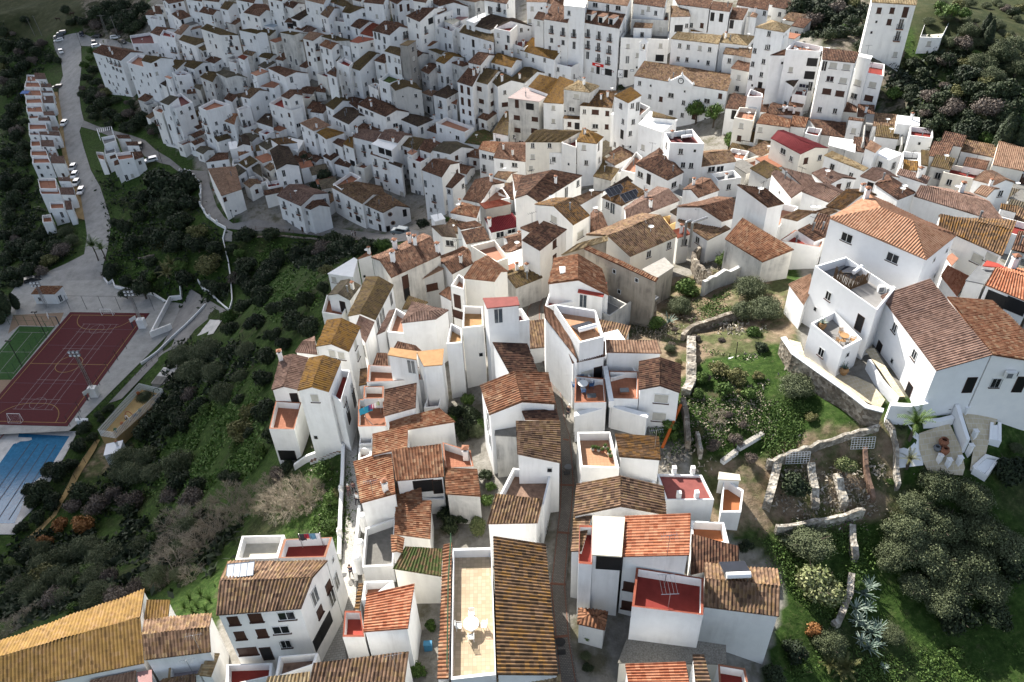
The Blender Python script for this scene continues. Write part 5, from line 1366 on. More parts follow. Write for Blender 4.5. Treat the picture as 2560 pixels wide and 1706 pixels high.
def goal(u, v, s, label):
	mb = MB(); w = 1.5 / UL; d = .9 / VL * s
	q = [cpt(u - w, v, .05), cpt(u + w, v, .05)]; b = [cpt(u - w, v + d, .05), cpt(u + w, v + d, .05)]
	up = lambda p, z: (p[0], p[1], z)
	for p, r in zip(q, b): mb.bar(p, up(p, 2.1), .05, 0, 6); mb.bar(r, up(r, .1), .03, 0, 4); mb.bar(up(p, 2.1), up(r, .05), .03, 1, 4); mb.bar(p, r, .03, 1, 4)
	mb.bar(up(q[0], 2.1), up(q[1], 2.1), .05, 0, 6); mb.bar(b[0], b[1], .03, 1, 4)
	for k in range(1, 12):
		f = k / 12; m0 = np.array(up(q[0], 2.1)) * (1-f) + np.array(up(q[1], 2.1)) * f; m1 = np.array(b[0]) * (1-f) + np.array(b[1]) * f; mb.bar(m0, m1, .012, 1, 3)
	o = mb.build('goal', ['whs', 'frame']); tag(o, label, 'goal')
goal(.5, .03, -1, 'white goal at the far end of the red court'); goal(.42, .965, 1, 'white goal at the near end of the red court by the pool')
def hoop(u, v, ang, label):
	r = empty('basketball_hoop', cpt(u, v, .05), ang); tag(r, label, 'basketball hoop')
	m = MB(); m.bar((0, 0, 0), (0, 0, 2.6), .14, 0, 8); m.bar((0, 0, 2.6), (0, -1.5, 3.2), .08, 0, 6); k = m.build('pole', 'gl2'); k.parent = r
	m = MB(); m.box((0, -1.55, 2.85), 1.8, .06, 1.1, 0, 0); m.bar((0, -1.6, 3.05), (0, -1.75, 3.05), .03, 1, 4); m.lathe((0, -1.98, 3.03), [(.2, 0), (.26, 0), (.26, .05), (.2, .05)], 1, 12)
	k = m.build('backboard', ['frame', 'orange']); k.parent = r
a0 = math.atan2(V[1], V[0]) + math.pi/2
hoop(.93, .15, a0 + rad(60), 'basketball hoop on a dark pole near the far corner of the red court')
hoop(.0, .13, a0 - rad(60), 'basketball hoop beside the tennis court fence')
hoop(1.02, .80, a0 + rad(60), 'basketball hoop beside the floodlight mast')
def mast(p, h, label, base=True):
	r = empty('floodlight_mast', (*p[:2], p[2])); tag(r, label, 'floodlight')
	if base: m = MB(); m.prism([(-.9,-.7),(.9,-.7),(.9,.7),(-.9,.7)], 0, 2.6); k = m.build('plinth', 'w'); k.parent = r
	m = MB()
	for x, y in ((-.3,-.3),(.3,-.3),(.3,.3),(-.3,.3)): m.bar((x, y, 0), (x*.6, y*.6, h), .06, 0, 4)
	for i in range(int(h)):
		f0, f1 = 1 - .4*i/h, 1 - .4*(i+1)/h
		for (x, y), (u, v) in (((-.3,-.3),(.3,-.3)),((.3,-.3),(.3,.3)),((.3,.3),(-.3,.3)),((-.3,.3),(-.3,-.3))): m.bar((x*f0, y*f0, i), (u*f1, v*f1, i+1), .03, 0, 3)
	k = m.build('lattice', 'steel'); k.parent = r
	for j in range(6):
		m = MB(); m.box((-.9 + .9*(j % 3), -.3, h - .9*(j // 3)), .6, .4, .5); m.box((-.9 + .9*(j % 3), -.52, h - .9*(j // 3) + .05), .5, .03, .4, 0, 1)
		k = m.build('lamp', ['grs', 'whs']); k.parent = r
mast(cpt(1.06,.76), 13, 'lattice floodlight mast on a white plinth beside the near half of the red court')
mast(cpt(1.04,.14), 11, 'lattice floodlight mast on a white plinth near the far corner of the red court')
mast(at_z(118.5, 770, 0), 8, 'short floodlight mast beside the little service building', False)
def tlight(px, py, h, label):
	p = at_z(px, py, 0); mb = MB(); mb.bar((0,0,0), (0,0,h), .08, 0, 6); mb.box((0,0,h), 1.3, .15, .12); mb.box((-.5,0,h-.1), .4, .4, .2); mb.box((.5,0,h-.1), .4, .4, .2)
	o = mb.build('court_lamp', 'iron'); o.location = p; tag(o, label, 'court lamp')
tlight(117, 844, 8, 'twin headed court lamp at the far end of the tennis court fence'); tlight(55, 917, 8, 'twin headed court lamp at the near end of the tennis court fence')
zd = -1.0
D = quadz([(-60,1062),(190,1070),(190,1086),(165,1135),(118,1215),(90,1265),(55,1300),(38,1336),(-60,1336)], zd)
mb = MB(); mb.prism([p[:2] for p in D], zd - .5, zd, 0); o = mb.build('pool_deck', 'deck'); o['kind'] = 'structure'
m, nt, b = new_mat('poolwater'); pz = worldpos(nt)
nt.links.new(ramp(nt, noise(nt, pz, 1.6, 4, .7), [(.3, (.02,.10,.20)), (.6, (.03,.15,.28)), (.8, (.08,.25,.38))]), b.inputs['Base Color']); b.inputs['Roughness'].default_value = .08; b.inputs['Specular IOR Level'].default_value = .5
bump(nt, b, noise(nt, pz, 2.2, 3), .12, .05); MATS['poolwater'] = m
Wp = quadz([(47.6,1084),(174,1091),(170,1097),(120,1178),(76,1213),(49,1281),(36,1309),(-60,1309),(-60,1200),(0,1158),(33,1111),(52,1103),(60,1099),(45,1094)], zd)
mb = MB(); mb.face([(*p[:2], zd + .015) for p in Wp]); o = mb.build('pool_water', 'poolwater'); tag(o, None, None, None, 'structure')
mb = MB()
for a, b_ in (((76,1109),(-30,1258)),((97,1110),(-30,1292)),((119,1111),(-5,1300)),((141,1112),(22,1300))):
	A, Bq = at_z(*a, zd), at_z(*b_, zd); d = unit(Bq - A); n = np.array([-d[1], d[0], 0]) * .12
	mb.face([(*q[:2], zd + .02) for q in (A - n, Bq - n, Bq + n, A + n)])
o = mb.build('lane_lines', plain('navy', (.02,.05,.10))); o['kind'] = 'structure'
P = quadz([(45,1094),(79,1095),(80,1100),(70,1103),(52,1104),(40,1110)], zd); mb = MB(); mb.prism([p[:2] for p in P], zd - .1, zd + .08); o = mb.build('pool_platform', 'deck'); tag(o, 'white curved entry platform reaching into the swimming pool', 'pool platform')
mb = MB(); A, Bq = at_z(27, 1066, zd), at_z(0, 1098, zd); mb.bar((*A[:2], zd + .1), (*Bq[:2], zd + .1), .1, 0, 4); o = mb.build('pool_edge_stripe', 'redf'); tag(o, 'thin red stripe across the white pool deck', 'stripe')
for (x, y, lb) in ((47, 1082, 'steel pool ladder at the far left corner of the pool'), (178, 1087, 'steel pool ladder at the far right corner of the pool')):
	p = at_z(x, y, zd); mb = MB()
	for s in (-.3, .3): mb.bar((s, 0, 0), (s, 0, .9), .03); mb.bar((s, 0, .9), (s, -.5, .7), .03); mb.bar((s, -.5, .7), (s, -.6, -.2), .03)
	o = mb.build('pool_ladder', 'steel'); o.location = p; tag(o, lb, 'pool ladder')
S = [hit(*tp('02', *q)) for q in ((1300,442),(1515,492),(1065,890),(925,868))]
z = max(T1(*p[:2]) for p in S) + .15
S = [at_z(*tp('02', *q), z) for q in ((1300,442),(1515,492),(1065,890),(925,868))]
mb = MB(); mb.prism([p[:2] for p in S], z - 3, z); o = mb.build('splash_park_floor', 'sand'); o['kind'] = 'structure'
def slat_fence(name, label, pts, zz, h, mat='w'):
	root = empty(name, (*pts[0][:2], zz)); tag(root, label, 'fence'); mb = MB(); rl = MB(); ps = 0
	for a, b in zip(pts, pts[1:]):
		L = math.dist(a[:2], b[:2]); n = int(L / .34); d = unit(hor(b - a)); ang = math.atan2(d[1], d[0])
		for k in range(n): q = a + (b - a) * ((k + .5) / n); mb.box((q[0], q[1], zz), .17, .05, h, ang)
		for zq in (.2, h - .2): rl.bar((*a[:2], zz + zq), (*b[:2], zz + zq), .03, 0, 4)
	mb.build('slats', mat, root); rl.build('rail', 'steel', root)
slat_fence('slat_fence', 'white slatted fence round the yellow splash park', [S[3], S[0], S[1], S[1]*.5+S[2]*.5, S[2], S[3]], z, 1.9)
def arch(t, x, y, w, h, mat, label, ang=0):
	p = at_z(*tp(t, x, y), z); mb = MB(); n = 10
	for k in range(n):
		a0, a1 = math.pi * k / n, math.pi * (k + 1) / n; mb.bar((w*math.cos(a0), 0, h*math.sin(a0)), (w*math.cos(a1), 0, h*math.sin(a1)), .07, 0, 5)
	mb.lathe((-w, 0, 0), [(.25, 0), (.25, .15), (0, .15)], 1, 8); mb.lathe((w, 0, 0), [(.25, 0), (.25, .15), (0, .15)], 1, 8)
	o = mb.build('water_arch', [mat, 'navy']); o.location = p; o.rotation_euler.z = ang; tag(o, label, 'water arch')
arch('02',1190,700,.75,1.8,'redf','red water arch in the middle of the splash park',.4); arch('02',1175,720,.65,1.3,'whs','white water arch beside the red one',-.5); arch('02',1450,490,.8,1.9,'green','green water arch at the far end of the splash park',.3)
for x, y, mt, lb in ((1293,655,'green','green dome toy near the splash park fence'),(1278,497,'orange','orange toy half hidden by the small tree'),(1128,775,'orange','orange spray figure on the splash park floor'),(1068,832,'green','green spray figure nearest the splash park gate'),(1242,678,'navy','flat blue disc on the splash park floor')):
	p = at_z(*tp('02', x, y), z); mb = MB(); mb.bar((0,0,0),(0,0,.5),.12,1,6); mb.ball((0,0,.75),.42,0,8)
	if mt == 'navy': mb = MB(); mb.lathe((0,0,0),[(0,.05),(.5,.05),(.5,0)],0,12)
	o = mb.build('splash_toy', [mt, 'navy']); o.location = p; tag(o, lb, 'splash toy')
sheet('pool_path', pairs(('02','930,890 880,905 870,1010 820,990 740,1220 680,1200 680,1330 630,1310 580,1480 530,1500 520,1600 480,1600'),('03','430,130 390,120 330,240 270,230 220,340 170,330')), 'sand', .15, 2)
H('02','c','950 1047 1097 1012 1130 905 975 940',3.2,'whs','white flat roofed shed between the splash park and the dark trees',name='shed',cat='shed')
H('01','s','285 1132 500 1133 578 1058 345 1055',3.4,'orbr','small white service building with terracotta roof and blue door',name='service_building',cat='building')
H('02','s','690 730 805 728 808 705 690 705',2.2,'whs','low white pump housing at the corner of the red court',name='pump_house',cat='pump house')
# ---------------------------------------------------------------- free walls
sheet('slope_path', pairs(('01','1750,1090 2085,1290 1640,1300 1950,1335 1560,1480 1790,1465'),('02','1470,70 1700,20 1300,250 1480,150 1000,570 1120,530')), 'asph2', .15, 2)
sheet('skate_pad', pairs(('02','1390,385 1530,415 1590,130 1700,150')), 'deck', .15, 2); sheet('skate_pad', pairs(('01','1800,1530 1960,1500 1920,1370 2040,1375')), 'deck', .15, 2)
H('02','c','1385 390 1480 395 1535 325 1440 315',1.1,'conc2','low grey concrete skate ramp on the pale pad',wall='conc',name='skate_ramp',cat='skate ramp')
def gpt(t, s): return [hit(*p) for p in tpl(t, s)]
def free_wall(name, label, pts, h, th_=.3, mat='w', posts=None, cap=None, deep=1.0, jag=0, cat='wall'):
	"""pts: ground points; a wall that follows the ground"""
	P = []
	for a, b in zip(pts, pts[1:]):
		n = max(1, int(np.linalg.norm(b - a) / (.7 if jag else 2.0)))
		for k in range(n): P.append(a + (b - a) * k / n)
	P.append(pts[-1]); mb = MB()
	zs = T(np.array([p[0] for p in P]), np.array([p[1] for p in P]))
	rr = random.Random(len(label))
	hs = [h + (rr.uniform(-jag, jag) if jag else 0) for _ in P]
	N_ = []
	for i in range(len(P)):
		d = unit(hor(P[min(i+1, len(P)-1)] - P[max(i-1, 0)])); N_.append(np.array([-d[1], d[0], 0]) * th_ / 2)
	for i in range(len(P) - 1):
		a, b = P[i], P[i+1]; q = [a - N_[i], b - N_[i+1], b + N_[i+1], a + N_[i]]
		zb = [zs[i] - deep, zs[i+1] - deep, zs[i+1] - deep, zs[i] - deep]; zt = [zs[i] + hs[i], zs[i+1] + hs[i+1], zs[i+1] + hs[i+1], zs[i] + hs[i]]
		mb.prism(q, zb, zt, 0)
		if cap:
			q2 = [a - N_[i]*1.25, b - N_[i+1]*1.25, b + N_[i+1]*1.25, a + N_[i]*1.25]; mb.prism(q2, [v - .02 for v in zt], [v + .1 for v in zt], 1, True, True)
	o = mb.build(name, [mat, cap or mat]);
	tag(o, label, cat, None, 'thing')
	if posts:
		L = 0
		for i in range(len(P)):
			if i: L += np.linalg.norm(P[i] - P[i-1])
			if i == 0 or L >= posts:
				L = 0; m = MB(); m.box((P[i][0], P[i][1], zs[i]), .45, .45, h + .55); m.ball((P[i][0], P[i][1], zs[i] + h + .7), .22, 0, 8); m.build('pillar', mat, o)
	return o
free_wall('roadside_wall', 'white wall with ball topped pillars along the curving branch road', gpt('01','1660,30 1700,5 1780,55 1850,150 1845,330 1900,425 2000,500 2075,540'), .9, posts=4)
free_wall('steps_wall', 'thin white wall running down the green slope beside the steps', gpt('01','2075,540 2050,640 2100,850 2125,1050 2135,1200 2110,1290 1960,1160 1820,1015'), .7, .25)
free_wall('railing_wall', 'white pillared parapet above the roadside rock face', gpt('00','1535,1335 1640,1370 1750,1410 1885,1450'), .7, posts=4)
free_wall('white_wall', 'long white wall under the houses above the pillared parapet', gpt('00','1640,1315 1760,1310 1900,1330 2060,1400'), 2.0)
free_wall('street_parapet', 'white parapet with small pillars on the drop side of the paved lane', gpt('12','815,965 808,1100 805,1250 795,1420 790,1560') + gpt('13','785,100 780,250 775,440'), .9, .3, posts=5, cap='wash')
free_wall('yard_wall', 'white wall along the sunny paved lane with round pillars inside', gpt('13','965,20 950,200 935,380 915,500 925,640'), 1.4, .3)
free_wall('plaza_wall', 'white angular wall round the sunken plaza beside the red court', [at_z(*p, .0) for p in tpl('01','1395,1530 1570,1195 1675,1195 1700,1130')], 1.6, .35)
free_wall('plaza_wall', 'short white wall closing the near end of the sunken plaza', [at_z(*p, .0) for p in tpl('01','1395,1530 1585,1455')], 1.9, .35)
free_wall('curved_wall', 'low white curved wall between the plaza and the dark bushes', gpt('01','960,1000 1000,1050 1040,1020 1060,1080 1230,1115 1420,1150 1540,1225'), .9, .3)
free_wall('path_wall', 'white wall and dark railing along the sloping path above the plaza', gpt('01','1890,1245 1700,1440 1560,1570') + gpt('02','1450,110 1300,215'), .8, .25)
free_wall('green_slope_wall', 'low ruined stone wall on the green slope above the palms', gpt('01','1275,815 1350,800 1420,780'), .5, .4, 'stone', jag=.2)
for nm, lb, t, s, h, w_, mt, jg in (
 ('garden_wall','long whitewashed stone wall below the flowery meadow','32','-20,1170 250,1070 500,985 750,900 1000,830',1.2,.35,'rubble',.25),
 ('garden_wall','curved garden wall beside the palm patio','32','1070,770 1130,870 1160,1000 1165,1200 1180,1370',1.0,.35,'rubble',.15),
 ('garden_wall','white topped wall at the lower end of the vegetable plot','33','60,200 330,160 620,95 870,30',1.0,.35,'rubble',.2),
 ('terrace_wall','red brick edged terrace wall in the vegetable plot','32','880,1010 890,1180 920,1330 960,1470',.7,.4,'brick',.1),
 ('terrace_wall','rubble terrace wall in the middle of the vegetable plot','32','620,1250 660,1400 690,1540',.9,.7,'rubble',.3),
 ('terrace_wall','rubble terrace wall left of the vegetable plot','32','380,1180 410,1350 430,1540',.9,.7,'rubble',.3),
 ('terrace_wall','pale rubble wall at the left end of the vegetable plot','32','70,1200 20,1400 -20,1540',1.2,.8,'rubble',.3),
 ('dry_wall','dry stone wall along the upper garden','21','2120,1325 1900,1400 1650,1470 1560,1560',1.0,.5,'stone',.2),
 ('dry_wall','broad pale rubble wall between garden and houses','22','1640,10 1640,200 1640,400 1590,500',1.0,1.0,'rubble',.3),
 ('dry_wall','rubble wall beside the orange pipe','22','1560,600 1590,760 1610,1000',1.4,.5,'stone',.2),
 ('dry_wall','crumbling white wall above the little steps','22','1690,880 1730,1060',1.1,.35,'rubble',.25),
 ('dry_wall','rubble row below the lemon tree','33','770,140 770,300 800,440',.7,.6,'rubble',.3),
 ('dry_wall','rubble row beside the agaves','33','760,590 740,780 640,1030 590,1060',.7,.6,'rubble',.3),
 ('ruin_wall','jagged ruin wall round the overgrown plot','21','1900,690 1760,790 1650,900 1700,1010 1800,1075',2.6,.5,'stone',.35),
 ('ruin_wall','long wavy ruin wall in front of the overgrown plot','21','1740,1150 1880,1075 2080,1010 2200,930 2380,890',2.4,.5,'wd',.3),
 ('rock_wall','stone wall under the street with the van','11','10,610 250,600 520,625 850,640 1080,690',.2,.6,'stone',.05),
):
	free_wall(nm, lb, gpt(t, s), h, w_, mt, jag=jg, deep=2.5 if nm == 'rock_wall' else 1.0)
fence('street_railing','wooden railing on the drop side of the street with the van', *(lambda P: ([p[:2] for p in P], [T1(*p[:2]) for p in P]))(gpt('11','0,545 260,570 520,600 740,620 900,640 1080,680')), 1.1, 3.0, 'wood', .05, (.95, .55))
fence('path_railing','dark railing along the path above the splash park', *(lambda P: ([p[:2] for p in P], [T1(*p[:2]) for p in P]))(gpt('02','1560,60 1400,190 1250,320 1100,450 930,620')), 1.2, 2.0, 'iron', .05, (.95, .5, .1))
fence('pool_fence','thin post fence along the yellow pool path', *(lambda P: ([p[:2] for p in P], [T1(*p[:2]) for p in P]))(gpt('02','900,960 790,1120 700,1270 560,1500 480,1640')), 1.8, 3.5, 'iron', .04, (.97,))
P = gpt('01','2075,545 2060,645'); Q = gpt('01','2135,570 2130,655'); mb = MB()
for k in range(8):
	f0, f1 = k / 8, (k + 1) / 8; a = P[0]*(1-f0)+P[1]*f0; b = Q[0]*(1-f0)+Q[1]*f0; c = Q[0]*(1-f1)+Q[1]*f1; d = P[0]*(1-f1)+P[1]*f1
	zt = (a[2] + d[2]) / 2 + .3; mb.prism([a[:2], b[:2], c[:2], d[:2]], zt - 1.5, zt)
o = mb.build('steps', 'conc'); tag(o, 'concrete steps with white edges leading down from the branch road', 'steps', None, 'thing')

# ---------------------------------------------------------------- villa grounds
sheet('villa_patio', pairs(('32','185,10 290,40 235,115 335,170 425,280 620,315 645,405 800,355 860,570 950,425 1015,650 1065,565')), 'flag', .5, 3)
sheet('villa_walkway', pairs(('32','870,125 960,110 1020,330 1090,330 1170,560 1240,560')), 'flag', .8, 2)
sheet('villa_path', pairs(('32','1740,520 1990,490 1780,690 2150,600 1850,890 2085,760 1875,1010 2015,950 1845,1205 1980,1100')), 'flag', .3, 3)
sheet('villa_patio', pairs(('32','1380,860 1660,770 1380,1000 1770,1000 1420,1130 1800,1180 1480,1235 1780,1245')), 'flag', .25, 3)
for q_ in ('2035,800 2110,790 2035,925 2105,935', '1890,1195 1980,1235 1990,1105 2080,1118'): sheet('gravel_bed', pairs(('32', q_)), 'whs', .42, 2)
sheet('gravel_bed', pairs(('32','1145,780 1250,745 1200,950 1400,890 1200,1175 1420,1150')), 'whs', .2, 3)
free_wall('villa_wall', 'curved stone wall with white coping round the villa patio', gpt('32','105,120 200,270 430,440 650,600 850,760 1000,800'), 2.5, .5, 'stone', cap='wash')
free_wall('gate_wall', 'white garden wall with barred gate below the villa gable', gpt('32','1060,750 1240,760 1400,730'), 2.7, .5, 'wn')
free_wall('stair_wall', 'white sloping wall beside the villa walkway', gpt('32','905,250 1010,430 1160,600'), 1.3, .35, 'wn')
free_wall('patio_wall', 'tall white retaining wall between the villa path and the round patio', gpt('32','1690,690 1740,850 1790,1010'), 1.7, .4, 'wn')
free_wall('planter', 'white planter wall under the villa corner', gpt('32','1420,780 1560,770 1680,740'), .8, .5, 'wn', cat='planter')
free_wall('planter', 'upper white cactus bed along the villa path', gpt('32','2040,780 2025,930 2110,950 2110,780'), .6, .3, 'wn', cat='planter')
free_wall('planter', 'lower white cactus bed at the end of the villa path', gpt('32','1870,1190 1990,1080 2100,1110 1985,1260 1870,1190'), .6, .3, 'wn', cat='planter')
for x, y, lb in ((1800,670,'white gate pillar at the top of the villa path'),(1880,890,'white pillar where the villa path bends'),(1840,1020,'white pillar just below the bend of the villa path'),(1560,1110,'leftmost white pillar of the round patio rail'),(1640,1150,'middle white pillar of the round patio rail'),(1740,1130,'right white pillar of the round patio rail'),(2180,660,'white pillar with wooden rail right of the villa path'),(2310,740,'white pillar at the right edge of the photo beside the steps')):
	P = th('32', x, y); mb = MB(); mb.box((0,0,-.6), .42, .42, 1.7, .5); mb.prism([(-.24,-.24),(.24,-.24),(.24,.24),(-.24,.24)], 1.1, 1.15); o = mb.build('pillar_post', 'wn'); o.location = (P[0], P[1], T1(*P[:2])); tag(o, lb, 'pillar')
Wn('01','555,1172e')
do_windows(); do_chimneys()

# ---------------------------------------------------------------- annexes: low white lean-tos that fill the gaps of the upper village, each built onto its nearest house
AR = random.Random(4)
def do_annexes(region, avoid, count):
	rb = bvh_of(ROOFP); wb = bvh_of(WALLP); o = Vector(CAMP); made = []; hp = np.array([h.location[:2] for h in HOUSES])
	xs = [p[0] for p in region]; ys = [p[1] for p in region]; tries = 0
	def first(px, py):
		d = Vector(ray(px, py)).normalized(); a = rb.ray_cast(o, d); b = wb.ray_cast(o, d); return (a[3] if a[0] is not None else 1e9), (b[3] if b[0] is not None else 1e9)
	while len(made) < count and tries < 5000:
		tries += 1; x, y = AR.uniform(min(xs), max(xs)), AR.uniform(min(ys), max(ys))
		if not in_any([region], x, y) or in_any(avoid, x, y) or in_any(SMOOTH, x, y): continue
		r, w = first(x, y)
		if min(r, w) < 60: continue
		P = hit(x, y); k = np.linalg.norm(P - CAMP); r, w = first(x, y)
		if min(r, w) < k: continue
		i = int(np.argmin(((hp - P[:2]) ** 2).sum(1)))
		if any(math.dist(P[:2], q) < 3.4 for q in made) or math.dist(hp[i], P[:2]) > 16: continue
		hs_ = HOUSES[i]; wl = next((c for c in hs_.children if c.name.startswith('wall')), None)
		ve = wl.data.vertices; e = np.array([ve[1].co.x - ve[0].co.x, ve[1].co.y - ve[0].co.y, 0]); e = unit(e); n = np.array([-e[1], e[0], 0])
		sw, sd_ = AR.uniform(3.2, 5.6), AR.uniform(3.0, 4.6); zt = P[2] + AR.uniform(2.6, 4.6)
		Q = [np.array([P[0], P[1], zt]) + e * a * sw / 2 + n * b * sd_ / 2 for a, b in ((-1,-1),(1,-1),(1,1),(-1,1))]
		if not ccw(Q): Q = Q[::-1]
		ok = True
		for a in np.linspace(-1, 1, 4):
			for b in np.linspace(-1, 1, 4):
				q = np.array([P[0], P[1], zt + .8]) + e * a * sw / 2 + n * b * sd_ / 2; px, py, _z = proj(q); r, w = first(px, py)
				if r < 1e9 and r > np.linalg.norm(q - CAMP) - .3: ok = False
				if r > 1e9 - 1 and False: ok = False
		if not ok: continue
		made.append(P[:2]); typ = AR.choice('sssxtc'); mat = {'t': AR.choice(['terra','red','grey']), 'c': AR.choice(['wash','conc2','terra'])}.get(typ, AR.choice(['br','moss','dkbr','ochbr','br','gmoss']))
		s_ = FPX / k; A_, B_, C_, D_ = Q
		if typ in 's': C_ = C_ + np.array([0,0,.9]); D_ = D_ + np.array([0,0,.9])
		if typ == 'x': C_ = (C_ + B_) / 2 + np.array([0,0,.7]); D_ = (D_ + A_) / 2 + np.array([0,0,.7])
		add_block(hs_, '00', typ, (A_, B_, C_, D_, zt, s_), 3, mat, AR.choice(['w','w','w','wd','wc']), 17, .9, None)
	print('annexes', len(made), 'tries', tries)
do_annexes([(375,5),(1930,5),(2010,100),(2170,300),(2100,420),(1700,520),(1300,560),(1000,560),(700,540),(560,430),(400,340),(330,200)], [[(1400,170),(1570,170),(1570,235),(1400,235)],[(1640,250),(1840,250),(1830,400),(1700,400)],[(1490,350),(1560,350),(1500,560),(1440,560)],[(1000,440),(1130,440),(1080,610),(960,600)],[(640,500),(860,540),(1000,620),(640,600)]], 150)
do_annexes([(1100,560),(1500,600),(1560,800),(1560,1000),(1340,1000),(1300,820),(1100,740)], [[(1320,680),(1400,680),(1420,1000),(1340,1000)]], 14)
do_annexes([(1500,410),(2240,330),(2400,400),(2560,440),(2560,640),(2100,640),(1960,620),(1700,640),(1500,560)], [], 45)
def auto_windows():
	taken = [np.array(o.matrix_basis.translation) for o in bpy.data.objects if o.name.split('.')[0] in ('window', 'door', 'glazed_door', 'shuttered_door', 'round_window')]
	tk = np.array(taken); n_ = 0; wb = bvh_of(WALLP); rb = bvh_of(ROOFP); o = Vector(CAMP)
	for P, h in WALLP:
		if h is None or len(P) < 4: continue
		a, b = P[0], P[1]; L = np.linalg.norm(hor(b - a)); zt = min(P[2][2], P[-1][2]); e = unit(hor(b - a)); nrm = np.array([e[1], -e[0], 0]); c = (a + b) / 2
		if nrm @ hor(CAMP - c) < 0: nrm = -nrm
		v = CAMP - c
		if L < 2.6 or np.linalg.norm(v) < 150 or nrm @ unit(v) < .12: continue
		z = zt - 1.5; k = 0
		while z > P[0][2] + 2 and k < 4:
			m = max(1, int(L / 2.7))
			for j in range(m):
				q = a + e * L * (j + .5) / m; q = np.array([q[0], q[1], z + random.uniform(-.2, .2)])
				if random.random() < .42 or len(tk) and (np.linalg.norm(tk - q, axis=1) < 2.1).any(): continue
				d = Vector(q - CAMP); dist = d.length; d.normalize(); w = wb.ray_cast(o, d); r = rb.ray_cast(o, d)
				if w[0] is None or w[3] < dist - .4 or (r[0] is not None and r[3] < dist): continue
				x_ = -nrm[1], nrm[0]; Mx = Matrix(((-nrm[1], -nrm[0], 0, q[0] + nrm[0]*.02), (nrm[0], -nrm[1], 0, q[1] + nrm[1]*.02), (0, 0, 1, q[2]), (0, 0, 0, 1)))
				nm, me = WT[random.choice('wwwgsrk')]; put(h, nm, me, Mx); n_ += 1
			z -= 2.9; k += 1
	print('auto windows', n_)
auto_windows()

def roof_clutter():
	mb = MB(); mb.bar((0,0,-.3),(0,0,2.2),.03,0,4); mb.bar((-.7,0,2.1),(.7,.1,2.1),.025,0,3)
	for k in range(5): mb.bar((-.6+.3*k,-.3,2.1),(-.6+.3*k,.3,2.1),.015,0,3)
	A_ = mb.mesh('antenna', ['iron']); mb = MB(); mb.bar((0,0,-.3),(0,0,.9),.04,0,4); mb.lathe((0,-.1,.7), [(0,0),(.3,.06),(.42,.16)], 0, 10); D_ = mb.mesh('satellite_dish', ['frame'])
	mb = MB(); mb.bar((0,0,-.3),(0,0,1.0),.11,0,6); mb.bar((0,0,1.0),(0,0,1.25),.17,0,6); V_ = mb.mesh('flue_pipe', ['grs']); C_ = chimney_mesh(); R_ = random.Random(8)
	for S, h, ro in list(ROOFP):
		if len(S) < 3: continue
		c = sum(A3(p) for p in S) / len(S); d_ = np.linalg.norm(c - CAMP)
		if d_ < 110 or R_.random() > .55: continue
		for _ in range(1 if R_.random() < .7 else 2):
			w = np.array([R_.random() ** .7 + .05 for _ in S]); q = sum(A3(p) * k for p, k in zip(S, w)) / w.sum(); nm, me = R_.choice([('antenna', A_), ('antenna', A_), ('satellite_dish', D_), ('flue_pipe', V_), ('chimney', C_)])
			put(ro if ro is not None else h, nm, me, Matrix.Translation(q) @ Matrix.Rotation(R_.uniform(0, 6.28), 4, 'Z') @ Matrix.Scale(.8 if nm == 'chimney' else 1, 4))
roof_clutter()
# ---------------------------------------------------------------- vegetation
def leafmat(name, a, b_, c):
	m, nt, b = new_mat(name); g = nt.nodes.new('ShaderNodeNewGeometry')
	tcd = nt.nodes.new('ShaderNodeTexCoord'); oi = nt.nodes.new('ShaderNodeObjectInfo')
	f = math_n(nt, 'ADD', math_n(nt, 'MULTIPLY', g.outputs['Random Per Island'], .55), math_n(nt, 'MULTIPLY', noise(nt, tcd.outputs['Object'], 2.2, 3), .5))
	f = math_n(nt, 'ADD', f, math_n(nt, 'MULTIPLY', math_n(nt, 'SUBTRACT', oi.outputs['Random'], .5), .3))
	nt.links.new(ramp(nt, f, [(.2, a), (.55, b_), (.9, c)]), b.inputs['Base Color']); b.inputs['Roughness'].default_value = .7; b.inputs['Specular IOR Level'].default_value = .25
	MATS[name] = m
leafmat('lf_o', (.04,.052,.022), (.085,.102,.048), (.16,.18,.10))
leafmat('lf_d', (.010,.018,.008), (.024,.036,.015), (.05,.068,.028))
leafmat('lf_l', (.03,.06,.010), (.065,.115,.022), (.13,.19,.05))
leafmat('lf_v', (.04,.085,.015), (.085,.15,.03), (.14,.22,.05))
leafmat('lf_y', (.07,.075,.025), (.13,.13,.045), (.22,.20,.09))
leafmat('lf_g', (.06,.085,.025), (.14,.16,.06), (.30,.31,.16))
leafmat('lf_r', (.14,.055,.018), (.27,.12,.035), (.38,.20,.08))
leafmat('lf_b', (.20,.165,.12), (.30,.255,.195), (.42,.37,.29))
leafmat('lf_s', (.07,.055,.045), (.12,.095,.078), (.18,.15,.125))
leafmat('lf_a', (.07,.11,.085), (.15,.20,.16), (.33,.38,.32))
plain('bark', (.12,.095,.07), .95); plain('lemon', (.55,.33,.03), .5)
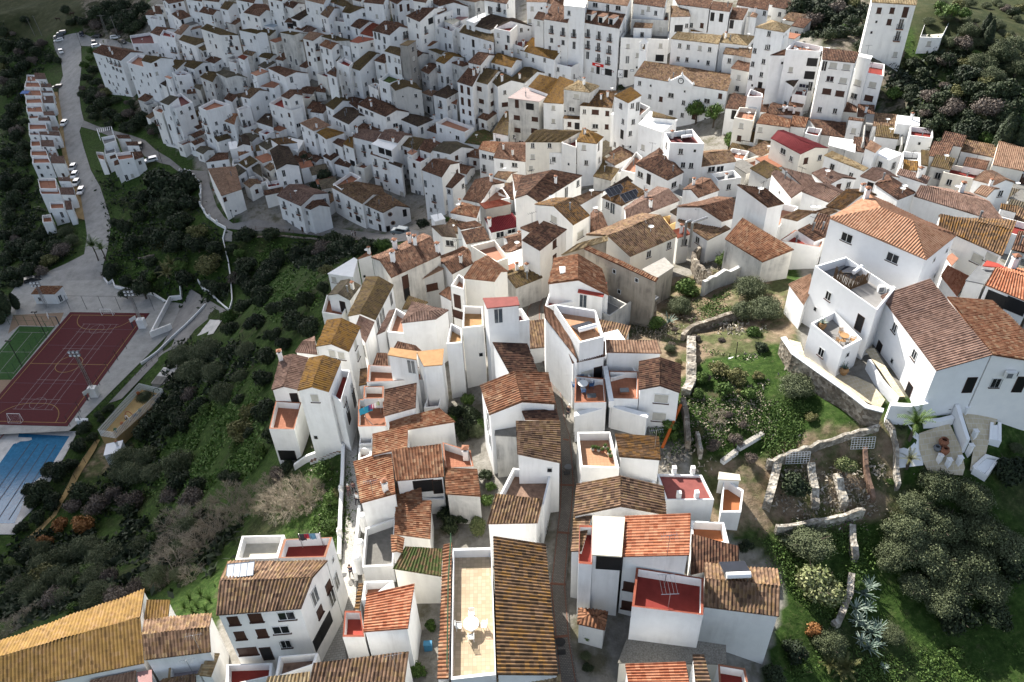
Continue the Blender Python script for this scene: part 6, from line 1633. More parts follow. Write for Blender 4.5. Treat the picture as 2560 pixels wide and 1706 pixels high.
def quads_mesh(name, c, nrm, size, mat, asp=1.6, rs=None):
	"""many small leaf faces: centres c, normals nrm"""
	rs = rs or np.random.default_rng(3); n = len(c)
	a = rs.normal(size=(n, 3)); u = np.cross(nrm, a); u /= np.linalg.norm(u, axis=1)[:, None] + 1e-9; w = np.cross(nrm, u)
	s = (size * rs.uniform(.6, 1.35, n))[:, None]
	u = u * s * asp; w = w * s
	v = np.stack([c - u, c - w * .8 + u * .1, c + u, c + w * .8 + u * .1], 1).reshape(-1, 3)
	me = bpy.data.meshes.new(name); me.vertices.add(4 * n); me.vertices.foreach_set('co', v.astype(np.float32).ravel())
	me.loops.add(4 * n); me.loops.foreach_set('vertex_index', np.arange(4 * n, dtype=np.int32))
	me.polygons.add(n); me.polygons.foreach_set('loop_start', np.arange(0, 4 * n, 4, dtype=np.int32)); me.polygons.foreach_set('loop_total', np.full(n, 4, np.int32))
	me.update(calc_edges=True); me.materials.append(MATS[mat]); return me
def crown(seed, n, size, mat, lobes=12, flat=.8, spread=.62, lr=(.28, .5)):
	rs = np.random.default_rng(seed)
	L = rs.normal(size=(lobes, 3)); L /= np.linalg.norm(L, axis=1)[:, None]; L *= (spread * rs.uniform(.35, 1.05, lobes) )[:, None]; L[:, 2] = np.abs(L[:, 2]) * flat * .9 - .12
	R = rs.uniform(*lr, lobes)
	k = rs.choice(lobes, n, p=R**2 / (R**2).sum()); d = rs.normal(size=(n, 3)); d[:, 2] += .25; d /= np.linalg.norm(d, axis=1)[:, None]
	rad_ = R[k] * (rs.uniform(.25, 1.0, n) ** .45) * (1 + .12 * rs.normal(size=n))
	c = L[k] + d * rad_[:, None] * np.array([1, 1, flat])
	nrm = d + rs.normal(size=(n, 3)) * .55; nrm /= np.linalg.norm(nrm, axis=1)[:, None]
	return quads_mesh('crown', c, nrm, size, mat, 1.5, rs)
def trunk_mesh(seed, h=1.0, r=.07, limbs=5):
	rs = random.Random(seed); mb = MB(); mb.bar((0, 0, -1.2), (.03, .02, -.45), r * 1.3, 0, 7, r)
	for k in range(limbs):
		a = 2 * math.pi * k / limbs + rs.uniform(-.4, .4); e = (.45 * math.cos(a), .45 * math.sin(a), rs.uniform(-.05, .35)); mb.bar((.03, .02, -.5), e, r * .75, 0, 5, r * .25)
		mb.bar(e, (e[0]*1.5 + rs.uniform(-.1,.1), e[1]*1.5, e[2] + .25), r * .3, 0, 4, r * .1)
	return mb.mesh('trunk', ['bark'])
def twigs(seed, n, mat, up=.8):
	"""bare branching crown"""
	rs = random.Random(seed); mb = MB()
	def grow(p, d, L, r, lv):
		q = p + d * L; mb.bar(p, q, r, 0, 3, r * .6)
		if lv == 0: return
		for _ in range(4 if lv > 1 else 5):
			nd = d + np.array([rs.gauss(0, .55), rs.gauss(0, .55), rs.gauss(.05, .4)]); grow(p + d * L * rs.uniform(.45, 1), unit(nd), L * rs.uniform(.55, .8), r * .58, lv - 1)
	for k in range(n):
		a = 2 * math.pi * k / n; grow(np.array([0, 0, -.75]), unit(np.array([math.cos(a) * .75, math.sin(a) * .75, up])), .5, .026, 4)
	return mb.mesh('crown', [mat])
TR_ = [trunk_mesh(s) for s in (1, 2)]
CR = {
 'o': [crown(1, 15000, .023, 'lf_o', 34, .8, .62, (.26, .46)), crown(2, 15000, .023, 'lf_o', 38, .75, .62, (.26, .46)), crown(12, 12000, .025, 'lf_o', 28, .85, .62, (.26, .46))],
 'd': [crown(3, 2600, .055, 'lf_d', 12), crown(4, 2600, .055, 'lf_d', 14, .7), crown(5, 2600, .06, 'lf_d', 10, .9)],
 'l': [crown(6, 2200, .06, 'lf_l', 12, .7), crown(7, 2200, .06, 'lf_l', 10, .75)],
 'y': [crown(8, 2400, .05, 'lf_y', 12)],
 'g': [crown(9, 5000, .042, 'lf_g', 16)],
 'r': [crown(10, 2000, .055, 'lf_r', 10, .8)],
 's': [crown(14, 2600, .045, 'lf_s', 14, .75), crown(15, 2600, .045, 'lf_s', 12, .7)],
 'b': [twigs(1, 6, 'lf_b'), twigs(2, 7, 'lf_b', .5)],
}
def cyp(seed, n=2200):
	rs = np.random.default_rng(seed); z = rs.uniform(0, 1, n) ** .9; a = rs.uniform(0, 2*math.pi, n); r = .17 * np.sin(np.pi * np.clip(z * .93 + .05, 0, 1)) ** .7 * rs.uniform(.75, 1.1, n)
	c = np.stack([r*np.cos(a), r*np.sin(a), z], 1); nr = np.stack([np.cos(a), np.sin(a), np.full(n, .4)], 1) + rs.normal(size=(n, 3)) * .3
	return quads_mesh('crown', c, nr / np.linalg.norm(nr, axis=1)[:, None], .028, 'lf_d', 1.6, rs)
CYP = cyp(1)
def frond_mesh(n, L, droop, mat, name, wid=.05, tilt=(.1, .9), leaflets=True, seed=2):
	rs = random.Random(seed); mb = MB()
	for k in range(n):
		a = 2*math.pi*k/n + rs.uniform(-.3, .3); el = rs.uniform(*tilt) * math.pi/2; l = L * rs.uniform(.75, 1.1); p = np.array([0., 0., 0.]); d = np.array([math.cos(a)*math.cos(el), math.sin(a)*math.cos(el), math.sin(el)]); side = np.array([-math.sin(a), math.cos(a), 0]); m = 7
		for i in range(m):
			q = p + d * l / m; f = i / m; w = wid * (1 - f * .8)
			if leaflets:
				for s in (-1, 1):
					for j in (0, .5):
						b0 = p + (q - p) * j; t = b0 + side * s * l * .24 * (1 - .7*f) + d * l * .09 - np.array([0, 0, l * .05]); mb.face([b0, b0 + (q - p) * .35, t])
			else: mb.face([p - side*w, q - side*w*.85, q + side*w*.85, p + side*w])
			p = q; d = unit(d - np.array([0, 0, droop / m]))
	return mb.mesh(name, [mat])
PALM = frond_mesh(26, 1, 1.0, 'lf_l', 'crown'); PALM2 = frond_mesh(16, 1, .8, 'lf_y', 'crown', seed=5)
AGV = frond_mesh(22, 1, .25, 'lf_a', 'leaves', .075, (.12, .8), False, 4); FAN = frond_mesh(30, 1, .5, 'lf_y', 'leaves', .05, (.15, .95), True, 7)
REED = frond_mesh(60, 1, .5, 'lf_l', 'leaves', .02, (.5, .98), False, 8)
TCOUNT = 0
KINDN = {'o': ('olive_tree', 'tree'), 'd': ('dark_bush', 'bush'), 'l': ('green_bush', 'bush'), 'y': ('yellowish_bush', 'bush'), 'g': ('lemon_tree', 'tree'), 'r': ('dry_bush', 'bush'), 's': ('scrub_bush', 'bush'), 'b': ('bare_tree', 'tree')}
def tree(t, x, y, diam, k, label, group=None, tall=1.0, sink=.55, name=None, cat=None):
	global TCOUNT; TCOUNT += 1; i = TCOUNT
	px, py = tp(t, x, y); P = hit(px, py, 1.0); s = FPX / ((P - CAMP) @ FWD); R = max(.5, diam / 2 / TS / s)
	P = hit(px, py, R * sink * tall); g = (P[0], P[1], T1(P[0], P[1]))
	R *= 1.12
	nm, ct_ = KINDN[k]; nm, ct_ = ('dark_tree', 'tree') if k == 'd' and ' tree ' in label else (nm, ct_); r = empty(name or nm, g); tag(r, label, cat or ct_, group)
	rz = (i * 2.399) % 6.283
	me = CR[k][i % len(CR[k])]
	zc = R * sink * tall * (1.0 if k != 'b' else 1.3)
	for n_, m_ in (('crown', me), ('trunk', TR_[i % 2])):
		if n_ == 'trunk' and k == 'b': continue
		o = bpy.data.objects.new(n_, m_); COL.objects.link(o); o.parent = r; o.location = (0, 0, zc); o.rotation_euler = (0, 0, rz); o.scale = (R, R, R * tall) if n_ == 'crown' else (R, R, max(R*.6, (zc + .3)))
	return r
ADJ = {'s': 'brown twiggy bush', 'l': 'bright green bush', 'y': 'yellow green bush', 'o': 'grey green olive', 'd': 'dark green bush', 'b': 'bare pale tree', 'r': 'rusty bush', 'g': 'pale leaved tree'}
def relabel(lb, k, kk):
	if kk == k: return lb
	w = lb.split(); i = next((j for j, q in enumerate(w) if q in ('on', 'in', 'above', 'below', 'under', 'left', 'right', 'beside', 'between', 'at', 'near', 'behind', 'along', 'of')), 0)
	return ADJ[kk] + ' ' + ' '.join(w[i:])
def group_trees(t, s, k, label, group=None):
	for tok in s.split():
		a = tok.split(','); kk = a[3] if len(a) > 3 else k; l2 = relabel(label, k, kk); tree(t, float(a[0]), float(a[1]), float(a[2]), kk, l2, group or l2)
def one(t, x, y, diam, k, label, **kw): tree(t, x, y, diam, k, label, **kw)
G = group_trees
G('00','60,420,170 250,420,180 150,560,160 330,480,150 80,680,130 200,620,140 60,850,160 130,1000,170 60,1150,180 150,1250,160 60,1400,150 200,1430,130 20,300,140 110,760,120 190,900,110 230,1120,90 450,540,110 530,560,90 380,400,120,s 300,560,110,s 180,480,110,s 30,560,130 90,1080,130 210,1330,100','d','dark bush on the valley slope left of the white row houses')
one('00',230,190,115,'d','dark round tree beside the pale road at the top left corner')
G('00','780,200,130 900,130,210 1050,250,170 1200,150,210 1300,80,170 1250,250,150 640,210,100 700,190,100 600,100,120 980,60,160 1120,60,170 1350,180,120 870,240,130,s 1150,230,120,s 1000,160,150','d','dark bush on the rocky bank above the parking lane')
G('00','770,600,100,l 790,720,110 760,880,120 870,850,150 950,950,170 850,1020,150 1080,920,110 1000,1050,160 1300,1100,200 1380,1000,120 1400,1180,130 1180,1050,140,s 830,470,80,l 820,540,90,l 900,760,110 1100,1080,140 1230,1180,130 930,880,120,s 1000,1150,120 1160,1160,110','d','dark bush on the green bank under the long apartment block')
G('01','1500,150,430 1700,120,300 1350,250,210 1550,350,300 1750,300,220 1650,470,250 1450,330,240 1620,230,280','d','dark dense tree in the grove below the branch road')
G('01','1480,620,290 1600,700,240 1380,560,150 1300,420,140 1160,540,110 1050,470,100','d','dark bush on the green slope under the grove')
one('01',1800,580,230,'y','yellow green tree at the right edge of the dark grove'); one('01',1920,870,260,'y','yellow leaved tree left of the white slope wall'); one('01',1950,700,130,'b','grey leafless shrub on the green slope beside the slope wall')
G('01','1020,920,190 1150,1020,150 1300,1040,210 1400,960,150,l 1700,1000,230,d 1650,880,170,l 2000,1090,190 1900,1050,150','d','bush in the thicket above the curved plaza wall')
one('01',1310,1090,190,'d','slim dark tree behind the far fence of the red court',tall=1.25,sink=.9); one('01',1150,1130,130,'d','small dark tree left of the slim one behind the court fence',sink=.9)
G('01','600,560,140,o 650,650,160,o 500,700,190 300,720,210 150,700,230 450,830,170,y 250,930,210 100,950,210 60,100,210 130,250,190 240,340,80 400,560,130 560,740,200,s 30,820,180 350,600,150 200,560,150 90,420,160 180,150,130 380,930,140,s 40,600,150','d','dark bush on the wooded slope below the last row house')
G('01','2250,600,220 2130,720,150 2270,870,260 2300,1080,210 2180,760,140,l 2150,980,150','d','dark bush on the slope right of the white slope wall')
G('02','1690,130,280,o 1880,90,300,o 1800,280,300,o 1980,270,260,o 1700,290,200,o','o','grey green olive in the big clump right of the skate pad')
G('02','2080,110,210 2250,80,210,o 2050,480,260,o 1600,560,220 1480,690,260 1650,720,240 1380,760,200 1320,830,200 1560,830,200 2200,330,180,o 1750,480,180,s 2200,540,160 1900,620,170,l','d','dark tree on the steep green slope below the village')
one('02',1335,525,175,'o','small olive standing inside the splash park',sink=.8)
G('02','780,800,190 720,950,190 850,880,120','d','dark tree between the pool and the red court'); G('02','540,1200,250 640,1130,160 450,1170,160','d','dark tree on the bank beside the pool'); G('02','380,1380,270 300,1460,200 480,1470,200 750,1400,280 250,1370,150 680,1510,200,s','d','dark tree near the near end of the pool')
G('02','1150,1080,280 1330,1060,260 1230,1220,300 1400,1210,220 1090,1210,200','o','olive in the clump behind the white shed'); one('02',1640,1140,340,'o','large round olive right of the clump behind the shed')
G('02','2200,830,300,y 2280,650,180,y 2150,980,160,l','y','yellow green bush on the slope under the tower house'); G('02','1580,410,100 900,670,100 1000,620,120 930,720,90','d','low bush beside the white slatted fence')
G('02','2100,1450,420 2280,1380,220 1760,1440,260,s 1900,1500,240 2250,1520,260','b','leafless pale tree on the slope below the tower house'); G('02','900,1500,260,s 1200,1480,260,s 1050,1400,180,s 1550,1420,200,s','s','brown leafless scrub at the foot of the valley slope')
G('03','560,430,300 760,360,320 950,430,330 480,640,310 680,640,320 860,610,280 560,820,260 320,780,270 1000,620,220,s 380,520,200','o','dark olive in the big clump above the yellow church roof')
G('03','200,150,150 350,60,190 250,300,140 60,560,180 150,650,160,s 30,820,170','d','dark bush beside the pool path'); G('03','400,280,200 750,130,260 560,120,200 330,380,150','r','rusty brown bush above the olive clump')
G('03','1750,60,420 1850,250,420 1600,300,400 1600,100,380 1560,480,420 2000,120,420 2220,60,220 1800,380,260 1750,560,260 1450,640,240','b','pale leafless tree left of the large white house'); G('03','330,900,250 100,1050,250 1100,800,300,s 1250,720,240,s 200,960,200','b','grey leafless shrub along the yellow church roof')
one('03',680,900,160,'l','light green bush peeping over the yellow church roof')
G('12','60,650,280 150,860,210 60,350,240 100,150,220 40,1000,200,l 250,30,200','d','dark tree on the slope left of the tower house'); G('12','300,1400,480,b 200,1480,420,b 450,1380,420,b 120,1320,320,b 560,1350,260,b 420,1500,300,b 80,1480,300,b 200,1230,200,s','b','leafless grey tree below the tower house')
one('12',290,1150,170,'d','dark bush at the foot of the tower house'); one('12',640,1190,240,'l','bright green ivy bush beside the street parapet'); one('12',700,1450,200,'l','leafy green bush below the street parapet'); one('12',750,1400,120,'y','conical straw topped cactus beside the street parapet',tall=1.5)
G('12','1830,650,190 1920,540,180,l 1970,680,220 1850,800,160 2010,830,180,o 1900,880,150 1790,720,150,l 1960,780,200 2060,760,150,l 2120,1230,150 2150,1330,130,l 2110,1450,170,l','d','dark ivy bush in the garden gap between the houses')
G('11','150,580,190 500,740,150 600,720,200,s 750,720,260 700,640,220 820,690,230 1000,700,250 1150,680,200,l 200,800,210 60,1000,240 50,1150,250 350,1400,300 480,1450,260 300,1250,220 650,920,150,y 120,880,170','d','bush on the shaded slope under the street with the van')
one('11',450,1190,180,'d','tall dark evergreen alone on the green slope',tall=1.4); one('11',620,1090,150,'d','dark evergreen against the lowest white houses',tall=1.5)
G('11','650,200,210 700,120,160 620,60,210 560,140,150','d','dark tree in the cleft beside the long mottled roof house'); one('11',1530,490,140,'d','dark round bush behind the parked van'); one('11',1740,450,90,'l','small green bush by the big white apartment house')
one('10',470,1470,180,'d','dark round tree in the middle of the village',tall=1.2); G('10','515,970,130 590,1080,100','d','dark bush beside the red terrace cube'); one('10',640,1540,150,'b','grey leafless bush below the golden mossy roof')
one('20',1700,1015,200,'l','taller plaza tree in front of the church',tall=1.3,sink=1.0,name='plaza_tree',cat='tree'); one('20',1860,1055,190,'l','plaza tree right of the taller one in front of the church',tall=1.3,sink=1.0,name='plaza_tree',cat='tree'); one('20',2000,1300,200,'l','round tree beside the cream house with shuttered windows',tall=1.1,sink=.9,name='plaza_tree',cat='tree')
one('20',1230,920,120,'l','light green tree at the church corner'); one('20',1000,810,80,'d','small bush by the café tables on the hotel plaza'); one('20',2130,1400,110,'l','small shrub behind the pale hipped roof')
G('30','300,100,300 500,130,250 150,60,200 400,200,220,s 620,90,220,s 700,300,180 830,300,160 560,330,180 1100,450,160 1000,470,160,s 850,420,150 1180,520,140,s 680,180,200','d','dark bush on the cliff below the tall building')
G('30','1650,130,240,l 1800,130,160,l 1560,60,150,l 1480,200,120,o','l','green tree behind the lookout terrace'); G('30','1850,300,230 2130,480,300 1960,580,260 2240,420,240 2050,700,240 1780,400,200,s 2280,640,240','o','grey green olive on the slope right of the lookout terrace')
for x, y in ((1955,395),(1990,455)):
	P = hit(*tp('30', x, y)); r = empty('cypress_tree', (P[0], P[1], T1(*P[:2]))); tag(r, 'dark slender cypress in the pair right of the lookout terrace', 'tree', 'cypresses behind the lookout terrace'); o = bpy.data.objects.new('crown', CYP); COL.objects.link(o); o.parent = r; o.scale = (6, 6, 6.5)
for (t, x, y, h, w, lb) in (('30',2100,1480,9,9,'tall dark cypress left of the two beside the cream house'),('30',2235,1540,8.5,9,'dark cypress right of the taller one beside the cream house'),('01',60,1330,9,12,'broad dark cypress beside the service building'),('01',165,1270,5,6,'small dark cypress next to the broad one'),('01',15,1400,5,9,'dark cypress at the left edge by the tennis court')):
	P = hit(*tp(t, x, y)); r = empty('cypress_tree', (P[0], P[1], T1(*P[:2]))); tag(r, lb, 'tree'); o = bpy.data.objects.new('crown', CYP); COL.objects.link(o); o.parent = r; o.scale = (w, w, h)
G('30','1650,560,200,s 1750,850,200,y 1850,700,260 2080,850,260 1700,1000,250,s 2000,1000,300,s 1350,1230,210,l 1300,900,160 1150,860,180,l 1550,1150,250 1800,1250,300 2200,1000,300 1450,1330,160 1700,1420,200 1950,1440,170 1500,900,220,s 1420,700,200 1330,600,170 1600,1330,180 1250,1100,150 1900,1150,240 2200,820,260 1480,1040,180,s 2050,1180,240','d','dark bush in the shaded gully right of the big apartment house')
one('21',1950,820,230,'l','green bush growing inside the ruin plot'); one('21',2050,750,130,'l','small green bush by the ruin window'); one('21',1610,1070,270,'l','bright green round bush against the ruined stone house'); one('21',1560,1250,260,'o','grey leaved bush below the bright green one'); one('21',1340,1400,200,'l','leafy bush beside the salmon roof terrace'); one('21',1190,1330,150,'l','small bush beside the tumbledown shed')
G('21','2200,1080,330,o 2330,1280,330,o 2130,1300,260,o 2280,950,240,o','o','silver green olive left of the white villa wing'); one('21',2220,1480,170,'l','low green bush under the silver green olives')
one('22',1450,70,130,'o','grey green bush beside the broad rubble wall'); G('22','1760,330,170,l 1900,260,200,y 2060,330,230,y 1950,460,210,l 1700,480,150,l 2150,480,180,l','l','low shrub in the overgrown garden'); one('22',1890,680,190,'b','dry twiggy shrub with white plastic pots'); one('22',1450,760,190,'l','green creeper between the orange pipe and the houses'); one('22',1500,860,120,'l','creeper clump at the lower end of the orange pipe'); one('22',2290,60,150,'d','dark bush at the top of the overgrown garden'); G('22','1850,960,150,s 1720,830,110,y 2050,900,160,s','s','dry grass clump above the little steps'); one('22',2200,1080,150,'s','leafless vine on the whitewashed garden wall')
one('31',1430,990,90,'d','small clipped bush behind the villa gable'); one('31',1610,1070,140,'d','dark bush between the villa and the orange red roof')
one('32',260,420,330,'o','large round grey green bush under the villa wall',tall=.9); one('32',2230,1190,380,'d','big round dark green tree beside the cactus beds'); one('32',700,1150,230,'g','young citrus tree in the vegetable plot',sink=.9); one('32',240,1340,330,'d','dense dark citrus tree at the left of the vegetable plot',sink=.7); one('32',1120,1290,90,'l','small hedge bush beside the curved garden wall'); one('32',400,700,120,'y','tuft of dry grass in the flowery meadow'); one('32',2280,980,130,'o','grey bush above the round dark tree')
G('32','1550,1330,420,o 1850,1440,420,o 1350,1500,330,o','o','silvery olive branch clump at the top of the great olive'); G('33','1250,180,420 1600,150,460 1950,150,440 1150,430,380 1500,430,460 1850,430,460 2200,330,400 1650,720,440 2000,700,420 1350,700,330 1750,980,380,d 2080,960,350,d 1700,560,420 1320,300,380 1900,600,400 1600,860,380 1180,300,300 2250,550,360,d','o','great olive crown filling the lower right corner')
one('33',440,690,500,'g','large lemon tree dotted with yellow fruit',sink=.7); one('33',350,290,500,'o','wide grey thorny bush under the white topped wall',tall=.6); one('33',430,1095,200,'r','orange dry bush beside the white shed wall'); one('33',570,1220,330,'o','round grey green bush below the orange dry bush'); one('33',830,680,140,'l','green bush at the head of the agave row'); one('33',1140,1130,230,'o','small grey bush right of the agave row'); one('33',1750,1290,170,'l','light shrub in the grass at the bottom right'); G('33','250,1290,260,d 330,1450,200,l 60,1500,260,d','d','low dark shrub behind the bottom terrace')
one('23',690,1140,150,'l','small leafy tree in the flagged courtyard',sink=1.0); one('23',675,1330,100,'o','pale variegated shrub in the flagged courtyard'); one('23',690,1430,120,'d','dark shrub along the courtyard wall'); one('23',2150,320,150,'d','dark bush at the end of the orange terrace'); one('13',1610,1040,150,'l','weedy bush in the narrow gap beside the chequered terrace'); one('13',1500,1450,200,'l','green bush in the gap below the blue chair'); G('13','1790,110,220,d 1900,60,180,d 2030,130,230,g 1740,30,180,d','d','shrub in the shaded garden behind the mossy roof'); one('13',330,340,110,'l','potted greenery on the red roof terrace of the large white house'); one('13',560,200,240,'l','bright ivy patch above the large white house'); one('13',700,120,180,'l','green ivy beside the street parapet')
def rosette(t, x, y, size, me, name, label, cat='plant', trunk=0, group=None):
	P = hit(*tp(t, x, y)); z = T1(*P[:2]); s = FPX / ((P - CAMP) @ FWD); R = size / 2 / TS / s
	r = empty(name, (P[0], P[1], z)); tag(r, label, cat, group); o = bpy.data.objects.new('crown' if trunk else 'leaves', me); COL.objects.link(o); o.parent = r; o.location = (0, 0, trunk + .1); o.scale = (R,) * 3; o.rotation_euler = (0, 0, x)
	if trunk:
		mb = MB(); mb.bar((0, 0, -.3), (.1, .05, trunk * .5), .2, 0, 7, .17); mb.bar((.1, .05, trunk * .5), (0, 0, trunk + .15), .17, 0, 7, .14); k = mb.build('trunk', 'bark'); k.parent = r
rosette('01',905,830,230,PALM,'palm_tree','larger palm of the pair beside the plaza entrance','palm',5); rosette('01',975,830,170,PALM,'palm_tree','smaller palm of the pair beside the plaza entrance','palm',4)
rosette('01',1560,1010,240,PALM2,'palm_tree','pale palm in the thicket above the plaza','palm',2.5); rosette('01',1600,930,200,PALM2,'palm_tree','second pale palm farther up the thicket','palm',2.5)
rosette('32',1290,920,360,PALM,'palm_tree','tall palm over the white gravel bed of the patio','palm',2.6); rosette('32',1270,1160,220,PALM2,'palm_tree','small yellowing palm at the lower end of the gravel bed','palm',1.2)
rosette('32',1590,640,190,frond_mesh(9, 1, .9, 'lf_d', 'leaves', .14, (.4, .95), False, 9),'banana_plant','dark broad leaved plant in the white planter by the villa corner'); rosette('32',1225,800,130,frond_mesh(12, 1, .3, 'lf_d', 'leaves', .16, (.2, .9), False, 10),'cactus','prickly pear by the barred garden gate')
for x, y, s in ((870,760,260),(930,690,230),(800,900,250),(900,900,240),(950,1120,280),(880,1060,230),(1010,1090,240),(920,1260,250),(850,1190,200),(990,1230,200),(820,1010,210)): rosette('33',x,y,s,AGV,'agave','blue green agave rosette in the long clump under the great olive',group='agave clump under the great olive')
rosette('33',1060,1450,130,AGV,'agave','small lone agave in the grass below the clump'); rosette('21',1440,1400,220,AGV,'agave','yellow striped agave beside the salmon roof terrace'); rosette('33',690,1440,340,FAN,'fan_palm','low fan palm at the bottom of the garden','palm'); rosette('33',560,1420,230,FAN,'fan_palm','smaller fan palm left of the low one','palm')
for x, y in ((1750,820),(1850,780),(1820,900),(1930,830),(1700,900),(1900,930),(1780,940)): rosette('03',x,y,230,REED,'reeds','tall green reed clump below the large white house',group='reed clumps below the large white house')
rosette('31',2310,1450,150,PALM,'palm_tree','little palm top at the right edge beside the orange roof','palm',1.5); rosette('12',1610,480,80,PALM,'potted_palm','small potted palm on the little red terrace','plant',.3)
def scatter(name, polys, n, size, mat, up=.25):
	rs = np.random.default_rng(len(name)); cs = []
	for poly, k in polys:
		xs = [p[0] for p in poly]; ys = [p[1] for p in poly]; got = 0; tr = 0
		c = []
		while got < k and tr < 40:
			tr += 1; a = rs.uniform(min(xs), max(xs), 4000); b_ = rs.uniform(min(ys), max(ys), 4000); mk = pip(poly, a, b_); c.append(np.stack([a[mk], b_[mk]], 1)); got += mk.sum()
		c = np.concatenate(c)[:k]; cs.append(c)
	c = np.concatenate(cs); c = c + rs.normal(size=c.shape) * .9
	clump = fr1(c[:, 0], c[:, 1], 1.3) + fr1(c[:, 1] + 9, c[:, 0], 3.1); c = c[clump + rs.normal(size=len(c)) * .25 > -.1]
	z = T(c[:, 0], c[:, 1]); h = rs.uniform(.02, up, len(c)); C = np.stack([c[:, 0], c[:, 1], z + h + .1], 1)
	nr = rs.normal(size=C.shape); nr[:, 2] += .5; nr /= np.linalg.norm(nr, axis=1)[:, None]
	o = link(name, quads_mesh(name, C, nr, size, mat, 1.8, rs)); tag(o, None, None, None, 'stuff')
W = lambda t, s: [tuple(hit(*p)[:2]) for p in tpl(t, s)]
scatter('meadow_grass', [(W('32','-100,600 100,560 600,640 860,860 500,960 250,1050 -80,1150'), 7000),(W('33','-50,340 700,150 900,150 880,500 760,900 300,1000 150,600'), 7000),(W('33','300,1350 1300,1350 2400,1250 2400,1600 250,1600'), 6000),(W('22','1580,560 1700,100 2300,150 2350,800 2050,1000 1700,900'), 8000),(W('21','1700,1200 2100,1050 2350,1500 2100,1320 1750,1420'), 3500),(W('12','450,1230 800,1100 790,1560 500,1560'), 4000),(W('13','420,200 780,0 770,330 600,200'), 2500),(W('22','1370,780 1560,640 1550,940 1400,960'), 2500)], 0, .075, 'lf_l', .16)
scatter('dry_weeds', [(W('22','1580,560 1700,100 2300,150 2350,800 2050,1000 1700,900'), 4000),(W('21','1700,1010 1900,700 2350,800 2100,950 1850,1000'), 1500),(W('32','60,1180 1080,1000 1080,1540 -40,1540'), 1500),(W('21','1000,1250 1500,1150 1700,1400 1500,1560 1100,1560'), 2500)], 0, .075, 'lf_b', .2)
scatter('slope_grass', [(W('02','1700,500 2350,150 2350,1200 1800,1350 1500,1450 1000,1400 1500,950'), 12000),(W('01','1000,420 1400,350 1350,800 1800,900 1500,1120 1100,1000'), 5000),(W('11','0,620 500,640 650,850 640,1400 0,1400'), 6000)], 0, .2, 'lf_v', .3)

rs6 = random.Random(21)
BVR = bvh_of(WALLP + [(p, None) for p, *_ in ROOFP])
def clear(px, py):
	d = Vector(ray(px, py)).normalized(); P = hit(px, py); p, n, i, k = BVR.ray_cast(Vector(CAMP), d)
	return p is None or k > np.linalg.norm(P - CAMP) - .5
def onroad(px, py): return in_any(SMOOTH, px, py)
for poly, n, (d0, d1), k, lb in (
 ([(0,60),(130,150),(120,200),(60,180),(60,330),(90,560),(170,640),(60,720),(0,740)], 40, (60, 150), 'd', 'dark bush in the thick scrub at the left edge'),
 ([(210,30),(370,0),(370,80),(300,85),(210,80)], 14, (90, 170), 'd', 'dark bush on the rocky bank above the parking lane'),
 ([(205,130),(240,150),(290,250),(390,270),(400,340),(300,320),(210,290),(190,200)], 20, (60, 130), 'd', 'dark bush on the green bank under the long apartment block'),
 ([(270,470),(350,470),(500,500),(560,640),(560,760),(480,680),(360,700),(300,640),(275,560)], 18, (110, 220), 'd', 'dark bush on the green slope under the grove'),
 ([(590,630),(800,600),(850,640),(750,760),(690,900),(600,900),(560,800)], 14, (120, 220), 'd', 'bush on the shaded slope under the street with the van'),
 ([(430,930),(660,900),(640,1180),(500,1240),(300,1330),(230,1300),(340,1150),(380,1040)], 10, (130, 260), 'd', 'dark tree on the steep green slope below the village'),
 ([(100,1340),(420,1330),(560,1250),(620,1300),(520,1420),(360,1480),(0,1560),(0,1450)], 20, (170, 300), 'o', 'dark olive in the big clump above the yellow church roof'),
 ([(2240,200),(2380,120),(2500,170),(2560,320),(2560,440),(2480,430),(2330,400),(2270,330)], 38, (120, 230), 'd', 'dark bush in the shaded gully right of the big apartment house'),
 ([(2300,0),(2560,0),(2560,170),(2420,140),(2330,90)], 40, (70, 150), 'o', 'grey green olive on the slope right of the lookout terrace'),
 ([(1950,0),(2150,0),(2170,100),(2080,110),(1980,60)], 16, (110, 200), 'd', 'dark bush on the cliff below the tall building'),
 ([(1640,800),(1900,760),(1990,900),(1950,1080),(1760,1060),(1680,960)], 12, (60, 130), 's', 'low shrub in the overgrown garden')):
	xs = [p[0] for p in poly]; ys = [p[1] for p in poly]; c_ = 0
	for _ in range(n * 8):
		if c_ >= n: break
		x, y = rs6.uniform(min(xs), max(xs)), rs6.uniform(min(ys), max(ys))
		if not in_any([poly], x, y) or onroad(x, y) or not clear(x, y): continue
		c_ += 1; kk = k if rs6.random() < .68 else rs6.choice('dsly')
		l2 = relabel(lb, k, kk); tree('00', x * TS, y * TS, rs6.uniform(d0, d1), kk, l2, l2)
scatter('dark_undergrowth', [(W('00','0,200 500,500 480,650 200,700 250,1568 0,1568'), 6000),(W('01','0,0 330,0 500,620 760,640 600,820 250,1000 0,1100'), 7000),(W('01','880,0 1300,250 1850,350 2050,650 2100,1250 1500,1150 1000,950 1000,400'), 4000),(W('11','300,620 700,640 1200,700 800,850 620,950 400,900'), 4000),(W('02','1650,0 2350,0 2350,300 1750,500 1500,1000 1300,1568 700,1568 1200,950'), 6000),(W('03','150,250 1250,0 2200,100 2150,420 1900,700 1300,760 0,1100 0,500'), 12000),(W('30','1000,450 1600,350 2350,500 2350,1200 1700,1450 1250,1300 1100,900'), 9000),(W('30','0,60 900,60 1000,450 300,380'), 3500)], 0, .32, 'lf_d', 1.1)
leafmat('lf_p', (.22,.19,.15), (.38,.34,.28), (.55,.51,.45))
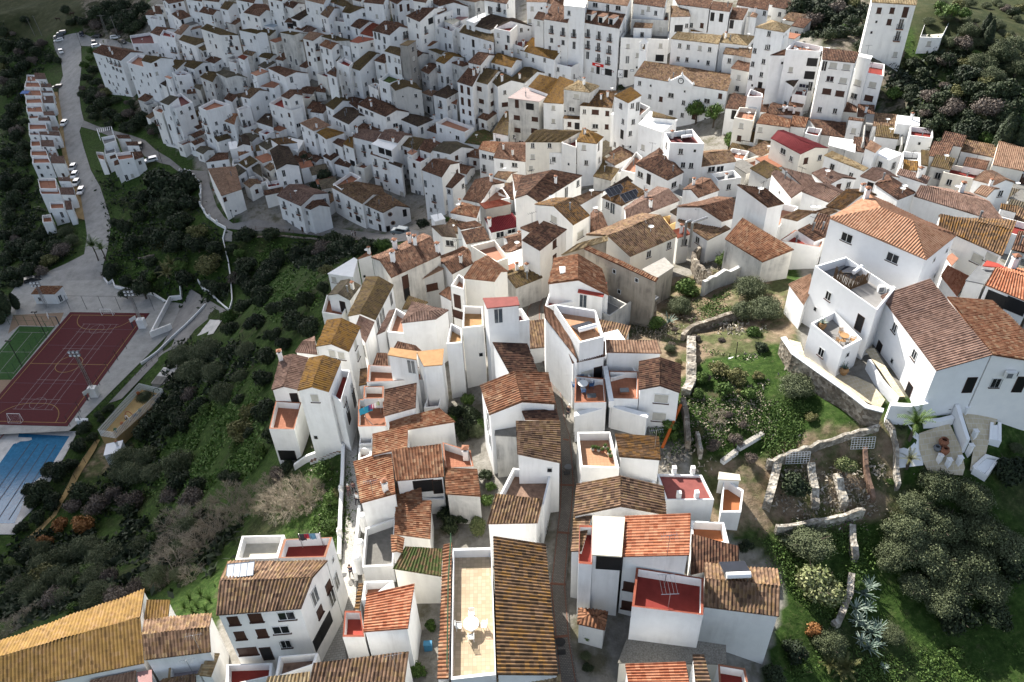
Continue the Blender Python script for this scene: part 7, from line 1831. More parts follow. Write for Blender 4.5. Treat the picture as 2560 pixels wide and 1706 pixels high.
scatter('rubble_stones', [(W('21','1900,1400 2350,1400 2350,1568 1950,1568'), 500),(W('22','1950,0 2350,0 2350,420 2150,300'), 900),(W('32','550,760 760,740 800,850 600,870'), 350),(W('32','-20,1200 1080,1050 1080,1540 -40,1540'), 500),(W('22','1380,1000 1700,1000 1750,1180 1400,1180'), 400),(W('12','250,1150 780,1300 700,1500 100,1450'), 250),(W('30','300,150 1000,150 1250,500 900,450'), 500)], 0, .13, 'lf_p', .12)
# ---------------------------------------------------------------- dormers, bell wall, signs: parts of their buildings
def onroof(t, x, y):
	rb = onroof.b = getattr(onroof, 'b', None) or bvh_of(ROOFP); d = Vector(ray(*tp(t, x, y))).normalized(); p, n, i, _ = rb.ray_cast(Vector(CAMP), d); return (np.array(p), ROOFP[i][1]) if p is not None else (None, None)
def onwall(t, x, y):
	wb = onwall.b = getattr(onwall, 'b', None) or bvh_of(WALLP); d = Vector(ray(*tp(t, x, y))).normalized(); p, n, i, _ = wb.ray_cast(Vector(CAMP), d)
	if p is None: return None, None, None
	n = Vector((n.x, n.y, 0)).normalized(); n = -n if n.dot(d) > 0 else n
	return np.array(p), math.atan2(n.y, n.x) + math.pi / 2, WALLP[i][1]     # local -y looks out of the wall
def find(lb): return next(h for h in HOUSES if lb in h['label'])
def at(o, p, rz=0, par=None):
	Mx = Matrix.Translation(Vector(p)) @ Matrix.Rotation(rz, 4, 'Z')
	if par is not None: o.parent = par; o.matrix_parent_inverse = Matrix.Translation(par.location).inverted() if par.type == 'EMPTY' else Matrix.Identity(4)
	o.matrix_basis = Mx; return o
hotel, church = find('hotel with'), find('white church')
_, hrz, _ = onwall('20', 800, 420)
for x, y in ((585,165),(715,178),(820,200),(915,215)):
	p, h = onroof('20', x, y)
	if p is None: continue
	mb = MB(); mb.box((0, .9, -.6), 1.5, 2.6, 2.0, 0, 0); mb.box((0, -.45, -.2), 1.0, .1, 1.3, 0, 1); mb.box((0, .8, 1.4), 1.8, 3.0, .1, 0, 2)
	at(mb.build('dormer', ['w', 'glass', 'br']), p, hrz or 0, hotel)
p, rz, _ = onwall('20', 790, 598)
if p is not None:
	mb = MB(); mb.box((0, -.1, -.35), 3.4, .12, .75, 0, 0); mb.box((0, -.17, -.12), 1.5, .03, .3, 0, 1); at(mb.build('shop_sign', [plain('signred', (.95,.03,.02)), 'frame']), p, rz, hotel)
for x, y, w, h_, mats in ((838,665,1.1,1.5,'steel'),(995,678,1.5,2.2,'navy'),(1103,648,1.0,.5,'navy'),(925,658,.6,.4,'maroon')):
	p, rz, hs_ = onwall('20', x, y)
	if p is None or hs_ is None: continue
	mb = MB(); mb.box((0, -.04, -h_/2), w, .06, h_, 0, 0); mb.box((0, -.08, -h_/2 + .1), w - .2, .03, h_ - .2, 0, 1)
	if mats == 'navy' and h_ > 1: mb.lathe((0, -.12, .3), [(.2, 0), (.25, 0)], 0, 8); mb.bar((-.35, -.12, -.6), (.35, -.12, .1), .05, 0); mb.bar((.35, -.12, -.6), (-.35, -.12, .1), .05, 0)
	at(mb.build('wall_sign', [mats, 'whs']), p, rz, hs_)
p, rz, _ = onwall('20', 1550, 800)
if p is not None:
	mb = MB(); W_ = 3.0
	A = [(-W_, -.35, .2), (W_, -.35, .2), (W_, -.35, 1.0), (0, -.35, 2.9), (-W_, -.35, 1.0)]; Bk = [(x, .6, z) for x, y, z in A]
	mb.face(A); mb.face(Bk[::-1])
	for i in range(5): mb.face([A[i], Bk[i], Bk[(i+1) % 5], A[(i+1) % 5]])
	for x in (-W_, W_, 0): mb.lathe((x, 0, 1.0 if x else 2.9), [(.28, 0), (.28, .3), (.1, .6), (0, .9)], 0, 8)
	o = mb.build('pediment', 'w'); at(o, p + np.array([0, 0, 0]), rz, church); z_e = p[2]
	mb = MB(); mb.lathe((0, 0, 0), [(.55, 0), (.72, 0), (.72, .08), (.55, .08)], 1, 18); mb.lathe((0, 0, 0), [(0, .05), (.56, .05)], 0, 18); mb.bar((0, 0, .08), (.3, .2, .08), .03, 1, 4); mb.bar((0, 0, .08), (-.05, .4, .08), .03, 1, 4)
	c = mb.build('clock', ['frame', 'iron']); c.data.transform(Matrix.Rotation(rad(90), 4, 'X')); at(c, p + np.array([math.sin(rz) * .4, -math.cos(rz) * .4, 1.6]), rz, church)
	p2 = at_z(*tp('20', 1198, 580), p[2] + .5)
	mb = MB(); mb.box((0, 0, -6), 1.9, 1.0, 9.2); mb.box((-.75, 0, 3.2), .4, 1.0, 1.7); mb.box((.75, 0, 3.2), .4, 1.0, 1.7); mb.prism([(-1.05, -.55), (1.05, -.55), (1.05, .55), (-1.05, .55)], 4.9, 5.2)
	mb.face([(-.95, -.5, 5.2), (.95, -.5, 5.2), (0, -.5, 6.1)]); mb.face([(.95, .5, 5.2), (-.95, .5, 5.2), (0, .5, 6.1)]); mb.face([(.95, -.5, 5.2), (.95, .5, 5.2), (0, .5, 6.1), (0, -.5, 6.1)]); mb.face([(-.95, .5, 5.2), (-.95, -.5, 5.2), (0, -.5, 6.1), (0, .5, 6.1)])
	at(mb.build('bell_wall', 'w'), p2, rz, church); mb = MB(); mb.lathe((0, 0, 3.5), [(.32, 0), (.24, .35), (.12, .6), (0, .65)], 0, 10); at(mb.build('bell', 'wood'), p2, rz, church)
P = [th('30', x, y, 3.5) for x, y in ((895,1140),(1240,1170),(1245,1078),(905,1045))]; z = sum(p[2] for p in P) / 4; P = [at_z(*tp('30', x, y), z) for x, y in ((895,1140),(1240,1170),(1245,1078),(905,1045))]
r = empty('concrete_frame', (*P[0][:2], T1(*P[0][:2]))); tag(r, 'unfinished grey concrete frame with open front at the foot of the cliff', 'building'); mb = MB(); mb.prism([p[:2] for p in P], z - .3, z, 0, True, True); mb.build('slab', 'conc', r)
F0 = [P[0] + (P[0] - P[3]) * 1.6, P[1] + (P[1] - P[2]) * 1.6]
for q in P + F0: mb = MB(); mb.box((q[0], q[1], T1(*q[:2]) - 1), .4, .4, z - .3 - T1(*q[:2]) + 1); mb.build('pillar', 'conc', r)
mb = MB(); mb.prism([p[:2] for p in (F0[0], F0[1], P[2], P[3])], z - 4.5, z - 3.6); mb.build('floor_slab', plain('dirtf', (.12,.08,.06)), r)
for a, b in ((P[0], F0[0]), (P[1], F0[1])): mb = MB(); mb.bar((*a[:2], z - .3), (*b[:2], z - .3), .2, 0, 4); mb.build('beam', 'conc', r)
# ---------------------------------------------------------------- cars
def car_parts(body, L=4.2, Wd=1.75, Hh=1.5, van=False):
	prof = [(-.5,.22),(-.5,.55),(-.46,.62),(-.44,.97),(-.30,1.0),(.08,.98),(.27,.62),(.46,.52),(.5,.42),(.5,.22)] if not van else [(-.5,.22),(-.5,.6),(-.49,.97),(-.42,1.0),(.12,1.0),(.24,.68),(.46,.58),(.5,.45),(.5,.22)]
	mb = MB(); n = len(prof)
	def sec(y, k): return [(x * L, y * (1 if z < .65 else k), z * Hh) for x, z in prof]
	a, b = sec(-Wd/2, .84), sec(Wd/2, .84)
	mb.face(a); mb.face(b[::-1])
	for i in range(n): mb.face([a[i], b[i], b[(i+1) % n], a[(i+1) % n]])
	out = [('body', mb.mesh('body', [body]))]
	mb = MB(); g = .02
	for s in (-1, 1): mb.face([(x * L, s * (Wd/2 * k + g), z * Hh) for x, z, k in ((-.40,.66,.98),(.20,.66,.98),(.06,.93,.86),(-.38,.93,.86))])
	mb.face([(x * L + .03, y * Wd/2, z * Hh + .02) for x, z, y in ((.255,.66,-.9),(.255,.66,.9),(.095,.95,.8),(.095,.95,-.8))])
	mb.face([(x * L - .03, y * Wd/2, z * Hh + .01) for x, z, y in ((-.465,.66,.88),(-.465,.66,-.88),(-.445,.93,-.8),(-.445,.93,.8))])
	out.append(('windows', mb.mesh('windows', ['glass'])))
	for x in (-.31, .31):
		for s in (-1, 1):
			w = MB();
			for k in range(12):
				c0, c1 = 2*math.pi*k/12, 2*math.pi*(k+1)/12; q = lambda c, r, y: (x*L + r*math.cos(c), y, .31 + r*math.sin(c))
				w.face([q(c0,.31,s*Wd/2*.8), q(c1,.31,s*Wd/2*.8), q(c1,.31,s*Wd/2*1.01), q(c0,.31,s*Wd/2*1.01)]); w.face([q(c0,.31,s*Wd/2*1.01), q(c1,.31,s*Wd/2*1.01), q(c1,.19,s*Wd/2*1.01), q(c0,.19,s*Wd/2*1.01)])
				w.face([q(c0,.19,s*Wd/2), q(c1,.19,s*Wd/2), (x*L, s*Wd/2, .31)], 1)
			out.append(('wheel', w.mesh('wheel', ['black', 'steel'])))
	for s in (-1, 1):
		w = MB(); w.box((L*.49, s*Wd*.38, .62), .12, .3, .14); out.append(('headlight', w.mesh('headlight', ['whs'])))
		w = MB(); w.box((-L*.49, s*Wd*.42, .75), .08, .14, .3); out.append(('tail_light', w.mesh('tail_light', ['redt'])))
	return out
def carpaint(n, c):
	plain(n, c, .3, .2, .5, .02); MATS[n].node_tree.nodes['Principled BSDF'].inputs['Coat Weight'].default_value = .5; return n
CARP = {k: thing('parked_car', car_parts(carpaint('car' + k, c), **kw), 'car', 'car') for k, c, kw in (('w', (.75,.76,.78), {}), ('s', (.64,.66,.68), {}), ('k', (.03,.035,.045), dict(L=4.4)), ('g', (.10,.12,.13), dict(L=4.5, Hh=1.6)), ('v', (.30,.38,.40), dict(L=4.3, Hh=1.85, van=True)), ('b', (.035,.05,.085), dict(Hh=1.7, van=True)))}
USED = set()
def car(t, x, y, k, ang, label, sc=1):
	P = th(t, x, y); r = CARP[k] if k not in USED else dup(CARP[k]); USED.add(k); r['label'] = label; r.location = (P[0], P[1], T1(*P[:2]) + .15); r.rotation_euler = (0, 0, rad(ang)); r.scale = (sc,) * 3
car('00',545,385,'w',200,'white hatchback nearest the camera in the row of three at the far car park'); car('00',548,365,'k',200,'black car between the white hatchback and the pale van'); car('00',545,348,'g',200,'dark windowed estate car in the middle of the far car park row'); car('00',570,322,'b',200,'dark blue car at the far end of the car park row')
car('00',565,490,'s',-60,'silver car parked alone on the left side of the valley road'); car('00',755,335,'b',-70,'dark car with pale roof by the rock bank of the car park'); car('00',890,352,'k',175,'black car parked against the stone bank'); car('00',1065,360,'s',20,'light silver car parked below the utility pole'); car('00',870,412,'g',-60,'grey car behind the long apartment block, farther of two'); car('00',895,438,'w',30,'white car half hidden behind the long apartment roof'); car('00',1130,402,'k',-40,'black car by the corner of the low white house')
car('00',532,815,'k',185,'black car parked at the end of the second row house'); car('00',595,1150,'w',-88,'white car driving on the valley road'); car('00',1290,1360,'k',-75,'dark car beside the stepped white cluster'); car('00',1390,1490,'w',205,'white off-roader parked on the yellow bay by the branch road',1.08)
car('00',675,1556,'s',-85,'silver car at the upper end of the roadside row of parked cars'); car('01',690,60,'w',-85,'white car second in the roadside row'); car('01',706,130,'s',-85,'silver car third in the roadside row'); car('01',750,205,'w',-82,'white van like car at the lower end of the roadside row'); car('01',310,1020,'k',25,'black car at the edge of the bushes by the service building')
car('11',1325,585,'v',160,'teal grey van parked at the corner below the round windows'); car('20',765,735,'g',165,'dark grey car parked in front of the hotel')
# ---------------------------------------------------------------- people
def skin_mesh(name, J, E, mat, sub=1):
	me = bpy.data.meshes.new(name); me.from_pydata([j[0] for j in J], E, []); o = bpy.data.objects.new(name, me); COL.objects.link(o)
	m = o.modifiers.new('s', 'SKIN'); m.use_smooth_shade = True
	for v, j in zip(me.skin_vertices[0].data, J): v.radius = (j[1], j[1] * .85)
	me.skin_vertices[0].data[0].use_root = True
	o.modifiers.new('d', 'SUBSURF').levels = sub
	dg = bpy.context.evaluated_depsgraph_get(); r = bpy.data.meshes.new_from_object(o.evaluated_get(dg)); r.name = name; bpy.data.objects.remove(o); r.materials.clear()
	for q in mat: r.materials.append(MATS[q])
	return r
for n, c in (('skinm', (.62,.40,.30)), ('cl_dark', (.05,.045,.06)), ('cl_navy', (.03,.04,.08)), ('cl_white', (.80,.79,.76)), ('cl_plum', (.20,.10,.11)), ('cl_hiv', (.45,.85,.06)), ('hairb', (.06,.035,.025)), ('hairw', (.82,.81,.79))): MATS.pop(n, None); plain(n, c, .85)
def person_parts(top, legs, hair, stride=.16, bend=0, sit=False, armup=False):
	"""one continuous body; hair, top and trousers are their own meshes over it"""
	b = bend
	J = [((0,0,.92),.13), ((0,-.02-b*.2,1.15),.135), ((0,-.03-b*.5,1.38),.14), ((0,-.03-b*.6,1.5),.06), ((0,-.05-b*.7,1.62),.098), ((0,-.06-b*.72,1.70),.09),
		 ((-.10,0,.88),.1), ((-.10,-stride,.48),.07), ((-.10,-stride*.6,.07),.05), ((-.10,-stride*.6-.16,.04),.045),
		 ((.10,0,.88),.1), ((.10,stride*.4,.48),.07), ((.10,stride*1.4,.08),.05), ((.10,stride*1.4-.15,.04),.045),
		 ((-.19,-.03-b*.5,1.40),.07), ((-.25,.10,1.14),.05), ((-.24,-.04,.90),.04), ((-.24,-.08,.80),.045),
		 ((.19,-.03-b*.5,1.40),.07), ((.25,-.14,1.15),.05), ((.22,-.28,.96) if not armup else (.2,-.3,1.45),.04), ((.21,-.34,.93) if not armup else (.18,-.32,1.56),.045)]
	if sit:
		for i, y, z in ((7,-.42,.9),(8,-.44,.5),(9,-.58,.46),(11,-.42,.9),(12,-.44,.5),(13,-.58,.46)): J[i] = ((J[i][0][0], y, z), J[i][1])
	E = [(0,1),(1,2),(2,3),(3,4),(4,5),(0,6),(6,7),(7,8),(8,9),(0,10),(10,11),(11,12),(12,13),(2,14),(14,15),(15,16),(16,17),(2,18),(18,19),(19,20),(20,21)]
	body = skin_mesh('body', J, E, ['skinm'])
	sub = lambda ids, k, nm, mt: skin_mesh(nm, [(J[i][0], J[i][1] * k) for i in ids], [(ids.index(a), ids.index(c)) for a, c in E if a in ids and c in ids], [mt])
	h = MB(); hd = J[5][0]; h.ball((hd[0], hd[1] + .03, hd[2]), .115, 0, 10)
	f = MB()
	for e in (17, 21):
		p = J[e][0]
		for k in range(4): f.bar((p[0] - .03 + .02 * k, p[1] - .02, p[2] - .02), (p[0] - .03 + .02 * k, p[1] - .05, p[2] - .09 + .008 * abs(k - 1)), .009, 0, 5)
		f.bar((p[0] + .03, p[1] - .02, p[2]), (p[0] + .05, p[1] - .06, p[2] - .05), .010, 0, 5)
	face = MB()
	for s in (-.035, .035): face.ball((s, hd[1] - .085, hd[2] - .05), .012, 0, 6)
	face.bar((0, hd[1] - .08, hd[2] - .06), (0, hd[1] - .115, hd[2] - .09), .014, 1, 5); face.bar((-.025, hd[1] - .085, hd[2] - .125), (.025, hd[1] - .085, hd[2] - .125), .008, 2, 4)
	bm = bmesh.new(); bm.from_mesh(body);
	for extra, mats in ((f, ['skinm']), (face, ['black', 'skinm', 'redt'])):
		em = extra.mesh('x', mats); off = len(body.materials)
		for q in mats: body.materials.append(MATS[q])
		n0 = len(bm.faces); bm.from_mesh(em); bm.faces.ensure_lookup_table()
		for fc in bm.faces[n0:]: fc.material_index += off
	bm.to_mesh(body); bm.free()
	return [('body', body), ('hair', h.mesh('hair', [hair], True)), ('jacket', sub([0,1,2,14,15,16,18,19,20], 1.13, 'jacket', top)), ('trousers', sub([0,6,7,8,10,11,12], 1.14, 'trousers', legs))]
def person(t, x, y, ang, label, parts, up=.15):
	r = thing('person', parts, label, 'person'); P = th(t, x, y); r.location = (P[0], P[1], T1(*P[:2]) + up); r.rotation_euler = (0, 0, rad(ang)); return r
person('12',862,1418,170,'person in plum skirt with white bag strap walking on the lane beside the parapet',person_parts('cl_plum','cl_plum','hairw'))
person('12',905,1395,185,'person in dark clothes walking right of the one with white hair on the lane',person_parts('cl_plum','cl_dark','hairb'))
person('12',935,1500,160,'person in white top leaning at the white wall by the lane',person_parts('cl_white','cl_dark','hairb',.2,.3,False,True))
person('13',880,600,175,'person in dark jacket walking down the sunny lane',person_parts('cl_navy','cl_dark','hairb',.2))
person('22',512,715,150,'stooped person in black with white hair on the steps of the upper street',person_parts('cl_dark','cl_dark','hairw',.1,.5))
person('03',2068,1345,20,'person in bright yellow green vest crouching beside the white house corner',person_parts('cl_hiv','cl_dark','hairb',.25,.4))
person('11',888,610,90,'person in grey standing at the wooden street railing',person_parts('cl_white','cl_navy','hairb')); person('11',915,610,80,'person in black standing at the wooden street railing',person_parts('cl_dark','cl_dark','hairb'))
person('20',930,1490,0,'person in black standing in the shadowy alley below the arched window house',person_parts('cl_dark','cl_dark','hairb'))
P = th('12', 825, 910); r = empty('scooter', (P[0], P[1], T1(*P[:2]) + .15), rad(100)); tag(r, 'white and black scooter parked in the shaded lane', 'scooter')
def kid(nm, mb, mats, r=r): o = mb.build(nm, mats); o.parent = r; return o
for x in (-.62, .62):
	mb = MB()
	for k in range(12): c0, c1 = 2*math.pi*k/12, 2*math.pi*(k+1)/12; mb.bar((x + .22*math.cos(c0), 0, .25 + .22*math.sin(c0)), (x + .22*math.cos(c1), 0, .25 + .22*math.sin(c1)), .06, 0, 5)
	kid('wheel', mb, 'black')
mb = MB(); mb.box((-.35, 0, .4), .8, .3, .3); mb.box((.1, 0, .25), .5, .3, .08); kid('body', mb, 'frame'); mb = MB(); mb.box((-.3, 0, .7), .7, .28, .12); kid('seat', mb, 'black')
mb = MB(); mb.bar((.6, 0, .3), (.4, 0, 1.0), .05); mb.bar((.4, -.3, 1.02), (.4, .3, 1.02), .02); mb.box((.5, 0, .35), .08, .36, .55); kid('handlebar', mb, ['iron']); mb = MB(); mb.ball((-.5, 0, 1.0), .16, 0, 8); kid('helmet', mb, 'frame')
def horse(t, x, y, ang, label):
	J = [((0,0,1.25),.27),((.55,0,1.28),.29),((-.5,0,1.28),.28),((.95,0,1.55),.15),((1.2,0,1.45),.11),((1.42,0,1.15),.08),((.55,.16,.75),.09),((.57,.16,.4),.05),((.57,.16,.05),.06),((.55,-.16,.75),.09),((.62,-.16,.4),.05),((.62,-.16,.05),.06),((-.6,.17,.85),.13),((-.68,.17,.5),.06),((-.62,.17,.05),.06),((-.6,-.17,.85),.13),((-.72,-.17,.5),.06),((-.68,-.17,.05),.06),((-.85,0,1.3),.05),((-.98,0,.75),.06)]
	E = [(0,1),(0,2),(1,3),(3,4),(4,5),(1,6),(6,7),(7,8),(1,9),(9,10),(10,11),(2,12),(12,13),(13,14),(2,15),(15,16),(16,17),(2,18),(18,19)]
	m = skin_mesh('body', J, E, [MATS.get('horse') and 'horse' or plain('horse', (.06,.03,.02)).name])
	r = thing('horse', [('body', m)], label, 'horse'); P = th(t, x, y); r.location = (P[0], P[1], T1(*P[:2]) + .3); r.rotation_euler = (0, 0, rad(ang)); r.scale = (1.15,) * 3
horse('00', 540, 205, 190, 'dark horse grazing on the pasture, nearer to the pale road'); horse('00', 668, 158, 10, 'dark horse grazing on the pasture, nearer to the wooded bank')
# ---------------------------------------------------------------- things on roofs and terraces
def heater(t, x, y, ang, label, sc=1):
	p, h = onroof(t, x, y)
	if p is None: return
	r = empty('solar_water_heater', p, rad(ang)); r.scale = (sc,) * 3; tag(r, label, 'solar heater')
	mb = MB(); mb.bar((-1.0, 0, .85), (1.0, 0, .85), .27, 0, 12); kid('tank', mb, 'whs', r)
	mb = MB(); A = [(-1.1, .25, .8), (1.1, .25, .8), (1.1, 1.9, .1), (-1.1, 1.9, .1)]; mb.face(A, 0); mb.face([(a, b, c - .08) for a, b, c in A[::-1]], 1)
	for i in range(4): q, w = A[i], A[(i+1) % 4]; mb.face([(q[0], q[1], q[2]-.08), (w[0], w[1], w[2]-.08), w, q], 1)
	kid('collector', mb, ['solar', 'steel'], r)
	mb = MB()
	for s in (-.9, .9): mb.bar((s, 0, .8), (s, 0, -.6), .03, 0, 4); mb.bar((s, 0, .8), (s, 1.6, -.6), .03, 0, 4); mb.bar((s, 0, 0), (s, 1.5, .1), .03, 0, 4)
	kid('stand', mb, 'steel', r)
heater('23',2065,640,0,'solar water heater with long white tank on the speckled tile roof'); heater('21',690,1500,20,'solar water heater on the salmon tiled terrace'); heater('20',1600,1290,10,'solar water heater on the dark red terrace by the plaza'); heater('31',810,960,40,'solar water heater behind the twig screen of the villa wing',.9); heater('31',1725,720,10,'solar water heater on the small dark terrace beside the villa',.8); heater('10',1690,100,20,'solar water heater on the orange terrace near the top edge'); heater('30',170,1020,30,'solar water heater on the low brown roof by the ochre courtyard')
def panel(t, x, y, w, l, ang, tilt, mat, label):
	p, h = onroof(t, x, y)
	if p is None: return
	mb = MB(); c, s = math.cos(rad(tilt)), math.sin(rad(tilt)); q = lambda u, v, e=0: (u, v * c, .25 + (v + l/2) * s + e)
	mb.prism([(-w/2, -l/2*c), (w/2, -l/2*c), (w/2, l/2*c), (-w/2, l/2*c)], [.2, .2, .2 + l*s, .2 + l*s], [.27, .27, .27 + l*s, .27 + l*s], 0, True, True)
	for k in range(1, 4): mb.bar(q(-w/2 + w*k/4, -l/2, .04), q(-w/2 + w*k/4, l/2, .04), .02, 1, 4)
	for a, b in (((-w/2,-l/2),(w/2,-l/2)),((w/2,-l/2),(w/2,l/2)),((w/2,l/2),(-w/2,l/2)),((-w/2,l/2),(-w/2,-l/2))): mb.bar(q(*a, .03), q(*b, .03), .035, 1, 4)
	for u in (-w/2+.2, w/2-.2): mb.bar((u, l/2*c, .2 + l*s), (u, l/2*c, -.6), .03, 1, 4); mb.bar((u, -l/2*c, .2), (u, -l/2*c, -.6), .03, 1, 4)
	o = mb.build('photovoltaic_array', [mat, 'steel']); o.location = p; o.rotation_euler.z = rad(ang); tag(o, label, 'solar panel')
panel('21',945,215,3.4,1.6,32,28,'solar','left tilted solar panel on the golden brown roof'); panel('21',1085,262,3.4,1.6,32,28,'solar','right tilted solar panel on the golden brown roof'); panel('03',2215,560,2.3,1.3,5,10,plain('solarw', (.55,.58,.62), .2).name,'pale glass solar panel on the large white house')
def table(t, x, y, z, label, mat='frame', r=.55, chairs=4, cm='frame', clab='chair', cgroup=None):
	P = at_z(*tp(t, x, y), z); rt = empty('round_table', P); tag(rt, label, 'table'); mb = MB(); mb.lathe((0,0,0), [(0,.74),(r,.74),(r,.70),(0,.70)], 0, 20); kid('table_top', mb, mat, rt)
	mb = MB(); mb.lathe((0,0,0), [(.3,0),(.28,.04),(.05,.08),(.05,.72)], 0, 10); kid('pedestal', mb, mat, rt); k0 = None
	for k in range(chairs):
		a = 2*math.pi*k/chairs + math.pi/2; c = empty('garden_chair', (P[0] + (r + .35)*math.cos(a), P[1] + (r + .35)*math.sin(a), P[2]), a + math.pi/2); tag(c, clab, 'chair', cgroup)
		mb = MB(); mb.box((0,0,.42), .48, .46, .04); kid('seat', mb, cm, c); mb = MB()
		for i in range(6): mb.bar((-.2 + .08*i, -.22, .45), (-.2 + .08*i, -.28, .88), .022, 0, 4)
		mb.bar((-.24, -.28, .88), (.24, -.28, .88), .03); kid('backrest', mb, cm, c)
		for s in (-.22, .22): mb = MB(); mb.bar((s, -.22, .66), (s, .2, .64), .025); mb.bar((s, .2, .64), (s, .2, .44), .022); kid('armrest', mb, cm, c)
		for sx in (-.2, .2):
			for sy in (-.2, .2): mb = MB(); mb.bar((sx, sy, 0), (sx*.95, sy*.95, .43), .024); kid('leg', mb, cm, c)
def flz(t, x, y): p, h = onroof(t, x, y); return p[2] if p is not None else T1(*th(t, x, y)[:2])
table('13',1980,1075,flz('13',1980,1075),'round white table on the chequered beige terrace',r=.62,clab='white plastic armchair at the round table on the chequered terrace',cgroup='white chairs on the chequered terrace')
table('22',650,430,flz('22',650,430),'white topped round table on the red terrace with blue chairs',r=.55,cm=plain('bluec', (.06,.14,.30)).name,clab='blue garden chair round the white topped table',cgroup='blue chairs on the red terrace')
table('31',690,1560,flz('31',690,1540),'pale wooden table on the lower villa terrace','ochf',.5,3,'ochf','pale wooden stool on the lower villa terrace','stools on the lower villa terrace')
table('31',1930,1110,flz('31',1930,1110) if 0 else T1(*th('31',1930,1110)[:2]) + 3.2,'turquoise table on the little balcony beside the grey canopy',plain('turq', (.12,.60,.55)).name,.35,2,'turq','turquoise chair on the little balcony','turquoise chairs on the balcony')
table('20',640,1480,flz('20',640,1480),'white table on the salmon terrace with balustrade',r=.45,chairs=3,clab='white chair on the salmon terrace with balustrade',cgroup='white chairs on the balustrade terrace')
table('20',1010,775,T1(*th('20',1010,775)[:2]),'café table with red chairs on the hotel plaza','steel',.4,3,'signred','red café chair on the hotel plaza','red café chairs on the hotel plaza')
def laundry(t, pts, z, cols, name, label, poles=True):
	P = [at_z(*tp(t, *p), z) for p in pts]; r = empty('clothes_line', P[0]); tag(r, label, 'clothes line'); mb = MB(); mb.bar((0,0,1.9), tuple(P[1] - P[0] + np.array([0,0,1.9])), .015, 0, 4)
	if poles: mb.bar((0,0,0), (0,0,1.95), .03, 0, 5); mb.bar(tuple(P[1]-P[0]), tuple(P[1]-P[0]+np.array([0,0,1.95])), .03, 0, 5)
	kid('line', mb, 'steel', r); n = len(cols); d = P[1] - P[0]; e = unit(hor(d)); rs_ = random.Random(len(label))
	for k, (c, w, h) in enumerate(cols):
		q = P[0] + d * ((k + .5) / n); mb = MB(); nb = np.array([-e[1], e[0], 0]) * .012; m = 5
		for i in range(m):
			f0, f1 = i / m - .5, (i+1) / m - .5; b0, b1 = .06*math.sin(i*2.1), .06*math.sin((i+1)*2.1); N2 = np.array([-e[1], e[0], 0])
			a0, a1 = q + e*w*f0, q + e*w*f1
			for s in (-1, 1): mb.face([a0 + N2*b0 + nb*s + np.array([0,0,1.9-h]), a1 + N2*b1 + nb*s + np.array([0,0,1.9-h]), a1 + nb*s + np.array([0,0,1.9]), a0 + nb*s + np.array([0,0,1.9])])
		o = mb.build('garment', plain('gm%02d%02d%02d' % tuple(int(v*99) for v in c), c)); tag(o, name % (['first','second','third','fourth','fifth','sixth'][k]), 'laundry')
laundry('12',[(1010,720),(1150,660)],flz('12',1060,700),[((.03,.42,.62),1.5,.95),((.05,.12,.35),.5,.8),((.75,.03,.15),.45,.7),((.75,.73,.7),.7,.7),((.5,.55,.3),.4,.6)],'%s piece of washing from the left on the line with the turquoise towel','clothes line on the terracotta terrace by the narrow lane')
laundry('13',[(430,330),(620,320)],flz('13',500,330),[((.05,.05,.06),.7,.9),((.6,.03,.06),.5,.6),((.2,.45,.62),.6,.8),((.78,.78,.78),.4,.8)],'%s piece of washing from the left on the red roof terrace','clothes line on the red roof terrace of the large white house')
laundry('12',[(1020,800),(1120,900)],flz('12',1020,880),[((.78,.78,.8),.5,1.2),((.75,.76,.8),.6,1.1),((.7,.74,.8),.6,.9)],'%s white sheet hanging over the small courtyard','clothes line over the small plant courtyard')
laundry('10',[(1430,1445),(1570,1420)],flz('10',1500,1440),[((.06,.07,.1),.6,.9),((.6,.62,.66),.7,.9),((.12,.16,.3),.6,.8),((.7,.7,.72),.5,.9)],'%s piece of washing on the crowded red laundry terrace','clothes line on the crowded red laundry terrace')
laundry('30',[(275,850),(360,860)],flz('30',300,860),[((.03,.03,.05),.6,.7),((.04,.04,.08),.6,.7),((.05,.05,.06),.5,.7)],'%s dark garment drying in the little loggia','clothes line in the little loggia below the curved front')
def drop(name, mb, mats, t, x, y, label, cat, z=None, ang=0):
	if z is None: z = T1(*th(t, x, y)[:2])
	o = mb.build(name, mats); o.location = at_z(*tp(t, x, y), z); o.rotation_euler.z = rad(ang); return tag(o, label, cat)
def pot(h=.5, r=.3): m = MB(); m.lathe((0,0,0), [(r*.55,0),(r*.8,h*.3),(r,h*.65),(r*.7,h*.95),(r*.75,h),(r*.55,h),(r*.5,h*.8)], 0, 12); return m
def plantpot(h=.5, r=.3, lf='lf_l', up=.9): m = pot(h, r); return m
drop('clay_jar',pot(.9,.5),'terra','32',1600,955,'large round clay jar standing on the round patio','jar',T1(*th('32',1600,955)[:2])+.25); drop('clay_jar',pot(.9,.45),'terra','32',1610,1035,'clay jar beside the white pillars of the round patio','jar',T1(*th('32',1610,1035)[:2])+.25); drop('planter_bucket',pot(.6,.4),'grs','32',1545,1000,'dark grey bucket left of the clay jars','bucket',T1(*th('32',1545,1000)[:2])+.25)
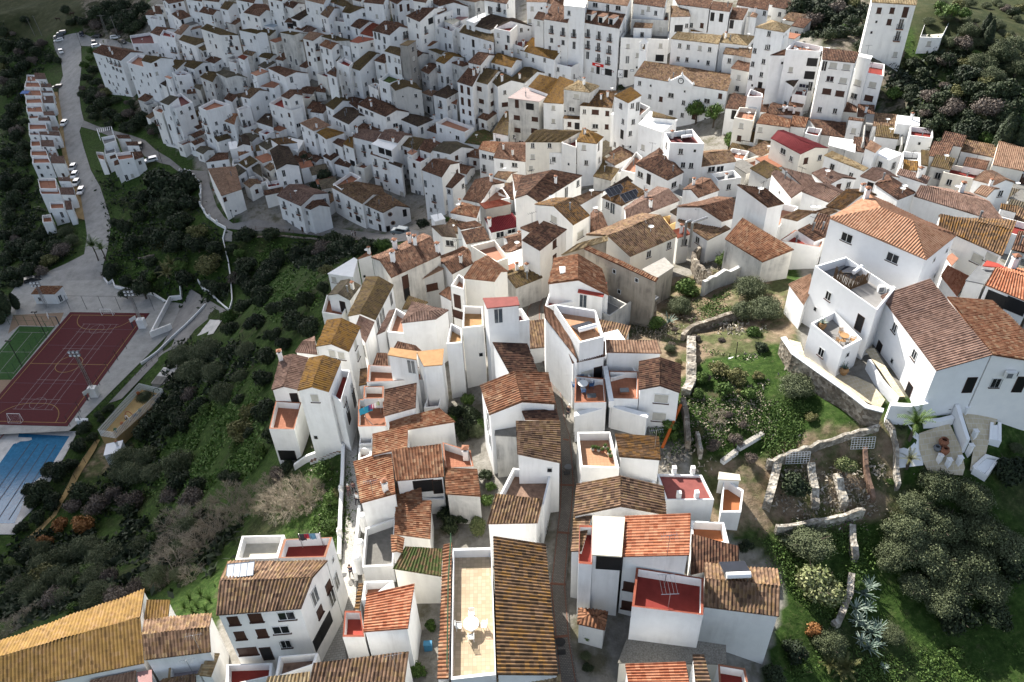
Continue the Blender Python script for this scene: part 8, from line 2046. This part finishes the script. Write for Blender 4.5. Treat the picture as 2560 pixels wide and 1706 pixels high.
for t, x, y, sz, lb, up in (('31',635,1395,1.3,'tall clay pot with spiky plant on the lower villa terrace, farther one',1.2),('31',487,1455,1.0,'clay pot with small plant at the terrace corner, nearer one',.8),('32',690,300,1.0,'clay pot with dried cactus on an iron stand by the villa stairs',.8)):
	z = flz(t, x, y) if t == '31' else T1(*th(t, x, y)[:2]) + .6; P = at_z(*tp(t, x, y), z); r = empty('potted_plant', P); tag(r, lb, 'potted plant'); k = pot(.9*sz, .5*sz).build('pot', 'ochf'); k.parent = r; o = bpy.data.objects.new('leaves', AGV); COL.objects.link(o); o.parent = r; o.location = (0,0,.85*sz); o.scale = (up,)*3
zf = flz('22', 780, 1010)
for k, (x, y) in enumerate(((740,1000),(765,1000),(795,1010),(830,1020),(855,985),(880,1020),(895,1045),(905,1085))):
	P = at_z(*tp('22', x, y), zf); r = empty('potted_plant', P); tag(r, 'small flower pot in the row along the terrace wall above the deep red court', 'potted plant', 'flower pots on the walled terrace'); o = pot(.35,.22).build('pot', 'terra' if k % 2 else 'cream'); o.parent = r; o = bpy.data.objects.new('leaves', CR['l'][0]); COL.objects.link(o); o.parent = r; o.location = (0,0,.45); o.scale = (.28,)*3
A, Bq = th('22',1550,580,1.6), th('22',1380,975,.4); mb = MB(); mb.bar(tuple(A), tuple(Bq), .16, 0, 8); o = mb.build('pipe', plain('orpipe', (.75,.16,.02), .5)); tag(o, 'long orange drain pipe leaning down from the garden wall', 'pipe')
for x, y, tx, ty, lb in ((1575,690,1605,520,'left bent steel flue behind the orange flecked roof'),(1630,700,1660,580,'right bent steel flue with long horizontal end')):
	P = th('21', x, y, 3.2); mb = MB(); L = 4.0; mb.bar((0,0,0), (0,0,L), .19, 0, 10); e = (.7,.1,L+.1) if 'left' in lb else (2.2,.8,L+.3); mb.bar((0,0,L), e, .19, 0, 10); o = mb.build('flue', plain('zinc', (.45,.46,.47), .35, .6).name); o.location = P; tag(o, lb, 'flue')
def antenna(t, x, y, lb, h=2.4, roof=True):
	p, hh = onroof(t, x, y)
	if p is None: return
	mb = MB(); mb.bar((0,0,-.3), (0,0,h), .025, 0, 4); mb.bar((-.7,0,h-.1), (.7,.2,h-.1), .018, 0, 4)
	for k in range(7): q = -.65 + .2*k; mb.bar((q,-.3,h-.1), (q,.35,h-.1), .01, 0, 3)
	o = mb.build('antenna', 'steel'); o.location = p; tag(o, lb, 'antenna')
for a in (('23',1425,395,'television antenna in front of the orange red roof'),('23',1440,560,'television antenna on the deep red terrace'),('13',1290,1470,'television antenna on the speckled roof at the bottom edge'),('03',1780,1500,'television antenna on the lilac stained roof'),('12',1080,1430,'television antenna on the large orange roof by the lane'),('22',1310,980,'television antenna on the golden brown roof beside the flower pot terrace'),('21',1370,150,'television antenna behind the pinkish brown roof'),('03',1840,1280,'white television antenna on the brown roof beside the church'),('12',510,140,'television antenna on the golden tower roof'),('10',1440,1390,'television antenna above the laundry terrace'),('31',1810,800,'television antenna near the lichen covered roof'),('22',100,1200,'television antenna beside the brick floored terrace')): antenna(*a)
P = th('20',1400,1010); r = empty('telecom_mast', (P[0],P[1],T1(*P[:2]))); tag(r,'lattice telecom mast with white antenna panels in front of the church','mast'); mb = MB()
for k in range(3): a = 2.1*k; mb.bar((.4*math.cos(a),.4*math.sin(a),0),(.25*math.cos(a),.25*math.sin(a),8),.05,0,4)
for z in range(8): mb.lathe((0,0,z), [(.36,0),(.40,.05)], 0, 3)
kid('lattice', mb, 'steel', r)
for a in (0,2,4): mb = MB(); mb.box((.7*math.cos(a),.7*math.sin(a),5.8), .25, .2, 1.8); kid('antenna_panel', mb, 'whs', r)
def lamp(t, x, y, lb, h=4.5):
	P = th(t, x, y); r = empty('street_lamp', (P[0],P[1],T1(*P[:2]))); tag(r, lb, 'street lamp'); mb = MB(); mb.bar((0,0,0),(0,0,h),.07,0,6,.05); kid('pole', mb, 'iron', r); mb = MB(); mb.lathe((0,0,h), [(.08,0),(.22,.35),(.26,.4),(.05,.6)], 0, 8); kid('lamp_head', mb, 'iron', r)
for a in (('00',1490,1500,'black street lamp by the white off-roader on the branch road'),('00',747,432,'street lamp at the tip of the green bank by the car park',6),('00',525,480,'street lamp beside the lone silver car',6),('00',1205,1300,'street lamp at the stepped white cluster'),('01',2150,480,'street lamp at the garage door corner',3.5),('11',1245,320,'street lamp on the corner of the junction square')): lamp(*a)
for t, x, y, h, lb, lat in (('00',1005,390,11,'lattice electricity pylon beside the car park lane',True),('00',1120,430,12,'leaning utility pole beside the car park lane',False),('00',385,330,9,'thin utility pole on the far pasture, left of the car park',False),('00',320,330,8,'farther thin utility pole on the pasture',False)):
	P = th(t, x, y); mb = MB()
	if lat:
		for sx, sy in ((-.5,-.5),(.5,-.5),(.5,.5),(-.5,.5)): mb.bar((sx,sy,0),(sx*.4,sy*.4,h),.06,0,4)
		for z in range(0,h-1): f = 1-.6*z/h; mb.bar((-.5*f,-.5*f,z),(.5*f,-.5*f,z+1),.03,0,3); mb.bar((.5*f,.5*f,z),(-.5*f,.5*f,z+1),.03,0,3); mb.bar((-.5*f,.5*f,z),(-.5*f,-.5*f,z+1),.03,0,3)
		mb.bar((-1.6,0,h-.3),(1.6,0,h-.3),.08,0,4)
	else: mb.bar((0,0,0),(-.6,0,h),.13,0,6,.09); mb.bar((-1.2,0,h-.4),(.1,0,h-.4),.05,0,4)
	o = mb.build('utility_pole', 'conc2'); o.location = (P[0],P[1],T1(*P[:2])); tag(o, lb, 'utility pole')
z = flz('31', 900, 1010); A, Bq, Cq = (at_z(*tp('31', *q), z) for q in ((600,985),(745,1095),(915,1030))); mb = MB(); rr = random.Random(5)
for a, b in ((A, Bq), (Bq, Cq)):
	n = int(np.linalg.norm(b - a) / .07)
	for k in range(n): q = a + (b - a) * (k / n); mb.bar(tuple(q), (q[0] + rr.uniform(-.12,.12), q[1] + rr.uniform(-.1,.1), z + rr.uniform(1.2,1.6)), .035, 0, 4)
tag(mb.build('twig_screen', 'wood'), 'rustic twig screen on the villa roof terrace', 'screen')
def ac(t, x, y, lb, z=None):
	m = MB(); m.box((0,0,0), .95, .4, .75, 0, 0); m.box((-.15,-.22,.1), .5, .04, .55, 0, 1); return drop('air_conditioner', m, ['frame','grs'], t, x, y, lb, 'air conditioner', z)
ac('31',1040,1110,'air conditioner unit on the villa roof terrace', flz('31',1030,1130)); ac('31',1110,1120,'small second air conditioner beside the villa unit', flz('31',1030,1130));
p, rz, hs_ = onwall('32',2200,310)
if p is not None: o = ac('32',2200,310,'air conditioner on the wall of the orange roofed villa wing'); o.location = p + np.array([math.sin(rz)*.35, -math.cos(rz)*.35, 0]); o.rotation_euler.z = rz
for (x, y, lb) in ((865,985,'white grid trellis leaning in the vegetable plot, farther one'),(270,1120,'white grid trellis in the vegetable plot, nearer the meadow wall')):
	mb = MB()
	for k in range(9): mb.bar((-1.2+.3*k,0,0),(-1.2+.3*k,.35,1.3),.02,0,4)
	for k in range(6): mb.bar((-1.2,.07*k,.26*k),(1.2,.07*k,.26*k),.02,0,4)
	drop('trellis', mb, 'whs', '32', x, y, lb, 'trellis', T1(*th('32',x,y)[:2])+.5)
def steps(t, pts, w, lb, mats=('w','pav')):
	P = [hit(*q) for q in tpl(t, pts)]; mb = MB(); n = 9
	for k in range(n):
		q = P[0] + (P[1]-P[0])*(k+.5)/n; e = unit(hor(P[1]-P[0])); ang = math.atan2(e[1], e[0]); L = np.linalg.norm(P[1]-P[0])/n; zt = T1(*q[:2]) + .2
		mb.box((q[0],q[1],zt-.5), L*1.02, w, .5, ang, 0); mb.box((q[0],q[1],zt), L*.98, w*.98, .05, ang, 1)
	tag(mb.build('steps', list(mats)), lb, 'steps', None, 'thing')
steps('22','1930,1105 2060,1010',.5,'little white steps with red treads below the overgrown garden'); steps('22','2080,980 2300,850',.5,'upper flight of white steps with red treads beside the crumbling wall'); steps('32','890,10 930,120',1.0,'stone steps between the villa wing and the gabled villa',('wn','flag')); steps('12','520,1090 790,985',1.4,'brown stepped ramp at the foot of the white tower house',('w','brick'))
zy = flz('13', 1100, 300)
for x, y in ((990,100),(965,345),(940,480)):
	m = MB(); m.lathe((0,0,-1.2), [(.45,0),(.45,2.3),(.3,2.5),(0,2.5)], 0, 14); drop('round_pillar', m, 'w', '13', x, y, {100:'upper round white pillar of the concrete yard wall',345:'middle round white pillar of the concrete yard wall',480:'lower round white pillar of the concrete yard wall'}[y], 'pillar', zy)
free_wall('tower_parapet', 'white stepped parapet at the foot of the tower house', gpt('12','365,1190 480,1110 640,1050 815,1000'), 1.2, .35)
z = flz('00',1000,1290); P = [at_z(*tp('00',*q), z) for q in ((925,1290),(1050,1262),(1045,1230),(915,1250))]; mb = MB()
for p in P: mb.bar(tuple(p),(p[0],p[1],z+2.6),.1,0,4)
for k in range(8): f = k/7; a = P[0]*(1-f)+P[1]*f; b = P[3]*(1-f)+P[2]*f; mb.bar((a[0],a[1],z+2.7),(b[0],b[1],z+2.7),.08,0,4)
tag(mb.build('pergola','whs'),'white pergola on the top terrace of the stepped cluster','pergola')
m = MB(); m.face([(-1.6,-1.2,.9),(1.6,-1.2,.8),(1.5,1.2,1.1),(-1.5,1.2,1.2)]); m.face([(-1.5,1.2,1.17),(1.5,1.2,1.07),(1.6,-1.2,.77),(-1.6,-1.2,.87)])
for q in ((-1.5,-1.1),(1.5,-1.1),(1.4,1.1),(-1.4,1.1)): m.bar((*q,-.5),(*q,.9),.04,0,4)
drop('tarpaulin', m, plain('bluet',(.05,.17,.5)), '00', 240, 870, 'blue tarpaulin over a row house terrace', 'tarpaulin', flz('00',260,870))
z = flz('23',1410,720); m = MB()
for s in (-.9,.9): m.bar((0,s,0),(0,s,1.8),.03,0,4); m.bar((-.7,s,1.8),(.7,s,1.8),.03,0,4)
for k in range(5): m.bar((-.6+.3*k,-.9,1.8),(-.6+.3*k,.9,1.8),.012,0,3)
drop('drying_frame', m, 'steel', '23', 1415, 790, 'metal clothes drying frame on the deep red terrace', 'drying frame', z)
zt = flz('13', 2000, 800); q0 = [at_z(*tp('13',*q), zt) for q in ((1800,300),(1775,700),(1765,1500))]
r = fence('terrace_railing', 'dark green railing along the left side of the chequered terrace', [p[:2] for p in q0], [zt+.7]*3, .8, 1.8, 'green', .03, (.98,.5,.1))
for t, x, y, lb in (('22',890,440,'white dividing wall between the two red terraces'),):
	z = flz(t, 720, 430); m = MB(); m.box((0,0,0), .5, 5.6, .9); drop('dividing_wall', m, 'w', t, 880, 440, lb, 'wall', z)['kind'] = 'thing'
for x, y, lb in ((1485,1210,'white stub pillar at the far left of the rose pink terrace'),(1655,1210,'white stub pillar at the far right of the rose pink terrace'),(1528,1440,'white stub pillar at the near left of the rose pink terrace'),(1690,1435,'white stub pillar at the near right of the rose pink terrace')):
	m = MB(); m.box((0,0,0), .4, .4, .9); drop('stub_pillar', m, 'w', '22', x, y, lb, 'pillar', flz('22',1600,1350))
m = MB(); m.bar((0,0,0),(.1,.5,2.2),.05,1,5); m.box((0,0,-.05), 1.4, 1.0, .08, .3, 0); drop('broken_parasol_base', m, ['whs','iron'], '22', 2050, 165, 'white slab with a dark tilted pole in the overgrown garden', 'parasol base')
m = MB(); m.box((0,0,0), .75, 1.5, .1); m.box((0,0,.1), .6, 1.3, .04); drop('skylight', m, ['frame','gl2'], '21', 465, 915, 'small glass skylight in the reddish roof', 'skylight', flz('21',465,915))
for x, y, lb in ((1030,470,'glass skylight in the floor of the right red terrace'),(730,520,'glass topped low table near the edge of the left red terrace')):
	m = MB(); m.box((0,0,0), 1.1, .8, .35, 0, 1); m.box((0,0,.35), .95, .65, .04, 0, 0); drop('glass_box', m, ['gl2','terra'], '22', x, y, lb, 'glass box', flz('22',x,y))
m = MB(); m.box((0,0,0), .7, .45, .95); m.box((0,0,.95), .75, .5, .05); drop('plastic_seat', m, plain('bluew',(.08,.3,.5)), '13', 1585, 1265, 'light blue plastic chair seat dumped in the narrow gap', 'chair')
# ---------------------------------------------------------------- the cloud whose shadow lies over the valley and the far village, with added puffs that dim the skylight there
def sun_dir():
	a, e = rad(-28), rad(38); return np.array([math.sin(a)*math.cos(e), math.cos(a)*math.cos(e), math.sin(e)])
sdv = sun_dir()
edge = [hit(px, py, 5) for px, py in [(1230,40),(1215,200),(1190,330),(1130,450),(1010,580),(850,720),(745,860),(655,1060),(560,1240),(430,1340),(290,1420),(100,1500),(-200,1600)]]
CZc = 520.0
def lift(p): k = (CZc - p[2]) / sdv[2]; q = p + sdv * k; return (q[0], q[1])
low = [lift(p) for p in edge]
poly = low + [lift(np.array([-330, 0, 0])), lift(np.array([-420, 300, 0])), lift(np.array([-330, 620, 40])), lift(np.array([-40, 640, 60]))]
def ico():
	bm = bmesh.new(); bmesh.ops.create_icosphere(bm, subdivisions=2, radius=1); v = np.array([x.co[:] for x in bm.verts]); f = [[y.index for y in x.verts] for x in bm.faces]; bm.free(); return v, f
iv, jf = ico(); rs = np.random.default_rng(11); VV, FF = [], []
def puff(x, y, z, r):
	k = len(VV) * len(iv); d = 1 + .13 * np.sin(iv[:, [0]] * 5 + x) * np.sin(iv[:, [1]] * 6 + y) ; s = np.array([r, r, r * .62])
	VV.append(iv * d * s + np.array([x, y, z])); FF.extend([[a + k for a in f] for f in jf])
pa = np.array(poly); n = 0
gxs = np.arange(pa[:, 0].min(), pa[:, 0].max(), 26); gys = np.arange(pa[:, 1].min(), pa[:, 1].max(), 26)
GX, GY = np.meshgrid(gxs, gys); GX = GX.ravel() + rs.uniform(-7, 7, GX.size); GY = GY.ravel() + rs.uniform(-7, 7, GY.size)
ins = pip(poly, GX, GY); de = np.full(GX.shape, 1e9)
for (x1, y1), (x2, y2) in zip(poly, poly[1:] + poly[:1]):
	t_ = np.clip(((GX-x1)*(x2-x1)+(GY-y1)*(y2-y1))/((x2-x1)**2+(y2-y1)**2), 0, 1); de = np.minimum(de, np.hypot(GX-x1-t_*(x2-x1), GY-y1-t_*(y2-y1)))
for x, y, i_, d_ in zip(GX, GY, ins, de):
	if not i_: continue
	r = min(34, 13 + d_ * .5); puff(x, y, CZc + rs.uniform(-4, 4) + min(30, d_ * .25), r)
for x in np.arange(-380, 260, 44):
	for y in np.arange(130, 420, 44): puff(x + rs.uniform(-14, 14), y + rs.uniform(-14, 14), 470 + rs.uniform(-12, 12), rs.uniform(30, 40))  # extra unseen puffs added overhead to cut skylight on valley and far village
for a, b in zip(poly, poly[1:] + poly[:1]):
	L = math.dist(a, b)
	for k in range(int(L / 11)):
		f = k / int(L / 11); puff(a[0]+(b[0]-a[0])*f + rs.uniform(-4, 4), a[1]+(b[1]-a[1])*f + rs.uniform(-4, 4), CZc + rs.uniform(-3, 3), rs.uniform(7, 13))
me = bpy.data.meshes.new('cloud'); me.from_pydata(np.concatenate(VV).tolist(), [], FF); me.polygons.foreach_set('use_smooth', [True] * len(FF)); me.materials.append(plain('cloudm', (.8, .8, .82), 1, 0, 0, .02)); me.update()
o = link('cloud', me); tag(o, None, None, None, 'stuff')
# ---------------------------------------------------------------- light, view
SUN_AZ, SUN_EL = rad(-28), rad(38)
sd = np.array([math.sin(SUN_AZ) * math.cos(SUN_EL), math.cos(SUN_AZ) * math.cos(SUN_EL), math.sin(SUN_EL)])   # towards the sun
sl = bpy.data.lights.new('sun', 'SUN'); sl.energy = 4.8; sl.angle = rad(.53); sl.color = (1, .955, .88)
so = bpy.data.objects.new('sun', sl); COL.objects.link(so); so.location = (0, 0, 300)
so.rotation_euler = Vector(sd).to_track_quat('Z', 'Y').to_euler()
wo = bpy.data.worlds.new('World'); SC.world = wo; wo.use_nodes = True
nt = wo.node_tree; sk = nt.nodes.new('ShaderNodeTexSky'); sk.sky_type = 'NISHITA'; sk.sun_disc = False
sk.sun_elevation = SUN_EL; sk.sun_rotation = SUN_AZ; sk.air_density = 1.0; sk.dust_density = 2.2; sk.ozone_density = 1.0
bg = nt.nodes['Background']; bg.inputs[1].default_value = .10
hs = nt.nodes.new('ShaderNodeHueSaturation'); hs.inputs['Saturation'].default_value = .68; hs.inputs['Value'].default_value = 1.15   # a half clouded sky is whiter than a clear one
nt.links.new(sk.outputs[0], hs.inputs['Color']); nt.links.new(hs.outputs[0], bg.inputs[0])
vs = SC.view_settings; vs.view_transform = 'Standard'; vs.look = 'None'; vs.exposure = EXPO; vs.gamma = 1
try: vs.use_curve_mapping = False
except Exception: pass
SC.render.film_transparent = False
SC.cycles.max_bounces = 5; SC.cycles.diffuse_bounces = 3; SC.cycles.glossy_bounces = 2; SC.cycles.transmission_bounces = 2; SC.cycles.transparent_max_bounces = 4
SC.cycles.use_denoising = True
